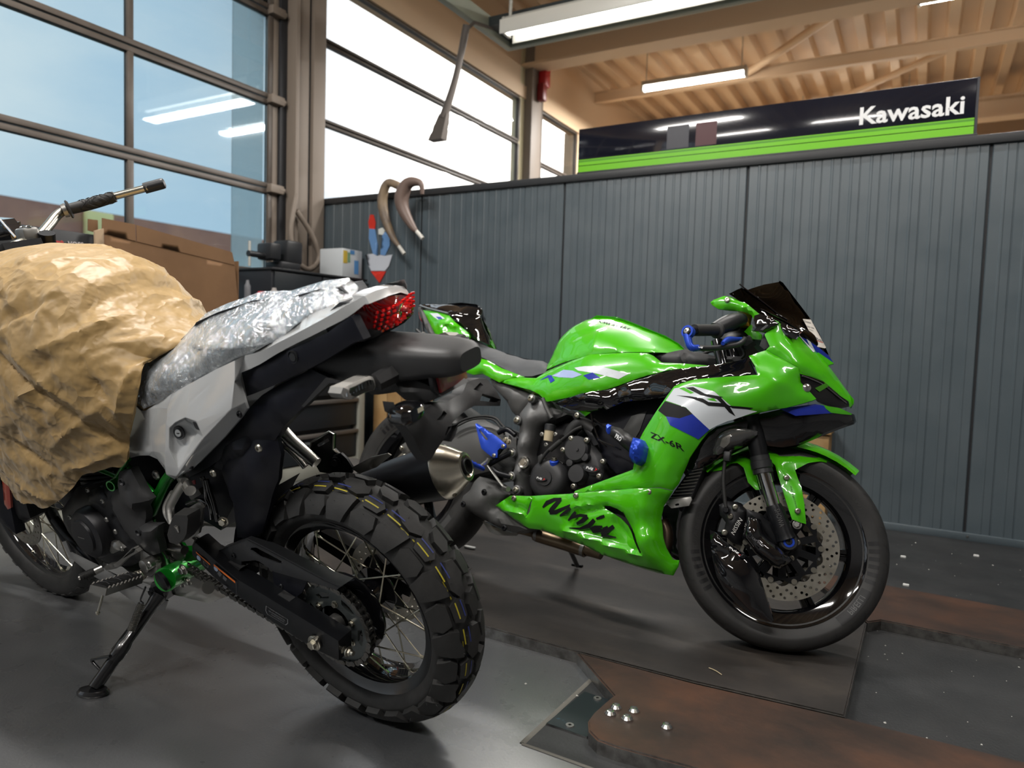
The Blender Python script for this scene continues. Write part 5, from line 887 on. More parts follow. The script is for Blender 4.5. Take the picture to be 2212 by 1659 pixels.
# ---- front wheel
FX, FR2 = 1.44, .35
f_prof = [(-.026, .27), (-.038, .285), (-.044, .305), (-.04, .327), (-.025, .343), (0, .349), (.025, .343), (.04, .327), (.044, .305), (.038, .285), (.026, .27)]
ty2 = lathe('tyre', f_prof, (FX, .02, FR2), Y_, RUB, kx, n=80, closed=True, ang=60)
LF = [[(0, .006), (.028, .004), (.032, .018), (.004, .02)], [(.018, -.006), (.046, -.008), (.044, -.022), (.016, -.02)], [(.006, .026), (.036, .026), (.034, .044), (.008, .044)], [(.03, -.028), (.058, -.028), (.056, -.046), (.03, -.046)]]
for poly in LF:
    vv = lug_mesh('tread_block', poly, .342, .007, .047, RUB, .02); vv.parent = ty2; vv.matrix_basis = Matrix.Translation((FX, .02, FR2))
    for k in range(1, 34): inst(vv, ty2, Matrix.Translation((FX, .02, FR2)) @ Matrix.Rotation(2*math.pi*k/34, 4, 'Y'))
rim2 = lathe('rim', [(-.026, .272), (-.032, .281), (-.028, .281), (-.02, .262), (-.008, .256), (.008, .256), (.02, .262), (.028, .281), (.032, .281), (.026, .272), (.02, .256), (.008, .251), (-.008, .251), (-.02, .256)], (FX, .02, FR2), Y_, BLKS, kx, n=80, closed=True)
lathe('hub', [(-.05, 0), (-.05, .03), (-.04, .045), (-.034, .045), (-.03, .025), (.03, .025), (.034, .045), (.04, .045), (.05, .03), (.05, 0)], (FX, .02, FR2), Y_, BLKM, kx, n=32)
for k in range(36):
    sd = 1 if k % 2 else -1; fa = 2*math.pi*k/36; ha = fa+(.7 if (k//2) % 2 else -.7); a = (FX+.043*math.sin(ha), .02+sd*.035, FR2+.043*math.cos(ha)); b = (FX+.256*math.sin(fa), .02+sd*.006, FR2+.256*math.cos(fa))
    tube('spoke', [a, b], .0018, SPK, rim2, n=6, sm=0); d = Vector(b)-Vector(a); tube('spoke_nipple', [Vector(b)-d*.07, b], .0035, SPK, rim2, n=6, sm=0)
disc('brake_disc', (FX, .075, FR2), .132, .095, kx, DISCM, rows=((.25, 0), (.75, .5)), nh=26)
for s in (.105, -.085):
    tube('fork_leg', [(FX-.03, s, FR2), (FX-.1, s, .55), (FX-.2, s, .82)], [.026, .027, .029], BLKM, kx, n=18, sm=0); tube('fork_tube', [(FX-.2, s, .8), (FX-.37, s, 1.2)], .0215, BLKM, kx, n=16, sm=0)
shell('fork_guard', [(FX-.0, .14, .33), (FX-.08, .14, .30), (FX-.11, .14, .40), (FX-.13, .14, .58), (FX-.09, .14, .62), (FX-.03, .14, .5)], NVY, kx, inner=[(FX-.06, .155, .45)], t=.03, edge=.01, ew=.02, res=.03)
shell('brake_caliper', [(FX-.16, .12, .36), (FX-.10, .12, .33), (FX-.07, .12, .42), (FX-.11, .12, .5), (FX-.17, .12, .46)], ENG, kx, t=.05, edge=.012, ew=.02, res=.02)
shell('side_reflector', [(1.246,.16,.515),(1.223,.16,.521),(1.215,.16,.495),(1.252,.16,.425),(1.277,.16,.416),(1.287,.16,.432)], M('reflector_orange', (.35, .04, .02), .25, coat=.5), kx, t=.006, edge=.002, res=.015)
loft('front_fender', [[(FX+r*math.sin(a), .02+y, FR2+r*math.cos(a)+q) for y, q in ((.06, -.02), (.04, .005), (0, .015), (-.04, .005), (-.06, -.02))] for a, r in zip(np.linspace(-1.0, .9, 12), [.44]*12)], WHITE, kx, closed=False, caps=False)
loft('headlight_shroud', [ring((FX-.16+.03*i, .01, 1.0+.01*i), .11-.012*i, .11-.014*i, 18, 2.4) for i in range(4)], WHITE, kx, sub=2)
# ---- bar, clamps, grip
hb = tube('handlebar', [(.715,.3,1.155),(.921,.18,1.159),(1.097,.06,1.16),(1.075,0,1.178),(1.107,-.05,1.184),(1.134,-.09,1.189),(1.157,-.14,1.217),(1.175,-.19,1.248),(1.164,-.24,1.263),(1.105,-.32,1.278),(1.006,-.385,1.293)], [.011, .011, .0135, .0142, .0142, .0142, .0142, .0135, .0112, .0112, .0112], STL, kx, n=18, sm=8)
g_ = [(1.16,-.215,1.257),(1.135,-.275,1.266),(1.094,-.325,1.278)]; tube('grip', g_, [.0165, .0175, .0165], RUB, hb, n=18, sm=5)
for i, px in enumerate(g_): pass
for k in range(7):
    a = Vector(g_[0]).lerp(Vector(g_[2]), .3+.1*k); d = (Vector(g_[2])-Vector(g_[0])).normalized(); _, u, w = (Vector(q) for q in basis(d)); tube('grip_groove', [a+(u*math.cos(t)+w*math.sin(t))*.0174+d*.012*math.sin(t*2+k) for t in np.linspace(0, 6.2, 16)], .0012, RUBD, hb, n=5, sm=0)
lathe('grip_flange', [(-.004, .012), (-.004, .026), (0, .028), (.004, .022), (.004, .012)], g_[0], Vector(g_[2])-Vector(g_[0]), RUB, hb, n=24); lathe('grip_collar', [(-.012, .013), (-.012, .02), (.0, .021), (.0, .013)], Vector(g_[0])-(Vector(g_[2])-Vector(g_[0])).normalized()*.006, Vector(g_[2])-Vector(g_[0]), ALUD, hb, n=20)
e_ = [(1.019,-.38,1.292),(.985,-.42,1.3)]; tube('bar_end', e_, .0165, BLK, hb, n=20, sm=0); lathe('bar_end_cap', [(0, .0165), (.006, .0155), (.009, .01), (.009, 0)], e_[1], Vector(e_[1])-Vector(e_[0]), BLK, hb, n=20)
for c in ([(1.102,-.05,1.192)][0], [(1.12,.06,1.157)][0]):
    c = Vector(c); cl = box('bar_clamp', c+Vector((0, 0, .004)), (.05, .045, .05), ALUD, hb, bev=.008)
    for dx in (-.015, .015): bolt(cl, c+Vector((dx, 0, .03)), (0, 0, 1), .0065, CHR, 'allen')
shell('headstock', [(1.02, .05, 1.08), (1.14, .05, 1.04), (1.12, .05, 1.17), (1.05, .05, 1.19)], BLKM, kx, t=.1, edge=.006, res=.03)
ds = shell('dash_screen', [(1.386,-.05,1.266),(1.223,-.05,1.25),(1.204,-.05,1.229),(1.173,-.05,1.198),(1.196,-.05,1.192),(1.24,-.05,1.191),(1.439,-.05,1.193)], BLKS, kx, t=.03, edge=.006, ew=.01, res=.015); tube('screen_edge', [(1.216,-.045,1.251),(1.194,-.045,1.229),(1.163,-.045,1.199)], .003, CHR, ds, n=6, sm=3)
tube('cable_clip', [(1.269,-.1,1.215),(1.255,-.1,1.237),(1.23,-.1,1.237),(1.243,-.1,1.216)], .004, ALUD, hb, n=6, sm=0)
# ---- seat under clear film, kraft paper over the tank
SEAT = M('seat_vinyl', (.045, .048, .053), .6, bump=(300, .3))
so = [(.499,.115,.813),(.497,.105,.841),(.505,.08,.872),(.489,.05,.894),(.446,.02,.912),(.403,0,.935),(.323,0,.981),(.238,0,1.005),(.179,0,1.017),(.122,0,1.03),(.066,0,1.031),(.025,0,1.032),(-.02,0,1.041),(-.073,0,1.051),(-.131,0,1.055),(-.153,0,1.037),(-.164,.04,1.036),(-.126,.06,1.029),(-.086,.075,1.018),(-.061,.085,1.004),(-.011,.098,.973),(.083,.108,.934),(.175,.118,.903),(.24,.122,.883),(.34,.125,.841),(.406,.123,.818),(.464,.12,.8)]
si_ = [(.385,.135,.863),(.336,.125,.895),(.273,.12,.907),(.281,.085,.928),(.193,.105,.957),(.206,.07,.972),(.117,.105,.973),(.151,.06,.996),(.048,.085,1.003),(.096,.04,1.016),(-.001,.065,1.017),(-.016,.04,1.026),(-.075,.045,1.036),(-.112,.03,1.044),(.178,.128,.924),(.051,.115,.968)]
seat = shell('seat', so, SEAT, kx, inner=si_, t=.03, edge=.004, ew=.01, res=.02, crease=[(*[(.243,.1,.954),(.222,.1,.898)], .012, .012)]); mirror(seat)
FILM = bpy.data.materials.new('clear_film'); FILM.use_nodes = True
nt = FILM.node_tree; N = nt.nodes; L = nt.links; N.clear(); o_ = N.new('ShaderNodeOutputMaterial'); t_ = N.new('ShaderNodeBsdfTransparent'); g2 = N.new('ShaderNodeBsdfGlossy'); g2.inputs['Roughness'].default_value = .07; g2.inputs[0].default_value = (.9, .93, .95, 1); d2 = N.new('ShaderNodeBsdfDiffuse'); d2.inputs[0].default_value = (.7, .74, .77, 1)
lw = N.new('ShaderNodeLayerWeight'); lw.inputs[0].default_value = .35; m1 = N.new('ShaderNodeMixShader'); m2 = N.new('ShaderNodeMixShader'); tcx = N.new('ShaderNodeTexCoord'); nzx = N.new('ShaderNodeTexNoise'); nzx.inputs['Scale'].default_value = 38; nzx.inputs['Detail'].default_value = 5; nzx.inputs['Distortion'].default_value = 1.5; L.new(tcx.outputs['Object'], nzx.inputs[0])
bpx = N.new('ShaderNodeBump'); bpx.inputs['Strength'].default_value = 1; bpx.inputs['Distance'].default_value = .012; L.new(nzx.outputs[0], bpx.inputs['Height']); L.new(bpx.outputs[0], g2.inputs['Normal']); L.new(bpx.outputs[0], lw.inputs['Normal'])
mr = N.new('ShaderNodeMapRange'); mr.inputs[3].default_value = .14; mr.inputs[4].default_value = .85; L.new(lw.outputs['Facing'], mr.inputs[0]); L.new(mr.outputs[0], m1.inputs[0]); L.new(t_.outputs[0], m1.inputs[1]); L.new(g2.outputs[0], m1.inputs[2]); m2.inputs[0].default_value = .13; L.new(m1.outputs[0], m2.inputs[1]); L.new(d2.outputs[0], m2.inputs[2]); L.new(m2.outputs[0], o_.inputs[0])
def film(name, pts, inner, off, seed):
    f = shell(name, grow(pts, .009), FILM, seat, inner=inner, t=.0004, edge=.003, ew=.01, res=.007, off=off, ang=180); wrinkle(f, .004, 30, seed, 1.0); return f
film('clear_film', [(p[0], p[1], p[2]+.004) for p in so], si_, .006, 3); f2 = film('clear_film', [so[i] if i < 11 else so[i] for i in range(5, len(so)-6)]+[so[5]], si_[3:], .011, 9)
PAPER = M('kraft_paper', (.40, .262, .105), .46, var=((.345, .222, .085), 3, .3, .7), sheen=.15)
nt = PAPER.node_tree; N = nt.nodes; L = nt.links; tcp = N.new('ShaderNodeTexCoord'); bpp = N.new('ShaderNodeBump'); bpp.inputs['Strength'].default_value = .75; bpp.inputs['Distance'].default_value = .012
vop = N.new('ShaderNodeTexVoronoi'); vop.feature = 'SMOOTH_F1'; vop.inputs['Scale'].default_value = 13; vop.inputs['Smoothness'].default_value = .12; nzp = N.new('ShaderNodeTexNoise'); nzp.inputs['Scale'].default_value = 5; nzp.inputs['Detail'].default_value = 4; mxp = N.new('ShaderNodeVectorMath'); mxp.operation = 'MULTIPLY_ADD'; mxp.inputs[1].default_value = (.35, .35, .35)
L.new(tcp.outputs['Object'], nzp.inputs[0]); L.new(nzp.outputs['Color'], mxp.inputs[0]); L.new(tcp.outputs['Object'], mxp.inputs[2]); L.new(mxp.outputs[0], vop.inputs['Vector']); L.new(vop.outputs['Distance'], bpp.inputs['Height']); L.new(bpp.outputs[0], N['Principled BSDF'].inputs['Normal'])
top_ = [(1.738,0,1.101),(1.474,0,1.146),(1.173,0,1.168),(1.092,0,1.171),(.955,0,1.175),(.833,0,1.167),(.747,0,1.146),(.666,0,1.124),(.618,0,1.092),(.592,0,1.051),(.56,0,1.017),(.512,0,.977),(.453,0,.943),(.401,0,.936)]
hem_ = [(.559,.14,.663),(.615,.15,.622),(.641,.16,.636),(.732,.175,.612),(.776,.183,.576),(.846,.19,.534),(.923,.19,.501),(.971,.19,.489),(1.012,.19,.494),(1.098,.185,.482),(1.157,.175,.509),(1.209,.165,.534),(1.43,.15,.547),(1.871,.12,.549)]
rear_ = [(.561,.14,.663),(.553,.14,.679),(.519,.14,.739),(.47,.142,.8),(.436,.135,.859),(.435,.12,.889),(.452,.1,.896),(.448,.075,.903),(.372,.04,.935),(.401,0,.936)]
top_ = sorted(top_); hem_ = sorted(hem_); tx, tz = [p[0] for p in top_], [p[2] for p in top_]; hx, hy, hz = [p[0] for p in hem_], [p[1] for p in hem_], [p[2] for p in hem_]
XFR = 1.3; NT, NU = 86, 130
rl = np.cumsum([0]+[math.dist(a, b) for a, b in zip(rear_, rear_[1:])]); rl /= rl[-1]
folds = [([(.578,.2,1.09),(.428,.2,1.077)], .012, .012), ([(.556,.2,1.062),(.414,.2,1.002)], -.018, .016), ([(.491,.2,1.077),(.235,.2,.982)], .012, .009), ([(.869,.2,.963),(.618,.2,.772)], -.018, .012), ([(.618,.2,.772),(.532,.2,.693)], -.014, .012), ([(.804,.2,.994),(.616,.2,.813)], .012, .010), ([(.456,.16,.883),(.52,.16,.778)], .012, .008), ([(.52,.16,.778),(.541,.16,.681)], -.010, .010), ([(.527,.15,.948),(.329,.15,.939)], .012, .010), ([(.487,.15,1.045),(.359,.15,.985)], .010, .007), ([(.547,.15,1.108),(.413,.15,1.015)], .008, .006), ([(.479,.15,1.132),(.317,.15,1.006)], .009, .006), ([(.724,.18,1.117),(.486,.18,1.153)], .008, .008), ([(.832,.18,1.017),(.653,.18,1.063)], -.010, .010), ([(.704,.2,.945),(.446,.2,1.026)], .011, .010), ([(.823,.2,.821),(.626,.2,.904)], .010, .009), ([(.76,.2,.703),(.535,.2,.82)], .012, .010), ([(.939,.2,.71),(.783,.2,.624)], -.014, .012), ([(.783,.2,.624),(.563,.2,.69)], .013, .010), ([(1.067,.2,.587),(.886,.2,.523)], .010, .008), ([(.405,.2,1.154),(.367,.2,1.095)], -.006, .004), ([(.565,.2,.907),(.525,.2,.82)], -.012, .010), ([(.545,.18,.812),(.531,.18,.744)], .012, .008), ([(.391,.2,.997),(.37,.2,.927)], -.014, .012), ([(.428,.2,1.027),(.367,.2,.957)], .012, .010)]
G_ = np.zeros((NT, NU, 3))
for i in range(NT):
    t = i/(NT-1); xr = float(np.interp(t, rl, [p[0] for p in rear_])); yr = float(np.interp(t, rl, [p[1] for p in rear_])); zr = float(np.interp(t, rl, [p[2] for p in rear_]))
    for j in range(NU):
        u = j/(NU-1); x = XFR+(xr-XFR)*(1-(1-u)**1.15); zt = float(np.interp(x, tx, tz)); yh = float(np.interp(x, hx, hy)); zh = float(np.interp(x, hx, hz)); yw = float(np.interp(x, (.35, .45, .6, .75, .95, 1.3), (.10, .142, .195, .225, .235, .17))); zw = zh+(zt-zh)*.5
        if t < .42: q = t/.42; y = yh+(yw-yh)*math.sin(q*math.pi/2); z = zh+(zw-zh)*q
        else: a = (t-.42)/.58*math.pi/2; y = yw*max(0, math.cos(a))**.85; z = zw+(zt-zw)*max(0, math.sin(a))**.85
        w = max(0, (u-.72)/.28)**1.6; G_[i, j] = (x*(1-w)+xr*w, y*(1-w)+yr*w, z*(1-w)+zr*w)
du = np.gradient(G_, axis=1); dt_ = np.gradient(G_, axis=0); NN = np.cross(du, dt_); NN /= np.linalg.norm(NN, axis=2, keepdims=True)+1e-9
if NN[NT//3, NU//2, 1] < 0: NN = -NN
P_ = G_[:, :, [0, 2]]; D_ = np.zeros((NT, NU))
for f_, dep, wd in folds:
    a, b = np.array((f_[0][0], f_[0][2])), np.array((f_[1][0], f_[1][2])); ab = b-a; q = np.clip(((P_-a)@ab)/(ab@ab), 0, 1); dd = np.linalg.norm(P_-(a+q[..., None]*ab), axis=2); D_ += dep*np.exp(-(np.sqrt(dd*dd+9e-6)-.003)/wd)*np.sin(np.pi*np.clip(q*.9+.05, 0, 1))**.5
for i in range(NT):
    for j in range(NU):
        x, y, z = G_[i, j]; p = Vector((x*9+5, z*9, y*6)); q = Vector((x*24-z*10, z*26+x*8, y*14)); m = min(1, max(.12, y/.09))*(1 if j < NU-3 else .4)
        D_[i, j] = D_[i, j]*m+m*(.006*(1-2.4*abs(noise.noise(p+noise.noise_vector(p*.8)*.9)))+.0032*(1-2.6*abs(noise.noise(q+noise.noise_vector(q*.5)))))
G_ += NN*D_[..., None]
vs_ = [tuple(p) for p in G_.reshape(-1, 3)]; n1 = len(vs_); vs_ += [(p[0], -p[1], p[2]) for p in vs_]
fs = []
for i in range(NT-1):
    for j in range(NU-1): a, b, c, d = i*NU+j, i*NU+j+1, (i+1)*NU+j+1, (i+1)*NU+j; fs += [(a, b, c, d), (a+n1, d+n1, c+n1, b+n1)]
for j in range(NU-1): a, b = (NT-1)*NU+j, (NT-1)*NU+j+1; fs.append((a, b, b+n1, a+n1))
cov = mk('paper_cover', vs_, fs, PAPER, kx, 42)

# ================================================================ GREEN SPORTS MOTORCYCLE
gx = empty('sports_motorcycle', (0, 0, 0), 'lime green fully faired sports motorcycle with blue accessories before the ribbed wall', 'motorcycle', mat=bike_matrix((-1.722, 2.2286, .035), -2.9, 15))
GRN = M('lime_paint', (.062, .43, .003), .3, coat=.9, spec=.4); GBLK = M('piano_black', (.005, .005, .006), .06, coat=1); BLUE = M('blue_anodised', (.02, .07, .52), .35, .35); BLUP = M('blue_print', (.012, .03, .33), .25, coat=.6); WHP = M('white_print_gloss', (.62, .66, .70), .25, coat=.6); BKP = M('black_print', (.004, .004, .005), .55, spec=.25)
FRM = M('frame_grey', (.115, .115, .115), .45, .2, bump=(300, .08)); GPL = M('cover_grey', (.066, .066, .065), .5, bump=(350, .1)); STAN = M('chrome_tube', (.7, .7, .7), .08, 1); TYR = M('road_tyre', (.021, .021, .021), .5, var=((.032, .031, .03), 14, .35, .7)); TYM = M('tyre_print', (.010, .010, .011), .6); BRNZ = M('heat_bronze', (.20, .15, .095), .35, .9, var=((.14, .10, .07), 8, .4, .6))
FO, FX_, FY_, FZ_ = (1.4104, -0.0010, -0.0003), (0.9444, 0.3177, 0.0851), (-0.3145, 0.9480, -0.0487), (-0.0962, 0.0192, 0.9952)
FO, FX_, FY_, FZ_ = (np.array(q) for q in (FO, FX_, FY_, FZ_))
def FP(x, y, z): return FO+FX_*x+FY_*y+FZ_*z
RF, RR = .2986, .316
S = -1     # panels face the bike's right side
# ---- front wheel
def tyre(name, R, w, wr, rl, c, ax, up):
    pr = [(-wr, rl-.008), (-wr-.004, rl+.004)]
    for i in range(27):
        a = -1+2*i/26; y = w*math.copysign(abs(math.sin(a*math.pi/2))**.9, a); pr.append((y, rl+.012+(R-rl-.012)*max(0, math.cos(a*math.pi/2*.94))**.55))
    pr += [(wr+.004, rl+.004), (wr, rl-.008)]; return lathe(name, pr, c, ax, TYR, gx, n=110, closed=True, ang=60, up=up), pr
cF = FP(0, 0, RF); tf, tprof = tyre('tyre', RF, .06, .043, .2285, cF, FY_, FZ_)
def side_r(pr, r):
    q = sorted([(b, a) for a, b in pr if a < 0]); return float(np.interp(r, [x[0] for x in q], [x[1] for x in q]))
def arc_patch(name, c, X, Z, Yv, pr, r0, r1, a0, a1, mat, parent, lift=.0006, n=14):
    vs_, fs = [], []
    for i in range(n+1):
        a = a0+(a1-a0)*i/n
        for j in range(5): r = r0+(r1-r0)*j/4; vs_.append(c+X*(r*math.cos(a))+Z*(r*math.sin(a))+Yv*(side_r(pr, r)-lift))
    for i in range(n):
        for j in range(4): b = i*5+j; fs.append((b, b+1, b+6, b+5))
    return mk(name, vs_, fs, mat, parent, 60)
def arc_text(name, s, c, X, Z, Yv, pr, r, h, a0, a1, mat, parent, lift=.0008):
    uv, fs = text_mesh(s); P = []
    for u, v in uv: a = a0+(a1-a0)*u; q = r+h*v; P.append(c+X*(q*math.cos(a))+Z*(q*math.sin(a))+Yv*(side_r(pr, q)-lift))
    return mk(name, P, fs, mat, parent, 60)
TYL = M('tyre_lettering', (.05, .05, .05), .45)
R_ = math.radians
for a in range(6): arc_patch('tyre_bar', cF, FX_, FZ_, FY_, tprof, .236, .262, R_(8-a*5.0), R_(5.4-a*5.0), TYM, tf, n=3); arc_patch('tyre_bar', cF, FX_, FZ_, FY_, tprof, .236, .262, R_(188+a*5.0), R_(190.6+a*5.0), TYM, tf, n=3)
arc_patch('tyre_bar', cF, FX_, FZ_, FY_, tprof, .236, .262, R_(-24), R_(-52), TYM, tf); arc_text('tyre_lettering', 'PIRELLI', cF, FX_, FZ_, FY_, tprof, .240, .015, R_(-43), R_(-29), TYL, tf, .0012)
arc_text('tyre_lettering', 'DIABLO ROSSO IV', cF, FX_, FZ_, FY_, tprof, .240, .014, R_(186), R_(128), TYL, tf); arc_text('tyre_lettering', '120/70 ZR 17 M/C (58W)', cF, FX_, FZ_, FY_, tprof, .243, .010, R_(86), R_(30), TYL, tf)
def groove(tp, pr, c, X, Z, Yv, R, n, k, parent):
    vs_, fs = [], []
    for i in range(n):
        for s in (-1, 1):
            a = 2*math.pi*(i+(.5 if s > 0 else 0))/n; b = len(vs_); m = 6
            for j in range(m+1):
                q = .45+.42*j/m; y = s*k*math.sin(q*math.pi/2)**.9; r = pr(q); aa = a+.10*(j/m)+.03*math.sin(j/m*3)
                for d in (-.0042+.0006*j, .0042-.0006*j): vs_.append(c+(X*math.cos(aa+d)+Z*math.sin(aa+d))*(r+.0007)+Yv*y)
            for j in range(m): fs.append((b+2*j, b+2*j+1, b+2*j+3, b+2*j+2))
    return tag(mk('tread_sipe', vs_, fs, RUBD, parent, 60), kind='stuff')
groove(None, lambda q: .2405+(RF-.2405)*math.cos(q*math.pi/2*.94)**.55, cF, FX_, FZ_, FY_, RF, 34, .0605, tf)
def cast_rim(name, c, ax, up, X, Z, w, rl, ns=6, hub=.04):
    rm = lathe(name, [(-w, rl-.006), (-w-.006, rl+.003), (-w-.001, rl+.003), (-w+.006, rl-.010), (-w+.012, rl-.026), (-.02, rl-.034), (.02, rl-.034), (w-.012, rl-.026), (w-.006, rl-.010), (w+.001, rl+.003), (w+.006, rl+.003), (w, rl-.006), (w-.01, rl-.036), (.018, rl-.046), (-.018, rl-.046), (-w+.01, rl-.036)], c, ax, GBLK, gx, n=96, closed=True, up=up)
    lathe('wheel_hub', [(-.06, 0), (-.06, hub*.8), (-.035, hub), (.035, hub), (.06, hub*.8), (.06, 0)], c, ax, GBLK, rm, n=36)
    for k in range(ns):
        for d in (-.1, .1):
            a = 2*math.pi*k/ns-.06; p0 = c+(X*math.cos(a+d*1.6)+Z*math.sin(a+d*1.6))*hub*.7; p1 = c+(X*math.cos(a+d*.55)+Z*math.sin(a+d*.55))*(rl-.036); d_ = (p1-p0)/np.linalg.norm(p1-p0); _, u, v = basis(d_, tuple(ax))
            loft('rim_spoke', [[q+u*a_*wa+v*b_*wb for a_, b_ in ((-1, -.6), (-.5, -1), (.5, -1), (1, -.6), (1, .6), (.5, 1), (-.5, 1), (-1, .6))] for q, wa, wb in ((p0, .022, .013), (p0*.5+p1*.5, .014, .008), (p1, .019, .010))], GBLK, rm, sub=3)
    return rm
rmF = cast_rim('rim', cF, FY_, FZ_, FX_, FZ_, .043, .2285)
v_ = FP(-.035, -.01, RF-.175); tube('valve', [v_, FP(-.045, -.012, RF-.150)], .0045, RUBD, rmF, n=8, sm=0)
def sport_disc(c, X, Z, y):
    O = c+FY_*y; d = plate('brake_disc', [(.155*math.cos(t), .155*math.sin(t)) for t in np.linspace(0, 2*math.pi, 100, endpoint=False)], DISCM, gx, O, X, Z, .005, holes=[[((.108-.007*math.cos(10*t))*math.cos(t), (.108-.007*math.cos(10*t))*math.sin(t)) for t in np.linspace(0, 2*math.pi, 80, endpoint=False)]]+[circ2((r*math.cos(a), r*math.sin(a)), .0042, 8) for k in range(30) for r, a in ((.121+.004*(k % 2), 2*math.pi*k/30), (.135+.003*((k+1) % 2), 2*math.pi*(k+.4)/30), (.147, 2*math.pi*(k+.75)/30))], res=.02)
    O2 = O-FY_*.002*np.sign(-y)*-1; ho = []
    for k in range(10): a = 2*math.pi*k/10; ho.append([(.092*math.cos(a-.2), .092*math.sin(a-.2)), (.092*math.cos(a+.2), .092*math.sin(a+.2)), (.052*math.cos(a+.12), .052*math.sin(a+.12)), (.052*math.cos(a-.12), .052*math.sin(a-.12))])
    cr = plate('disc_carrier', [((.104+.006*math.cos(10*t))*math.cos(t), (.104+.006*math.cos(10*t))*math.sin(t)) for t in np.linspace(0, 2*math.pi, 90, endpoint=False)], BLKM, d, O+FY_*(.004 if y > 0 else -.004), X, Z, .006, holes=ho+[circ2((0, 0), .028, 20)], res=.015)
    for k in range(10):
        a = 2*math.pi*k/10; p = O+(X*math.cos(a)+Z*math.sin(a))*.104+FY_*(.004 if y > 0 else -.004); lathe('float_pin', [(-.005, .0), (-.005, .008), (.005, .008), (.005, .0)], p, FY_, STL, d, n=14)
    for k in range(5): a = 2*math.pi*k/5+.3; bolt(cr, tuple(O+(X*math.cos(a)+Z*math.sin(a))*.042+FY_*math.copysign(.007, y)), tuple(FY_*math.copysign(1, y)), .0075, STL, 'allen')
    return d
sport_disc(cF, FX_, FZ_, -.064); sport_disc(cF, FX_, FZ_, .064)
# ---- fork (right leg nearest), axle end, hoses, caliper and its covers
AX = [(1.426,-.104,.313)][0]
for yy in (-.112, .112):
    sh = FY_*(yy+.112); a, b, c_, d = (np.array(q)+sh for q in [(1.302,-.124,.614),(1.339,-.117,.497),(1.375,-.11,.409),(1.419,-.1,.319)]); up_ = a-(b-a)*.9
    tube('fork_outer', [up_, a, b], [.0265, .0265, .0265], BLKM, gx, n=24, sm=0); tube('fork_seal', [b-(b-a)*.42, b-(b-a)*.30, b-(b-a)*.29, b-(b-a)*.12, b-(b-a)*.1, b], [.028, .028, .031, .031, .028, .029], BLK, gx, n=24, sm=0)
    tube('stanchion', [b, c_], .0205, STAN, gx, n=24, sm=0); tube('fork_foot', [c_, c_+(d-c_)*.2, c_+(d-c_)*.85, d], [.0225, .026, .026, .029], BLKM, gx, n=24, sm=0)
nx_ = np.array([(1.384,-.137,.395)][0]), np.array([(1.407,-.132,.35)][0]), np.array([(1.394,-.133,.4)][0])
lettering('fork_lettering', 'SHOWA', *[(1.385,-.136,.396),(1.404,-.132,.349),(1.397,-.132,.402)], GPL, gx, lift=0)
ae = lathe('axle_end', [(-.03, .026), (.004, .026), (.010, .022), (.010, .0165), (.008, .0165), (.008, 0)], AX, -FY_, BLK, gx, n=32); lathe('axle_ring', [(.0085, .0095), (.0085, .0155), (.0105, .0155), (.0105, .0095)], AX, -FY_, BLUE, ae, n=28, closed=True); bolt(ae, tuple(np.array(AX)-FY_*.006), tuple(-FY_), .0085, BLK, 'allen')
for p in [(1.447,-.056,.329),(1.442,-.061,.272)]: pass
cal = shell('brake_caliper', [(1.227,-.147,.386),(1.247,-.14,.401),(1.274,-.131,.404),(1.304,-.122,.381),(1.304,-.124,.348),(1.301,-.127,.312),(1.297,-.13,.279),(1.276,-.136,.283),(1.249,-.144,.305),(1.252,-.142,.338),(1.234,-.147,.357)], ENG, gx, inner=[(1.279,-.145,.34)], t=.05, edge=.010, ew=.016, res=.01, side=S)
lettering('caliper_lettering', 'NISSIN', *[(1.282,-.133,.305),(1.299,-.125,.352),(1.273,-.136,.312)], M('caliper_print', (.75, .75, .72), .4), cal, cal)
for p in [(1.267,-.148,.358),(1.258,-.154,.309),(1.277,-.144,.387)]: bolt(cal, p, tuple(-FY_), .0075, STL, 'allen')
dct = shell('brake_cooling_duct', [(1.223,-.19,.309),(1.238,-.185,.304),(1.263,-.178,.285),(1.322,-.159,.257),(1.351,-.151,.239),(1.357,-.149,.227),(1.383,-.144,.165),(1.414,-.137,.094),(1.41,-.139,.087),(1.389,-.146,.091),(1.353,-.157,.098),(1.315,-.169,.12),(1.283,-.178,.147),(1.258,-.185,.182),(1.238,-.188,.238)], GBLK, gx, inner=[(1.299,-.191,.21),(1.34,-.179,.167)], t=.012, edge=.006, ew=.012, res=.015, side=S, crease=[(*[(1.232,-.193,.287),(1.354,-.156,.224)], -.006, .006), (*[(1.246,-.19,.265),(1.337,-.162,.218)], .005, .006)])
lettering('duct_lettering', 'Puig', *[(1.28,-.178,.264),(1.307,-.17,.253),(1.283,-.177,.272)], WHT, dct, dct, bold=True); decal('duct_mark', [(1.309,-.169,.255),(1.317,-.167,.254),(1.313,-.168,.248),(1.305,-.171,.248)], dct, M('duct_red', (.5, .03, .03), .4), dct, res=.006); bolt(dct, [(1.322,-.17,.251)][0], tuple(-FY_), .006, BLKM, 'allen')
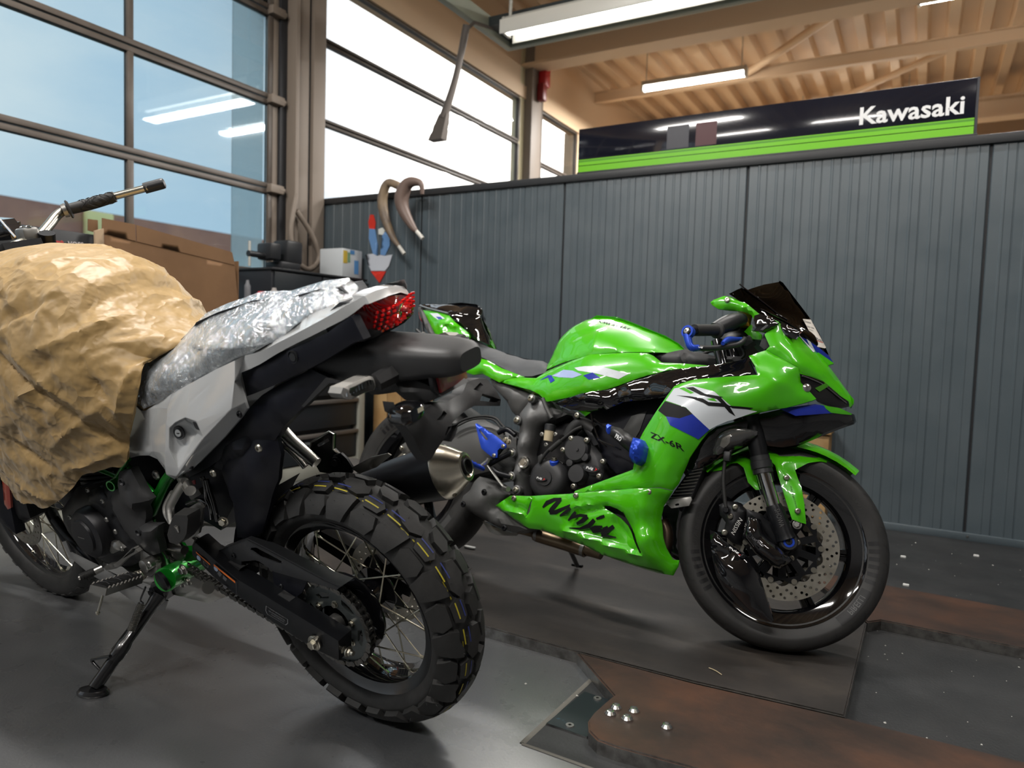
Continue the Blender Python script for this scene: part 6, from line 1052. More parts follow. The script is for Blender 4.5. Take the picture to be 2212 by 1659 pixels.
cw = shell('caliper_cover', [(1.319,-.171,.365),(1.329,-.167,.369),(1.347,-.162,.363),(1.363,-.158,.327),(1.369,-.157,.32),(1.42,-.142,.283),(1.442,-.135,.264),(1.438,-.137,.257),(1.416,-.145,.236),(1.404,-.149,.236),(1.384,-.155,.246),(1.354,-.165,.262),(1.327,-.172,.291),(1.312,-.176,.301),(1.314,-.174,.337)], GBLK, gx, inner=[(1.35,-.189,.323),(1.378,-.182,.283),(1.41,-.172,.26)], t=.03, edge=.012, ew=.018, res=.012, side=S); lettering('cover_lettering', 'carbon', *[(1.344,-.166,.305),(1.375,-.156,.287),(1.346,-.165,.313)], M('cover_print', (.18, .18, .19), .4), cw, cw)
tube('brake_hose', [(1.262,-.157,.583),(1.249,-.164,.546),(1.239,-.168,.523),(1.24,-.171,.468),(1.249,-.17,.415),(1.257,-.169,.381)], .0055, RUBD, gx, n=10); box('hose_clip', [(1.244,-.172,.529)][0], (.02, .02, .03), BLK, gx, bev=.004); bolt(cal, [(1.259,-.164,.373)][0], (0, -1, 0), .009, BLKM)
shell('fork_bracket', [(1.305,-.127,.386),(1.34,-.116,.381),(1.369,-.107,.357),(1.394,-.1,.335),(1.41,-.097,.298),(1.383,-.105,.303),(1.331,-.12,.35),(1.308,-.127,.362)], BLKM, gx, t=.02, edge=.004, res=.012, side=S); bolt(gx, [(1.442,-.09,.366)][0], (0, -1, 0), .009, ALUD)
# ---- front mudguard
mg = shell('mudguard', [(1.3,-.039,.587),(1.346,-.002,.602),(1.391,.024,.61),(1.437,.039,.604),(1.491,.056,.594),(1.526,.067,.575),(1.534,.058,.561),(1.506,.012,.561),(1.476,-.02,.563),(1.445,-.044,.551),(1.415,-.065,.524),(1.426,-.081,.503),(1.442,-.091,.474),(1.456,-.096,.425),(1.466,-.098,.371),(1.45,-.104,.373),(1.429,-.109,.378),(1.412,-.108,.417),(1.394,-.104,.458),(1.376,-.098,.497),(1.363,-.09,.528),(1.334,-.082,.553)], GRN, gx,
     inner=[(1.387,-.054,.563),(1.433,-.022,.573),(1.479,.014,.579),(1.398,-.086,.512),(1.427,-.103,.446),(1.441,-.107,.402),(1.381,-.078,.538)], t=.004, edge=.004, ew=.008, res=.012, side=S, holes=[[(1.349,-.066,.573),(1.36,-.062,.578),(1.393,-.051,.573),(1.406,-.047,.569),(1.394,-.051,.565),(1.367,-.06,.56)]], crease=[(*[(1.377,-.091,.523),(1.399,-.085,.499)], -.006, .008)])
shell('vent_back', [(1.335,-.049,.582),(1.406,-.025,.584),(1.411,-.025,.563),(1.353,-.044,.554)], DKG, mg, t=.002, edge=0, side=S)
for p, q in zip([(1.4,-.095,.494),(1.442,-.108,.403)], (0, 0)): lathe('bolt_washer', [(0, .009), (.004, .008), (.004, 0)], p, -FY_, GRN, mg, n=20); bolt(mg, tuple(np.array(p)-FY_*.004), tuple(-FY_), .007, STL, 'allen')
shell('mudguard_rear', [(1.142,-.097,.475),(1.178,-.083,.512),(1.221,-.057,.545),(1.262,-.042,.577),(1.288,-.066,.55),(1.33,-.105,.449),(1.32,-.108,.447),(1.296,-.11,.466),(1.278,-.108,.508),(1.258,-.109,.52),(1.239,-.11,.516),(1.216,-.112,.493)], GRN, mg, t=.004, edge=.003, res=.015, side=S)
lettering('mudguard_lettering', 'FUEL INJECTION', *[(1.413,-.113,.47),(1.436,-.109,.41),(1.417,-.112,.472)], BKP, mg, mg, lift=.0012)
loft('mudguard_top', [[cF+(FX_*math.cos(a)+FZ_*math.sin(a))*(.325+q)+FY_*y for y, q in ((-.07, -.03), (-.05, -.008), (-.02, .002), (.02, .002), (.05, -.008), (.07, -.03))] for a in np.linspace(R_(48), R_(138), 16)], GRN, mg, closed=False, caps=False)
# ---- rear wheel, swingarm, hugger, silencer cover
cR = np.array((0, 0, RR)); EX, EY, EZ = np.eye(3); tr_, rprof = tyre('tyre', RR, .09, .07, .2285, cR, EY, EZ); rmR = cast_rim('rim', cR, EY, EZ, EX, EZ, .068, .2285)
groove(None, lambda q: .2405+(RR-.2405)*math.cos(q*math.pi/2*.94)**.55, cR, EX, EZ, EY, RR, 30, .0905, tr_)
for a in range(6): arc_patch('tyre_bar', cR, EX, EZ, EY, rprof, .240, .272, R_(140-a*5), R_(137.4-a*5), TYM, tr_, n=3)
arc_patch('tyre_bar', cR, EX, EZ, EY, rprof, .238, .268, R_(-28), R_(-50), TYL, tr_)
plate('brake_disc', circ2((0, 0), .11, 60), DISCM, gx, (0, -.085, RR), (1, 0, 0), (0, 0, 1), .005, holes=[circ2((0, 0), .07, 40)]+[circ2((.09*math.cos(t), .09*math.sin(t)), .004, 8) for t in np.linspace(0, 6.28, 24, endpoint=False)])
shell('rear_caliper', [(-.069,-.11,.431),(-.032,-.11,.458),(.002,-.11,.446),(.012,-.11,.416),(-.017,-.11,.396),(-.052,-.11,.403)], ALUD, gx, t=.04, edge=.008, ew=.012, res=.01, side=S); [bolt(gx, p, (0, -1, 0), .007, STL) for p in [(-.039,-.125,.421),(-.006,-.125,.443),(-.017,-.125,.392)]]
sw = shell('swingarm', [(-.163,-.13,.271),(.008,-.13,.367),(.146,-.13,.509),(.215,-.13,.548),(.261,-.13,.566),(.318,-.13,.569),(.375,-.13,.553),(.432,-.13,.533),(.475,-.13,.515),(.493,-.13,.425),(.477,-.13,.39),(.398,-.13,.388),(.282,-.13,.348),(.081,-.13,.26),(-.051,-.13,.223)], GPL, gx, inner=[(.331,-.15,.472),(.197,-.15,.404)], t=.05, edge=.012, ew=.02, res=.025, side=S); mirror(sw)
tube('brake_line', [(.183,-.16,.498),(.257,-.16,.553),(.336,-.16,.575),(.398,-.16,.574),(.433,-.16,.551),(.467,-.16,.531),(.496,-.16,.524)], .005, RUBD, gx, n=8); tube('brake_line', [(.225,-.165,.519),(.302,-.165,.559),(.387,-.165,.567),(.433,-.165,.539),(.453,-.165,.519)], .0035, RUBD, gx, n=8); box('line_clip', [(.443,-.168,.538)][0], (.025, .012, .012), BLK, gx, bev=.003)
ex = shell('silencer_cover', [(.341,-.17,.304),(.352,-.17,.336),(.372,-.17,.358),(.433,-.17,.347),(.515,-.17,.316),(.493,-.17,.293),(.471,-.17,.269),(.54,-.17,.241),(.614,-.17,.212),(.55,-.17,.188),(.422,-.17,.211),(.309,-.17,.25),(.317,-.17,.281)], GPL, gx, inner=[(.448,-.205,.288),(.519,-.205,.228),(.417,-.205,.251)], t=.08, edge=.015, ew=.025, res=.018, side=S); [bolt(ex, p, (0, -1, 0), .009, BLKM, 'allen') for p in [(.438,-.207,.306),(.36,-.207,.252),(.544,-.207,.2)]]
cat = tube('catalyser', [(.506,-.05,.196),(.565,-.05,.195),(.58,-.05,.196),(.594,-.05,.192),(.706,-.05,.183),(.773,-.05,.176),(.783,-.05,.178),(.839,-.05,.17)], [.014, .016, .024, .0265, .0265, .0265, .023, .018], BRNZ, gx, n=28, sm=2); 
for p, q in ([(.584,-.05,.195),(.596,-.05,.194)], [(.767,-.05,.178),(.78,-.05,.176)]): tube('clamp_band', [p, q], .028, ALUD, cat, n=28, sm=0)
shell('link_plate', [(.377,-.1,.202),(.41,-.1,.197),(.45,-.1,.191),(.504,-.1,.183),(.493,-.1,.172),(.445,-.1,.165),(.414,-.1,.171)], ALUD, gx, t=.06, edge=.006, res=.015, side=S); tube('stand_leg', [[(.632,.1,.172)][0], [(.591,.296,.09)][0]], .0085, BLKM, gx, n=12, sm=0)
sp0 = np.array([(.58,.319,.088)][0]); tube('stand_foot', [sp0-np.array((.022, 0, 0)), sp0+np.array((.022, 0, .002))], .008, BLKM, gx, n=12, sm=0, flat=.6)
tube('chain', [(.184,.09,.29),(.095,.09,.274),(-.018,.09,.238),(-.085,.09,.209)], .008, CHN, gx, n=8)
loft('rear_hugger', [[((.34)*math.cos(a), y, RR+.34*math.sin(a)) for y in (.075, .04, 0, -.04, -.075)] for a in np.linspace(R_(20), R_(70), 8)], GPL, gx, closed=False, caps=False)
# ---- frame, subframe plate, rear sets
shell('subframe_cover', [(.311,-.12,.736),(.375,-.12,.713),(.449,-.12,.698),(.503,-.12,.683),(.537,-.12,.67),(.517,-.12,.651),(.494,-.12,.629),(.473,-.12,.595),(.453,-.12,.596),(.432,-.12,.61),(.403,-.12,.646),(.362,-.12,.675),(.325,-.12,.701)], GPL, gx, inner=[(.435,-.135,.664)], t=.04, edge=.01, ew=.015, res=.015, side=S)
fr = shell('frame_spar', [(.484,-.15,.6),(.505,-.15,.632),(.526,-.15,.674),(.554,-.15,.659),(.571,-.15,.667),(.61,-.15,.652),(.63,-.15,.632),(.675,-.15,.616),(.618,-.15,.587),(.582,-.15,.57),(.566,-.15,.546),(.562,-.15,.499),(.557,-.15,.466),(.566,-.15,.447),(.57,-.15,.425),(.564,-.15,.402),(.561,-.15,.366),(.563,-.15,.32),(.517,-.15,.313),(.507,-.15,.359),(.502,-.15,.424),(.497,-.15,.506),(.492,-.15,.564)], FRM, gx, inner=[(.546,-.18,.58),(.545,-.18,.49),(.545,-.18,.393)], t=.05, edge=.012, ew=.016, res=.014, side=S, crease=[(*[(.586,-.17,.656),(.636,-.17,.589)], .006, .004)]); mirror(fr)
tube('frame_pipe', [(.595,-.185,.656),(.615,-.185,.625),(.644,-.185,.589)], .007, GPL, fr, n=10)
for p in [(.544,-.175,.653),(.502,-.175,.572),(.503,-.175,.456),(.517,-.175,.375),(.547,-.175,.332),(.274,-.175,.66)]: lathe('bolt_boss', [(-.02, .016), (.002, .016), (.005, .012), (.005, 0)], p, (0, -1, 0), FRM, fr, n=20); bolt(fr, (p[0], p[1]-.005, p[2]), (0, -1, 0), .0095, STL, 'allen')
pv = lathe('pivot_nut', [(-.01, .021), (.004, .021), (.007, .018), (.003, .013), (.003, .008), (.006, .008), (.006, 0)], [(.56,-.18,.428)][0], (0, -1, 0), ALU, fr, n=32)
hg = shell('heel_guard', [(.343,-.2,.539),(.348,-.2,.543),(.443,-.2,.504),(.488,-.2,.48),(.489,-.2,.469),(.479,-.2,.463),(.465,-.2,.465),(.457,-.2,.456),(.46,-.2,.431),(.447,-.2,.427),(.417,-.2,.44),(.387,-.2,.456),(.367,-.2,.493)], BLUE, gx, t=.005, edge=.002, ew=.003, res=.01, side=S, holes=[[(.363,-.2,.523),(.372,-.2,.518),(.408,-.2,.492),(.407,-.2,.487),(.396,-.2,.489),(.369,-.2,.511)]]); [bolt(hg, p, (0, -1, 0), .0065, STL, 'allen') for p in [(.482,-.206,.472),(.451,-.206,.436)]]
for pts in ([(.419,-.18,.403),(.461,-.18,.431),(.506,-.18,.456)], [(.439,-.18,.392),(.464,-.18,.379),(.521,-.18,.373)], [(.422,-.185,.406),(.443,-.185,.437),(.467,-.185,.472)], [(.428,-.17,.521),(.462,-.17,.536),(.501,-.17,.519)]): tube('rearset_arm', pts, .0095, BLKM, gx, n=12)
tube('sport_peg', [(.428,-.32,.395),(.421,-.215,.384)], [.0085, .0085], BLUE, gx, n=10, sm=0); [tube('peg_ring', [p, (p[0], p[1]+.004, p[2])], .010, BLUE, gx, n=12, sm=0) for p in [(.426,-.303,.394),(.424,-.277,.391),(.422,-.248,.388)]]; tube('peg_joint', [(.405,-.2,.394),(.423,-.2,.411),(.428,-.2,.424)], .009, ALU, gx, n=10)
tube('brake_pedal', [(.429,-.2,.398),(.463,-.2,.37),(.505,-.2,.337),(.526,-.2,.327)], [.006, .008, .008, .010], ALUD, gx, n=10, flat=.6); tube('pedal_tip', [(.51,-.2,.331),(.541,-.22,.329)], .009, ALU, gx, n=10, sm=0)
tube('master_cylinder', [(.474,-.19,.492),(.495,-.19,.506)], .010, ALUD, gx, n=12, sm=0); [bolt(gx, p, (0, -1, 0), .007, STL) for p in [(.485,-.2,.496),(.498,-.2,.49)]]
rsv = lathe('brake_reservoir', [(0, 0), (0, .0155), (.034, .0175), (.036, .0175), (.036, 0)], [(.635,-.17,.512)][0], (0, 0, 1), M('reservoir_milky', (.50, .42, .28), .35), gx, n=24); q = [(.635,-.17,.512)][0]; lathe('reservoir_cap', [(.036, 0), (.036, .0195), (.056, .0195), (.058, .017), (.058, 0)], q, (0, 0, 1), BLK, rsv, n=24)
for p in [(.608,-.17,.533),(.66,-.17,.538),(.631,-.17,.499)]: bolt(gx, p, (0, -1, 0), .007, ALUD, 'allen')
tube('cable', [(.618,-.175,.434),(.638,-.175,.471),(.661,-.175,.495),(.692,-.175,.522),(.73,-.175,.557),(.758,-.175,.572)], .006, RUBD, gx, n=10); tube('cable_boot', [(.653,-.178,.482),(.689,-.178,.518)], .0085, RUB, gx, n=12, sm=0)
tube('coolant_hose', [(.7,-.15,.535),(.715,-.15,.568),(.744,-.15,.587),(.794,-.15,.567)], .022, RUBD, gx, n=16)
# ---- engine
en = shell('engine_block', [(.525,-.1,.55),(.664,-.1,.613),(.789,-.1,.616),(.886,-.1,.538),(.923,-.1,.465),(.838,-.1,.418),(.727,-.1,.359),(.552,-.1,.313),(.534,-.1,.335),(.54,-.1,.435)], ENG, gx, t=.25, edge=.01, res=.03, side=S)
K1 = [(.65,-.15,.386)][0]; cc = lathe('clutch_cover', [(-.05, .073), (0, .072), (.014, .066), (.022, .054), (.025, .04), (.025, .026), (.030, .025), (.030, 0)], K1, (0, -1, 0), M('cover_black', (.024, .024, .026), .45, bump=(300, .08)), en, n=56); CVR = MATS['cover_black']
tube('cover_rib', [(K1[0]-.07, K1[1]-.012, K1[2]), (K1[0]-.03, K1[1]-.026, K1[2])], .0025, CVR, cc, n=8, sm=0)
def badge(c, a, b, parent):
    o = loft('badge', [[(c[0]+a*k*math.cos(t), c[1]-d, c[2]+b*k*math.sin(t)) for t in np.linspace(0, 6.283, 32, endpoint=False)] for d, k in ((0, 1), (.004, 1), (.006, .9))], BLK, parent)
    lettering('badge_lettering', 'Puig', (c[0]-a*.6, c[1]-.0072, c[2]-b*.42), (c[0]+a*.25, c[1]-.0072, c[2]-b*.42), (c[0]-a*.52, c[1]-.0072, c[2]+b*.5), WHT, o, bold=True, lift=0); mk('badge_mark', [(c[0]+a*p, c[1]-.0072, c[2]+b*q) for p, q in ((.4, -.5), (.8, -.05), (.5, .5), (.62, 0))], [(0, 1, 3), (1, 2, 3)], M('badge_red', (.6, .02, .02), .4), o)
badge((K1[0]-.012, K1[1]-.030, K1[2]-.004), .024, .0095, cc)
wpc = shell('pump_cover', [(.689,-.155,.523),(.725,-.155,.539),(.761,-.155,.54),(.786,-.155,.528),(.827,-.155,.491),(.846,-.155,.447),(.844,-.155,.408),(.801,-.155,.388),(.758,-.155,.37),(.735,-.155,.393),(.717,-.155,.433),(.691,-.155,.461),(.682,-.155,.492)], CVR, en, inner=[(.769,-.165,.454)], t=.05, edge=.012, ew=.016, res=.012, side=S)
for px, r, h in (([(.748,-.165,.496)][0], .046, .018), ([(.767,-.165,.415)][0], .034, .022), ([(.734,-.165,.448)][0], .014, .016), ([(.786,-.165,.473)][0], .015, .016)): lathe('cover_dome', [(-.02, r), (h*.6, r*.96), (h, r*.82), (h+.001, 0)], px, (0, -1, 0), CVR, wpc, n=36)
lathe('cover_knob', [(0, .006), (.004, .005), (.004, 0)], np.array([(.757,-.184,.494)][0]), (0, -1, 0), CVR, wpc, n=14); b_ = [(.816,-.176,.438)][0]; badge(b_, .03, .0125, wpc)
for p in [(.726,-.178,.529),(.784,-.178,.529),(.703,-.178,.488),(.853,-.178,.466),(.848,-.178,.418),(.763,-.178,.374)]: lathe('bolt_seat', [(-.01, .011), (.002, .011), (.002, 0)], p, (0, -1, 0), CVR, wpc, n=18); bolt(wpc, (p[0], p[1]-.002, p[2]), (0, -1, 0), .0078, STL, 'allen')
oc = lathe('oil_cap', [(-.03, .016), (.0, .016), (.003, .013), (.003, 0)], [(.668,-.165,.448)][0], (0, -.5, 1), BLUE, en, n=24); bolt(oc, tuple(np.array([(.669,-.168,.452)][0])), (0, -.5, 1), .008, STL); shell('oil_filler', [(.644,-.155,.44),(.653,-.155,.451),(.674,-.155,.455),(.694,-.155,.446),(.693,-.155,.43),(.655,-.155,.422)], CVR, en, t=.03, edge=.006, res=.012, side=S); shell('sensor_boot', [(.599,-.165,.457),(.612,-.165,.467),(.629,-.165,.456),(.628,-.165,.421),(.618,-.165,.415),(.603,-.165,.434)], RUB, en, t=.02, edge=.006, res=.012, side=S)
# ---- radiator, inner panels
rd = shell('radiator', [(1.071,-.15,.369),(1.141,-.15,.5),(1.182,-.15,.519),(1.172,-.15,.49),(1.147,-.15,.396)], BLKM, gx, t=.05, edge=0, res=.02, side=S)
for k in range(9): a, b = np.array([(1.082,-.152,.384)][0])*(1-k/9)+np.array([(1.144,-.152,.486)][0])*k/9, np.array([(1.144,-.152,.396)][0])*(1-k/9)+np.array([(1.174,-.152,.497)][0])*k/9; tube('radiator_fin', [a, b], .002, M('fin_grey', (.16, .16, .15), .4, .7), rd, n=5, sm=0)
shell('radiator_bracket', [(1.073,-.17,.367),(1.077,-.17,.376),(1.15,-.17,.396),(1.154,-.17,.387),(1.148,-.17,.369),(1.095,-.17,.353)], ALUD, rd, t=.01, edge=.002, res=.015, side=S, holes=[[(1.105,-.17,.367),(1.116,-.17,.372),(1.118,-.17,.366),(1.107,-.17,.362)]]); tube('exhaust_header', [(1.04,-.08,.312),(1.06,-.08,.279),(1.063,-.08,.236),(1.042,-.08,.189)], .02, BRNZ, gx, n=14)
shell('inner_fairing', [(1.03,-.08,.347),(1.086,-.08,.414),(1.109,-.08,.359),(1.107,-.08,.244),(1.107,-.08,.199),(1.077,-.08,.21)], GBLK, gx, t=.01, edge=.004, side=S)
shell('inner_panel', [(.737,-.13,.614),(.794,-.13,.666),(.951,-.13,.725),(1.016,-.13,.713),(.963,-.13,.587),(.942,-.13,.547),(.936,-.13,.46),(.881,-.13,.438),(.828,-.13,.481),(.798,-.13,.54)], NVY, gx, t=.01, edge=.004, side=S); shell('frame_inner', [(.881,-.14,.57),(.908,-.14,.629),(.958,-.14,.65),(.944,-.14,.584),(.929,-.14,.552),(.916,-.14,.558)], GPL, gx, t=.02, edge=.006, res=.02, side=S)
nd = shell('nose_duct', [(1.097,-.14,.479),(1.13,-.17,.513),(1.164,-.19,.565),(1.181,-.19,.592),(1.203,-.185,.613),(1.258,-.17,.638),(1.291,-.15,.661),(1.336,-.13,.68),(1.385,-.12,.699),(1.405,-.11,.684),(1.458,-.09,.694),(1.513,-.05,.709),(1.55,0,.716),(1.555,0,.7),(1.55,-.01,.689),(1.483,-.05,.645),(1.439,-.07,.615),(1.412,-.08,.596),(1.378,-.09,.584),(1.327,-.11,.581),(1.304,-.12,.593),(1.223,-.15,.531),(1.145,-.15,.472),(1.115,-.14,.458)], GBLK, gx, inner=[(1.34,-.128,.645),(1.436,-.1,.665),(1.492,-.06,.685),(1.269,-.155,.612)], t=.03, edge=.006, ew=.01, res=.018, side=S)
il = shell('front_indicator', [(1.191,-.175,.531),(1.196,-.175,.576),(1.198,-.175,.593),(1.252,-.175,.624),(1.319,-.175,.614),(1.319,-.175,.603),(1.279,-.175,.566),(1.215,-.175,.532)], M('smoked_lens', (.06, .06, .06), .12, coat=1, spec=.8), gx, inner=[(1.25,-.2,.582)], t=.03, edge=.012, ew=.016, res=.012, side=S); shell('lens_core', [(1.222,-.2,.556),(1.228,-.2,.578),(1.253,-.2,.592),(1.252,-.2,.568),(1.244,-.2,.558),(1.234,-.2,.551)], M('lens_core', (.25, .24, .22), .25, .5), il, surf=SURF[il.name][0], off=.001, t=.002, edge=0, res=.01, side=S)
# ---- fairings
sf = shell('side_fairing', [(1.277,-.2,.831),(1.298,-.185,.846),(1.318,-.172,.858),(1.366,-.163,.836),(1.41,-.15,.814),(1.417,-.14,.777),(1.461,-.115,.732),(1.453,-.12,.725),(1.391,-.165,.69),(1.306,-.21,.654),(1.24,-.225,.629),(1.211,-.228,.609),(1.193,-.228,.587),(1.176,-.228,.56),(1.147,-.222,.508),(1.125,-.21,.448),(1.119,-.21,.427),(1.106,-.215,.405),(1.075,-.238,.407),(.952,-.24,.385),(.791,-.232,.352),(.795,-.23,.359),(.907,-.238,.412),(.982,-.24,.449),(.986,-.24,.534),(.999,-.24,.57),(1.056,-.243,.68),(1.076,-.24,.717),(1.098,-.24,.728),(1.135,-.24,.742),(1.195,-.236,.752),(1.257,-.23,.761),(1.314,-.22,.771),(1.301,-.21,.799)], GRN, gx,
     inner=[(1.225,-.246,.723),(1.301,-.232,.724),(1.369,-.2,.75),(1.401,-.158,.74),(1.18,-.252,.656),(1.281,-.232,.675),(1.088,-.258,.619),(1.06,-.256,.504),(1.136,-.246,.556),(1.039,-.248,.433),(1.092,-.243,.454),(1.335,-.188,.806),(1.339,-.215,.703)], t=.005, edge=.005, ew=.008, res=.013, side=S, crease=[(*[(1.318,-.22,.783),(1.457,-.22,.716)], -.003, .010), (*[(1.099,-.25,.482),(1.092,-.25,.409)], -.004, .008), (*[(1.328,-.25,.756),(1.229,-.25,.702)], .004, .02)])
decal('white_graphic', [(1.08,-.25,.709),(1.136,-.25,.72),(1.205,-.25,.706),(1.258,-.25,.667),(1.323,-.25,.664),(1.261,-.25,.632),(1.246,-.25,.626),(1.217,-.25,.609),(1.199,-.25,.595),(1.129,-.25,.651),(1.06,-.25,.669)], sf, WHP, sf, lift=.0012)
decal('dark_graphic', [(1.058,-.25,.667),(1.129,-.25,.65),(1.151,-.25,.633),(1.115,-.25,.616),(1.071,-.25,.619),(1.041,-.25,.636)], sf, BKP, sf, lift=.0014); decal('blue_graphic', [(1.151,-.25,.633),(1.199,-.25,.595),(1.171,-.25,.563),(1.089,-.25,.593),(1.071,-.25,.619),(1.115,-.25,.616)], sf, BLUP, sf, lift=.0014)
for pts in ([(1.116,-.25,.713),(1.14,-.25,.716),(1.179,-.25,.697),(1.233,-.25,.692),(1.216,-.25,.684),(1.167,-.25,.692)], [(1.092,-.25,.687),(1.137,-.25,.686),(1.175,-.25,.682),(1.193,-.25,.673),(1.241,-.25,.674),(1.259,-.25,.665),(1.194,-.25,.662),(1.177,-.25,.67),(1.142,-.25,.68)], [(1.207,-.25,.691),(1.224,-.25,.692),(1.254,-.25,.663),(1.268,-.25,.642),(1.251,-.25,.65),(1.229,-.25,.673)], [(1.25,-.25,.669),(1.314,-.25,.672),(1.304,-.25,.666),(1.259,-.25,.663)]): decal('model_lettering', pts, sf, BKP, sf, lift=.0017, res=.008)
decal('green_graphic', [(1.096,-.25,.71),(1.11,-.25,.714),(1.146,-.25,.698),(1.136,-.25,.694)], sf, GRN, sf, lift=.0017); decal('green_graphic', [(1.187,-.25,.682),(1.206,-.25,.686),(1.217,-.25,.677),(1.196,-.25,.679)], sf, GRN, sf, lift=.0017)
lettering('model_lettering', 'ZX-6R', *[(1.03,-.255,.551),(1.136,-.255,.521),(1.025,-.255,.57)], BKP, sf, sf, bold=True, lift=.0014)
lf = shell('lower_fairing', [(.47,-.175,.267),(.54,-.2,.31),(.607,-.205,.317),(.642,-.215,.322),(.778,-.228,.347),(.791,-.232,.35),(.953,-.24,.384),(1.076,-.238,.405),(1.107,-.215,.404),(1.079,-.2,.357),(1.074,-.195,.317),(1.083,-.185,.272),(1.097,-.175,.232),(1.116,-.16,.203),(1.132,-.15,.205),(1.131,-.15,.186),(1.119,-.15,.157),(1.079,-.165,.156),(.982,-.185,.166),(.895,-.2,.179),(.845,-.205,.194),(.759,-.2,.205),(.668,-.19,.216),(.623,-.185,.213),(.591,-.18,.22)], GRN, gx,
     inner=[(.824,-.236,.289),(.7,-.222,.278),(.945,-.243,.343),(1.051,-.243,.338),(1.068,-.238,.259),(1.081,-.215,.208),(.957,-.222,.212),(.993,-.218,.261),(.906,-.224,.245),(.564,-.2,.266),(.811,-.222,.229)], t=.005, edge=.006, ew=.009, res=.011, side=S,
     holes=[[(.901,-.23,.327),(.923,-.23,.329),(.949,-.23,.324),(.97,-.23,.315),(.989,-.23,.291),(1.018,-.23,.248),(1.042,-.23,.208),(1.036,-.23,.206),(1.01,-.23,.243),(.985,-.23,.279),(.962,-.23,.297),(.932,-.23,.31),(.906,-.23,.319)], [(.624,-.21,.299),(.631,-.21,.31),(.625,-.21,.267),(.616,-.21,.255),(.612,-.21,.259)]], crease=[(*[(.796,-.23,.308),(.898,-.23,.33)], -.006, .007), (*[(.787,-.23,.276),(.896,-.23,.321)], .012, .014), (*[(.768,-.22,.23),(1.03,-.22,.199)], -.010, .008), (*[(.794,-.23,.255),(1.004,-.23,.22)], .008, .016), (*[(.948,-.23,.288),(1.017,-.23,.216)], .012, .012), (*[(.509,-.2,.261),(.603,-.2,.254)], -.006, .006), (*[(.523,-.2,.284),(.6,-.2,.272)], .007, .010)])
shell('scoop_back', [(.867,-.19,.336),(.969,-.19,.344),(1.045,-.19,.195),(1.016,-.19,.189),(.932,-.19,.28),(.874,-.19,.307)], DKG, lf, t=.004, edge=0, side=S)
for p in [(.56,-.205,.303),(.804,-.236,.344),(1.045,-.243,.389)]: bolt(lf, p, (0, -1, 0), .0078, STL, 'allen')
def stroke(name, pts, surf, mat, parent):
    P = [np.array((p[0], p[2])) for p, w in pts]; W = [w for p, w in pts]; n = len(P); L_, R__ = [], []
    for i in range(n):
        d = P[min(i+1, n-1)]-P[max(i-1, 0)]; d = d/np.linalg.norm(d); q = np.array((-d[1], d[0])); L_.append(P[i]+q*W[i]); R__.append(P[i]-q*W[i])
    return decal(name, [(a[0], 0, a[1]) for a in L_+R__[::-1]], surf, mat, parent, res=.007, lift=.0013)
for pts, ws in (([(.685,-.23,.289),(.7,-.23,.306),(.725,-.23,.32),(.751,-.23,.327)], (.003, .0075, .006, .003)), ([(.749,-.23,.325),(.734,-.23,.305),(.72,-.23,.286),(.714,-.23,.276)], (.006, .0075, .008, .006)), ([(.714,-.23,.276),(.738,-.23,.282),(.766,-.23,.298),(.795,-.23,.316)], (.006, .007, .005, .002)), ([(.79,-.23,.303),(.775,-.23,.287),(.754,-.23,.272)], (.005, .006, .003)), ([(.798,-.23,.306),(.814,-.23,.311)], (.004, .0035)),
    ([(.813,-.23,.293),(.803,-.23,.279),(.788,-.23,.262)], (.005, .0065, .003)), ([(.8,-.23,.274),(.831,-.23,.285),(.855,-.23,.286)], (.005, .005, .005)), ([(.855,-.23,.286),(.837,-.23,.268),(.82,-.23,.257)], (.0065, .0065, .004)), ([(.879,-.23,.279),(.862,-.23,.258),(.832,-.23,.244),(.793,-.23,.24)], (.006, .007, .004, .0015)), ([(.885,-.23,.283),(.901,-.23,.291),(.911,-.23,.296)], (.003, .005, .004)),
    ([(.907,-.23,.261),(.883,-.23,.257),(.87,-.23,.249),(.877,-.23,.243),(.901,-.23,.25),(.925,-.23,.265)], (.005, .0055, .006, .005, .0055, .004)), ([(.943,-.23,.27),(.923,-.23,.252),(.906,-.23,.238)], (.006, .007, .0065)), ([(.905,-.23,.238),(.922,-.23,.238),(.955,-.23,.238)], (.006, .004, .002))): stroke('brush_lettering', list(zip(pts, ws)), lf, BKP, lf)
bd = shell('black_side_duct', [(.646,-.19,.641),(.681,-.2,.655),(.839,-.205,.698),(.875,-.2,.715),(.966,-.19,.756),(1.029,-.19,.776),(1.153,-.195,.796),(1.225,-.19,.813),(1.26,-.185,.823),(1.272,-.18,.834),(1.307,-.2,.775),(1.192,-.225,.757),(1.094,-.23,.733),(1.072,-.23,.72),(1.048,-.225,.686),(.986,-.205,.677),(.9,-.2,.663),(.847,-.2,.634),(.783,-.195,.622),(.708,-.19,.625)], GBLK, gx, inner=[(.77,-.218,.646),(.835,-.22,.663),(1.011,-.212,.732),(1.126,-.215,.768),(.923,-.212,.697)], t=.006, edge=.004, ew=.008, res=.011, side=S, crease=[(*[(1.035,-.2,.747),(1.258,-.2,.799)], .004, .006)])
shell('duct_bracket', [(.703,-.17,.616),(.717,-.17,.616),(.748,-.17,.599),(.787,-.17,.563),(.823,-.17,.521),(.807,-.17,.516),(.765,-.17,.561),(.729,-.17,.586)], BLKM, bd, t=.01, edge=.003, res=.012, side=S); bolt(bd, [(.738,-.185,.608)][0], (0, -1, 0), .0085, STL, 'allen')
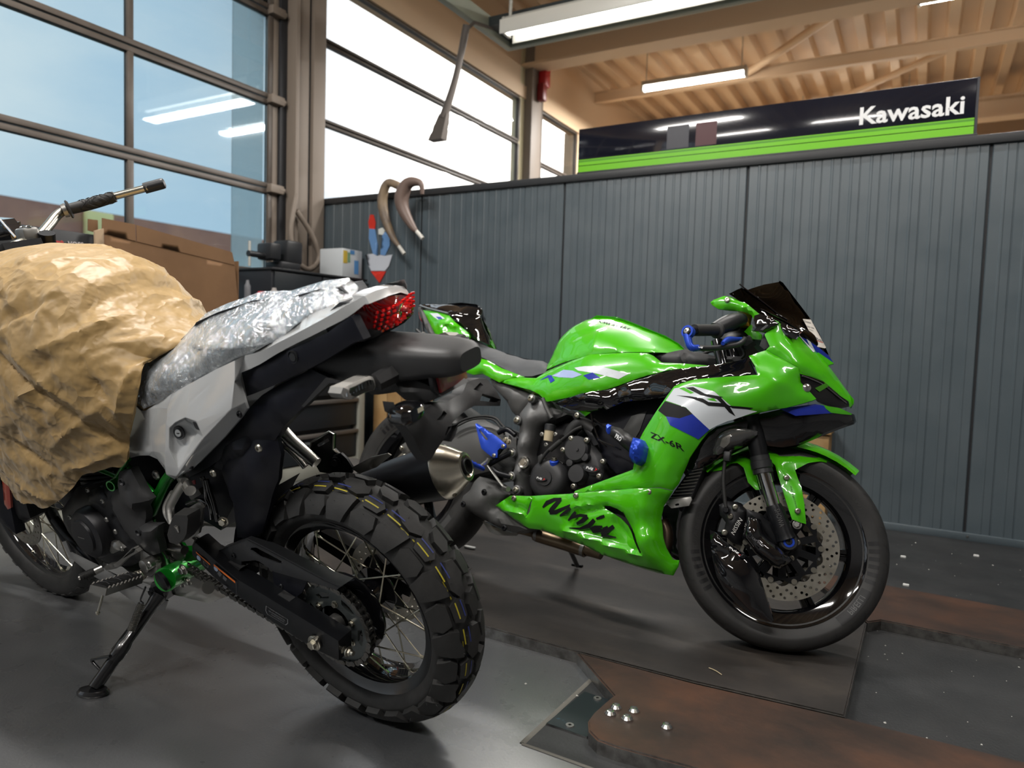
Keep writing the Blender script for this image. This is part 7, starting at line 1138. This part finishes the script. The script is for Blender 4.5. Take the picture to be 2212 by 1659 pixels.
for pts in ([(.788,-.19,.619),(.81,-.19,.57),(.833,-.19,.534),(.862,-.19,.514)], [(.808,-.2,.599),(.839,-.2,.582),(.853,-.2,.578)], [(.834,-.2,.532),(.882,-.2,.519),(.919,-.2,.508)]): tube('panel_edge', pts, .003, GBLK, bd, n=6)
ng = shell('nose_cowl', [(1.307,-.165,.907),(1.319,-.155,.937),(1.341,-.145,.951),(1.366,-.115,.939),(1.386,-.095,.93),(1.41,-.07,.909),(1.441,-.05,.886),(1.469,-.035,.857),(1.502,-.02,.815),(1.538,-.004,.769),(1.547,0,.758),(1.547,-.004,.746),(1.54,-.015,.733),(1.531,-.025,.743),(1.506,-.05,.767),(1.47,-.085,.793),(1.44,-.115,.8),(1.417,-.14,.804),(1.41,-.15,.814),(1.366,-.162,.837),(1.317,-.17,.858),(1.327,-.172,.871)], GRN, gx, inner=[(1.356,-.15,.902),(1.396,-.135,.872),(1.428,-.115,.843),(1.374,-.155,.866),(1.463,-.08,.825),(1.499,-.045,.79)], t=.005, edge=.004, ew=.007, res=.011, side=S); mirror(ng)
decal('white_stripe', [(1.377,-.05,.942),(1.387,-.05,.933),(1.435,-.05,.888),(1.432,-.05,.883),(1.407,-.05,.91)], ng, WHP, ng, res=.01); st_ = shell('blue_stripe', [(1.394,-.075,.929),(1.415,-.06,.921),(1.443,-.04,.904),(1.468,-.02,.887),(1.481,-.01,.868),(1.466,-.02,.875),(1.435,-.045,.889)], BLUP, ng, t=.004, edge=.002, res=.01, side=S); decal('white_stripe', [(1.408,-.05,.925),(1.419,-.05,.918),(1.435,-.05,.889),(1.421,-.05,.9)], st_, WHP, ng, res=.01)
shell('nose_winglet', [(1.437,-.05,.886),(1.443,-.05,.888),(1.484,-.03,.863),(1.485,-.03,.86),(1.468,-.035,.852),(1.455,-.04,.864)], GRN, ng, t=.006, edge=.002, res=.01, side=S)
hl = shell('headlight', [(1.414,-.145,.798),(1.441,-.115,.797),(1.471,-.088,.79),(1.506,-.052,.764),(1.535,-.026,.749),(1.538,-.024,.738),(1.515,-.05,.724),(1.485,-.07,.722),(1.462,-.105,.727),(1.419,-.142,.774)], M('headlight_lens', (.004, .004, .005), .06, coat=.6, spec=.5), gx, inner=[(1.465,-.095,.759),(1.499,-.06,.745)], t=.02, edge=.005, ew=.01, res=.012, side=S)
lathe('projector', [(0, 0), (0, .013), (.004, .012), (.007, .006), (.0075, 0)], [(1.434,-.125,.76)][0], (.5, -1, 0), M('projector_bowl', (.5, .5, .48), .15, .9), hl, n=20); tube('lamp_rim', [(1.422,-.14,.792),(1.446,-.113,.788),(1.474,-.086,.779),(1.512,-.048,.754),(1.531,-.03,.741)], .0022, M('rim_grey', (.12, .12, .12), .3, .6), hl, n=6); shell('lamp_wing', [(1.454,-.11,.764),(1.477,-.09,.784),(1.487,-.085,.778),(1.466,-.1,.756)], M('lamp_green', (.04, .18, .01), .2, coat=1), hl, t=.003, edge=.001, res=.01, side=S)
cl_ = shell('chin_lip', [(1.469,-.085,.722),(1.491,-.075,.72),(1.518,-.045,.722),(1.546,-.01,.715),(1.544,-.01,.711),(1.523,-.04,.706),(1.497,-.065,.703)], GRN, gx, t=.006, edge=.003, res=.01, side=S); shell('chin_blade', [(1.368,-.15,.689),(1.406,-.13,.701),(1.456,-.095,.72),(1.48,-.08,.72),(1.508,-.055,.705),(1.469,-.085,.693),(1.412,-.125,.675)], BLUP, cl_, t=.006, edge=.003, res=.012, side=S)
# ---- screen, upper cowl arms, mirror blanks, note taped to the screen
SMK = bpy.data.materials.new('smoked_screen'); SMK.use_nodes = True; glass_mat(SMK, (.028, .030, .034), 1.0)
ws = shell('windscreen', [(1.183,-.16,1.039),(1.215,-.145,1.064),(1.229,-.125,1.063),(1.259,-.05,1.108),(1.296,0,1.135),(1.307,0,1.128),(1.352,0,1.071),(1.4,0,1.01),(1.431,0,.962),(1.466,0,.892),(1.43,-.05,.915),(1.395,-.095,.942),(1.345,-.125,.96),(1.305,-.14,.971),(1.276,-.148,.98),(1.23,-.155,1.009)], SMK, gx, inner=[(1.264,-.11,1.047),(1.313,-.075,1.043),(1.345,-.07,.999),(1.399,-.05,.959),(1.285,-.122,1.005)], t=.003, edge=.003, ew=.006, res=.011, side=S); mirror(ws)
for a in ([(1.207,-.1,1.077),(1.226,-.1,1.063),(1.278,-.1,1.027),(1.324,-.1,.993),(1.353,-.1,.975)], [(1.279,-.12,.998),(1.344,-.12,.969),(1.4,-.12,.936)]): tube('screen_bead', [(p[0], float(SURF[ws.name][0](np.array([[p[0], p[2]]]))[0])-.002, p[2]) for p in a], .0022, GBLK, ws, n=6)
ua = shell('upper_cowl_arm', [(1.125,-.155,1.014),(1.134,-.155,1.022),(1.166,-.155,1.035),(1.193,-.155,1.03),(1.232,-.155,1.014),(1.279,-.155,.978),(1.341,-.155,.952),(1.339,-.155,.941),(1.305,-.155,.958),(1.283,-.155,.966),(1.268,-.155,.957),(1.258,-.155,.973),(1.227,-.155,.985),(1.189,-.155,.988),(1.154,-.155,.992),(1.132,-.155,1.005)], GRN, gx, inner=[(1.191,-.168,1.005),(1.242,-.168,.991)], t=.008, edge=.006, ew=.01, res=.011, side=S); bolt(ua, [(1.183,-.166,1.016)][0], (0, -1, 0), .0075, STL, 'allen')
mb_ = shell('mirror_blank', [(1.27,-.165,.967),(1.286,-.165,.973),(1.315,-.165,.965),(1.342,-.165,.945),(1.338,-.165,.937),(1.307,-.165,.915),(1.291,-.165,.918),(1.269,-.165,.92)], GBLK, gx, t=.01, edge=.003, ew=.005, res=.012, side=S); shell('blank_slot', [(1.293,-.165,.922),(1.31,-.165,.939),(1.316,-.165,.936),(1.301,-.165,.92)], DKG, mb_, t=.001, edge=0, off=.0006, side=S, res=.01)
shell('mirror_blank', [(1.336,-.14,.939),(1.341,-.14,.952),(1.349,-.14,.954),(1.403,-.14,.928),(1.391,-.14,.903),(1.37,-.14,.908),(1.349,-.14,.921)], GBLK, gx, t=.012, edge=.004, ew=.006, res=.012, side=S)
shell('cowl_gap', [(1.287,-.13,.883),(1.296,-.13,.921),(1.309,-.13,.91),(1.319,-.13,.881),(1.302,-.13,.871)], DKG, gx, t=.02, edge=.004, side=S); shell('cowl_stay', [(1.233,-.12,.929),(1.252,-.12,.953),(1.268,-.12,.935),(1.287,-.12,.921),(1.289,-.12,.905),(1.261,-.12,.905),(1.241,-.12,.923)], GRN, gx, t=.01, edge=.003, res=.012, side=S)
tg_ = shell('taped_note', [(1.386,-.035,.996),(1.405,-.01,1.002),(1.457,-.01,.914),(1.455,-.012,.91),(1.437,-.035,.908)], M('note_paper', (.62, .58, .52), .7), gx, t=.0006, edge=0, res=.01, side=S, off=.004)
INK = M('ink', (.03, .03, .035), .6); lettering('note_writing', 'Deze', *[(1.393,-.02,.986),(1.408,-.02,.986),(1.39,-.02,.993)], INK, tg_, tg_, lift=.0008); lettering('note_writing', 'zx6r 636', *[(1.401,-.02,.971),(1.42,-.02,.969),(1.398,-.02,.977)], INK, tg_, tg_, lift=.0008); lettering('note_writing', 'niet', *[(1.408,-.02,.962),(1.419,-.02,.96),(1.406,-.02,.966)], INK, tg_, tg_, lift=.0008); lettering('note_writing', 'Bel', *[(1.431,-.02,.931),(1.448,-.02,.93),(1.426,-.02,.941)], INK, tg_, tg_, lift=.0008); decal('note_line', [(1.431,-.02,.93),(1.448,-.02,.929),(1.448,-.02,.927),(1.431,-.02,.928)], tg_, M('ink_red', (.5, .08, .06), .6), tg_, res=.01)
# ---- bars, guards, reservoir, fork tops
hbz = tube('clip_on_bar', [(1.146,-.36,.856),(1.177,-.25,.893),(1.207,-.12,.943)], .013, BLKM, gx, n=14, sm=0); tube('grip', [(1.15,-.335,.867),(1.187,-.235,.898)], .0175, RUB, hbz, n=20, sm=0); lathe('grip_flange', [(0, .015), (0, .024), (.008, .024), (.012, .016)], [(1.188,-.235,.896)][0], np.array([(1.15,-.335,.867)][0])-np.array([(1.187,-.235,.898)][0]), RUB, hbz, n=24)
tube('throttle_housing', [(1.179,-.235,.899),(1.201,-.2,.928),(1.219,-.17,.949),(1.231,-.14,.961)], [.022, .026, .024, .018], BLK, hbz, n=16)
ge = [(1.142,-.36,.854)][0]; gd2 = tube('lever_guard', [[(1.139,-.36,.847)][0], [(1.15,-.36,.817)][0], [(1.16,-.355,.808)][0], [(1.17,-.34,.814)][0]], [.012, .0105, .0105, .009], BLUE, hbz, n=14); lathe('guard_ring', [(-.008, .012), (-.008, .0185), (.008, .0185), (.008, .012)], ge, (-.2, -1, 0), BLUE, gd2, n=32, closed=True); be = lathe('bar_end', [(-.01, .0), (-.01, .0125), (.009, .0125), (.011, .009), (.011, 0)], ge, (-.2, -1, 0), BLKM, gd2, n=28); bolt(be, (ge[0]-.002, ge[1]-.010, ge[2]), (-.2, -1, 0), .007, ALU, 'allen')
tube('guard_bar', [(1.163,-.345,.812),(1.2,-.3,.824),(1.243,-.23,.853),(1.255,-.2,.874),(1.254,-.18,.889)], [.0085, .0085, .008, .008, .007], BLK, gd2, n=12); lettering('guard_lettering', 'Puig', *[(1.169,-.345,.808),(1.187,-.345,.809),(1.17,-.345,.815)], WHT, gd2, bold=True, lift=.006)
tube('brake_lever', [(1.224,-.29,.842),(1.226,-.25,.864),(1.235,-.2,.88),(1.24,-.16,.89)], [.006, .0095, .0075, .009], BLUE, hbz, n=12); shell('lever_clamp', [(1.229,-.15,.899),(1.258,-.15,.911),(1.271,-.15,.891),(1.253,-.15,.877),(1.237,-.15,.878)], BLK, hbz, t=.04, edge=.008, ew=.012, res=.012, side=S)
rv = lathe('fluid_reservoir', [(0, 0), (0, .02), (.034, .022), (.036, .023), (.05, .023), (.052, .02), (.052, 0)], [(1.225,-.1,.949)][0], (0, 0, 1), M('amber_reservoir', (.55, .28, .03), .25, coat=.6), hbz, n=26); lathe('reservoir_lid', [(.04, 0), (.04, .024), (.054, .024), (.056, .02), (.056, 0)], [(1.225,-.1,.949)][0], (0, 0, 1), M('lid_pale', (.5, .42, .36), .5), rv, n=26); lathe('reservoir_cap', [(.056, 0), (.056, .022), (.068, .022), (.068, 0)], [(1.225,-.1,.949)][0], (0, 0, 1), BLK, rv, n=26)
shell('switchgear', [(1.14,-.1,.911),(1.172,-.1,.95),(1.229,-.1,.959),(1.258,-.1,.935),(1.258,-.1,.892),(1.197,-.1,.867),(1.152,-.1,.878)], BLK, gx, t=.2, edge=.02, ew=.03, res=.02, side=S)
for p, q in (([(1.149,-.11,.899)][0], [(1.179,-.11,.818)][0]), ([(1.181,-.08,.895)][0], [(1.21,-.08,.835)][0])): tube('fork_top', [p, q], .019, BLKS, gx, n=18, sm=0)
for pts in ([(1.088,-.1,.848),(1.138,-.1,.868),(1.184,-.1,.854)], [(1.228,-.12,.885),(1.243,-.12,.856),(1.234,-.12,.841)], [(1.045,-.09,.856),(1.089,-.09,.874),(1.121,-.09,.864)]): tube('cable', pts, .005, RUBD, gx, n=8)
shell('rubber_apron', [(.942,-.12,.848),(.992,-.12,.854),(1.053,-.12,.869),(1.085,-.12,.861),(1.153,-.12,.848),(1.232,-.12,.851),(1.25,-.12,.841),(1.2,-.12,.827),(1.128,-.12,.814),(.999,-.12,.804),(.956,-.12,.829)], M('apron_rubber', (.016, .016, .017), .55), gx, inner=[(1.091,-.13,.832)], t=.1, edge=.01, ew=.02, res=.016, side=S, crease=[(*[(1.033,-.12,.853),(1.041,-.12,.817)], .01, .004), (*[(1.045,-.12,.856),(1.054,-.12,.818)], -.008, .004), (*[(1.06,-.12,.86),(1.066,-.12,.818)], .01, .004)])
# ---- tank, tank cover, seat, tail
tk = shell('fuel_tank', [(.538,-.1,.779),(.527,-.08,.801),(.544,-.05,.907),(.578,-.035,.958),(.622,-.015,.994),(.665,0,1.01),(.744,0,1.005),(.801,0,.987),(.863,0,.965),(.94,0,.938),(.992,0,.911),(1.014,-.01,.891),(1.017,-.06,.871),(1.012,-.1,.857),(.938,-.15,.844),(.806,-.165,.832),(.742,-.165,.826),(.686,-.155,.812)], GRN, gx, inner=[(.617,-.1,.881),(.672,-.095,.926),(.713,-.06,.963),(.755,-.13,.901),(.816,-.08,.934),(.862,-.13,.879),(.918,-.07,.906),(.962,-.09,.877),(.7,-.145,.845),(.811,-.16,.853),(.597,-.115,.824)], t=.01, edge=.006, ew=.009, res=.013, side=S, crease=[(*[(.664,-.1,.951),(.739,-.1,.914)], -.004, .010), (*[(.739,-.1,.914),(.742,-.1,.854)], -.005, .010), (*[(.632,-.1,.898),(.718,-.1,.934)], .006, .014)]); mirror(tk)
lettering('tank_lettering', 'Kawasaki', *[(.684,-.05,.977),(.819,-.05,.943),(.688,-.05,.989)], BKP, tk, tk, bold=True, lift=.0035)
tc_ = shell('tank_cover', [(.361,-.125,.716),(.392,-.13,.727),(.474,-.135,.736),(.523,-.135,.737),(.556,-.125,.767),(.689,-.16,.809),(.744,-.17,.824),(.81,-.172,.829),(.942,-.16,.838),(.962,-.155,.831),(.996,-.165,.808),(1.156,-.19,.799),(1.031,-.195,.777),(.968,-.195,.757),(.877,-.205,.715),(.84,-.207,.7),(.74,-.202,.674),(.637,-.19,.65),(.612,-.187,.646),(.569,-.175,.672),(.524,-.16,.687)], GRN, gx, inner=[(.602,-.185,.698),(.691,-.195,.734),(.778,-.205,.76),(.876,-.205,.773),(.961,-.185,.797),(.757,-.212,.702),(.481,-.145,.712)], t=.006, edge=.005, ew=.008, res=.013, side=S); mirror(tc_)
decal('white_graphic', [(.698,-.2,.77),(.742,-.2,.775),(.808,-.2,.775),(.907,-.2,.754),(.877,-.2,.735),(.795,-.2,.749),(.721,-.2,.758)], tc_, WHP, tc_); decal('blue_graphic', [(.549,-.18,.726),(.582,-.18,.746),(.601,-.18,.744),(.631,-.18,.722),(.615,-.18,.712),(.588,-.18,.736)], tc_, BLUP, tc_); decal('pale_graphic', [(.604,-.19,.742),(.651,-.19,.764),(.695,-.19,.759),(.743,-.19,.743),(.707,-.19,.731),(.644,-.19,.734)], tc_, M('pale_blue_print', (.35, .42, .66), .25, coat=.6), tc_); decal('blue_graphic', [(.748,-.2,.74),(.781,-.2,.752),(.814,-.2,.735),(.773,-.2,.726)], tc_, BLUP, tc_)
sfr = shell('seat_fairing', [(.182,-.11,.789),(.187,-.1,.814),(.288,-.115,.797),(.357,-.12,.769),(.471,-.13,.739),(.396,-.135,.725),(.368,-.135,.712),(.279,-.125,.742),(.234,-.12,.737),(.189,-.115,.745),(.167,-.11,.764)], GRN, gx, inner=[(.279,-.135,.765),(.346,-.135,.745)], t=.01, edge=.005, ew=.008, res=.012, side=S); mirror(sfr)
sg = shell('seat', [(.116,-.07,.905),(.13,-.05,.906),(.21,-.03,.873),(.303,-.02,.851),(.387,-.02,.834),(.473,-.03,.826),(.51,-.06,.809),(.535,-.09,.786),(.541,-.115,.763),(.496,-.125,.745),(.457,-.125,.743),(.383,-.12,.763),(.295,-.115,.796),(.192,-.105,.828),(.145,-.09,.86)], SEAT, gx, inner=[(.229,-.085,.84),(.348,-.09,.803),(.457,-.095,.783)], t=.03, edge=.008, ew=.014, res=.014, side=S); mirror(sg)
tf_ = shell('tail_fairing', [(-.132,-.06,1.015),(-.041,-.075,1.004),(.031,-.085,.985),(.073,-.09,.955),(.148,-.095,.914),(.165,-.1,.896),(.163,-.105,.857),(.163,-.108,.809),(.181,-.11,.772),(.061,-.1,.826),(.011,-.09,.876),(-.057,-.075,.938),(-.089,-.07,.973)], GRN, gx, inner=[(.006,-.095,.943),(.086,-.105,.883)], t=.01, edge=.005, ew=.008, res=.012, side=S, crease=[(*[(-.005,-.1,.955),(.095,-.1,.933)], -.006, .006), (*[(.003,-.1,.941),(.059,-.1,.884)], -.006, .006), (*[(.036,-.1,.932),(.1,-.1,.908)], .008, .010)]); mirror(tf_); decal('white_graphic', [(-.079,-.08,.996),(-.03,-.08,.994),(.025,-.08,.967),(-.015,-.08,.963),(-.048,-.08,.978)], tf_, WHP, tf_, res=.01); decal('blue_graphic', [(-.033,-.08,.978),(-.001,-.08,.975),(.013,-.08,.965),(-.011,-.08,.965)], tf_, BLUP, tf_, lift=.0014, res=.01)
sc_ = shell('seat_cowl', [(-.162,-.05,1.041),(-.129,-.02,1.057),(.032,0,1.061),(.112,0,1.053),(.134,-.01,1.034),(.146,-.02,.991),(.2,-.02,.918),(.221,-.04,.88),(.192,-.075,.887),(.148,-.088,.924),(.092,-.088,.958),(.038,-.084,.984),(-.054,-.07,1.012),(-.134,-.06,1.023)], GBLK, gx, inner=[(-.018,-.055,1.019),(.08,-.055,1.011),(.138,-.07,.952),(.178,-.055,.928),(.051,-.074,.989)], t=.01, edge=.005, ew=.01, res=.011, side=S, crease=[(*[(.026,-.06,1.001),(.15,-.06,1.002)], -.008, .006), (*[(.15,-.06,1.002),(.126,-.06,.943)], -.006, .006)]); mirror(sc_)
tube('cowl_trim', [(-.154,-.055,1.035),(-.094,-.068,1.018),(.031,-.086,.991)], .004, M('trim_silver', (.3, .32, .34), .3, .7), sc_, n=8); shell('far_cowl_rim', [(.123,.09,.93),(.139,.09,.928),(.151,.09,.897),(.131,.09,.904)], GRN, sc_, t=.01, edge=.003, res=.01, side=S)
shell('tail_tip', [(-.172,-.05,1.028),(-.152,-.05,1.041),(-.105,-.05,.975),(-.045,-.05,.911),(-.02,-.05,.888),(-.067,-.05,.899),(-.115,-.05,.942),(-.156,-.05,.995)], GPL, gx, t=.1, edge=.006, res=.015, side=S); shell('rear_lamp', [(-.166,-.045,1.009),(-.159,-.045,1.011),(-.113,-.045,.968),(-.103,-.045,.948),(-.125,-.045,.956),(-.151,-.045,.98)], M('lamp_red_dark', (.2, .01, .012), .1, coat=1), gx, t=.08, edge=.002, res=.012, side=S)
for pts in ([(-.143,-.03,.96),(-.128,-.03,.899),(-.182,-.03,.888)], [(-.216,-.05,.885),(-.196,-.05,.908),(-.13,-.05,.901),(-.093,-.05,.884)], [(-.177,-.02,.938),(-.131,-.02,.91),(-.075,-.02,.887)]): tube('plate_stay', pts, .006, BLK, gx, n=8)
shell('plate_holder', [(-.245,-.03,.888),(-.232,-.03,.922),(-.202,-.03,.926),(-.173,-.03,.915),(-.11,-.03,.908),(-.079,-.03,.884),(-.115,-.03,.875)], BLK, gx, t=.05, edge=.006, res=.015, side=S); bolt(gx, [(-.101,-.06,.907)][0], (0, -1, 0), .008, ALUD)
# ---- crash slider
CR = [np.array(p) for p in [(.877,-.245,.565),(.901,-.265,.561),(.98,-.3,.521),(1.011,-.31,.502)]]
slid = shell('crash_slider', [(.906,-.285,.572),(.935,-.285,.569),(.986,-.285,.545),(1.002,-.285,.533),(.992,-.285,.485),(.971,-.285,.501),(.931,-.285,.526),(.905,-.285,.543)], M('slider_black', (.018, .018, .019), .4), gx, inner=[(.965,-.305,.529)], t=.05, edge=.014, ew=.018, res=.009, side=S); sb2 = shell('slider_pad', [(.989,-.3,.541),(1.013,-.3,.539),(1.028,-.3,.521),(1.029,-.3,.501),(1.026,-.3,.475),(1.012,-.3,.462),(.997,-.3,.468),(.985,-.3,.484),(.984,-.3,.515)], BLUE, slid, inner=[(1.015,-.32,.504)], t=.05, edge=.014, ew=.016, res=.007, side=S, crease=[(*[(1,-.31,.525),(1.004,-.31,.479)], .006, .003), (*[(1.01,-.31,.53),(1.016,-.31,.472)], .006, .003), (*[(1.021,-.31,.525),(1.025,-.31,.476)], .006, .003)])
shell('slider_cap', [(.883,-.27,.574),(.889,-.27,.578),(.902,-.27,.575),(.9,-.27,.548),(.893,-.27,.547),(.886,-.27,.556)], BLUE, slid, t=.04, edge=.008, ew=.01, res=.007, side=S); lettering('slider_lettering', 'PRO', *[(.93,-.3,.535),(.956,-.3,.522),(.935,-.3,.548)], WHT, slid, slid, bold=True)
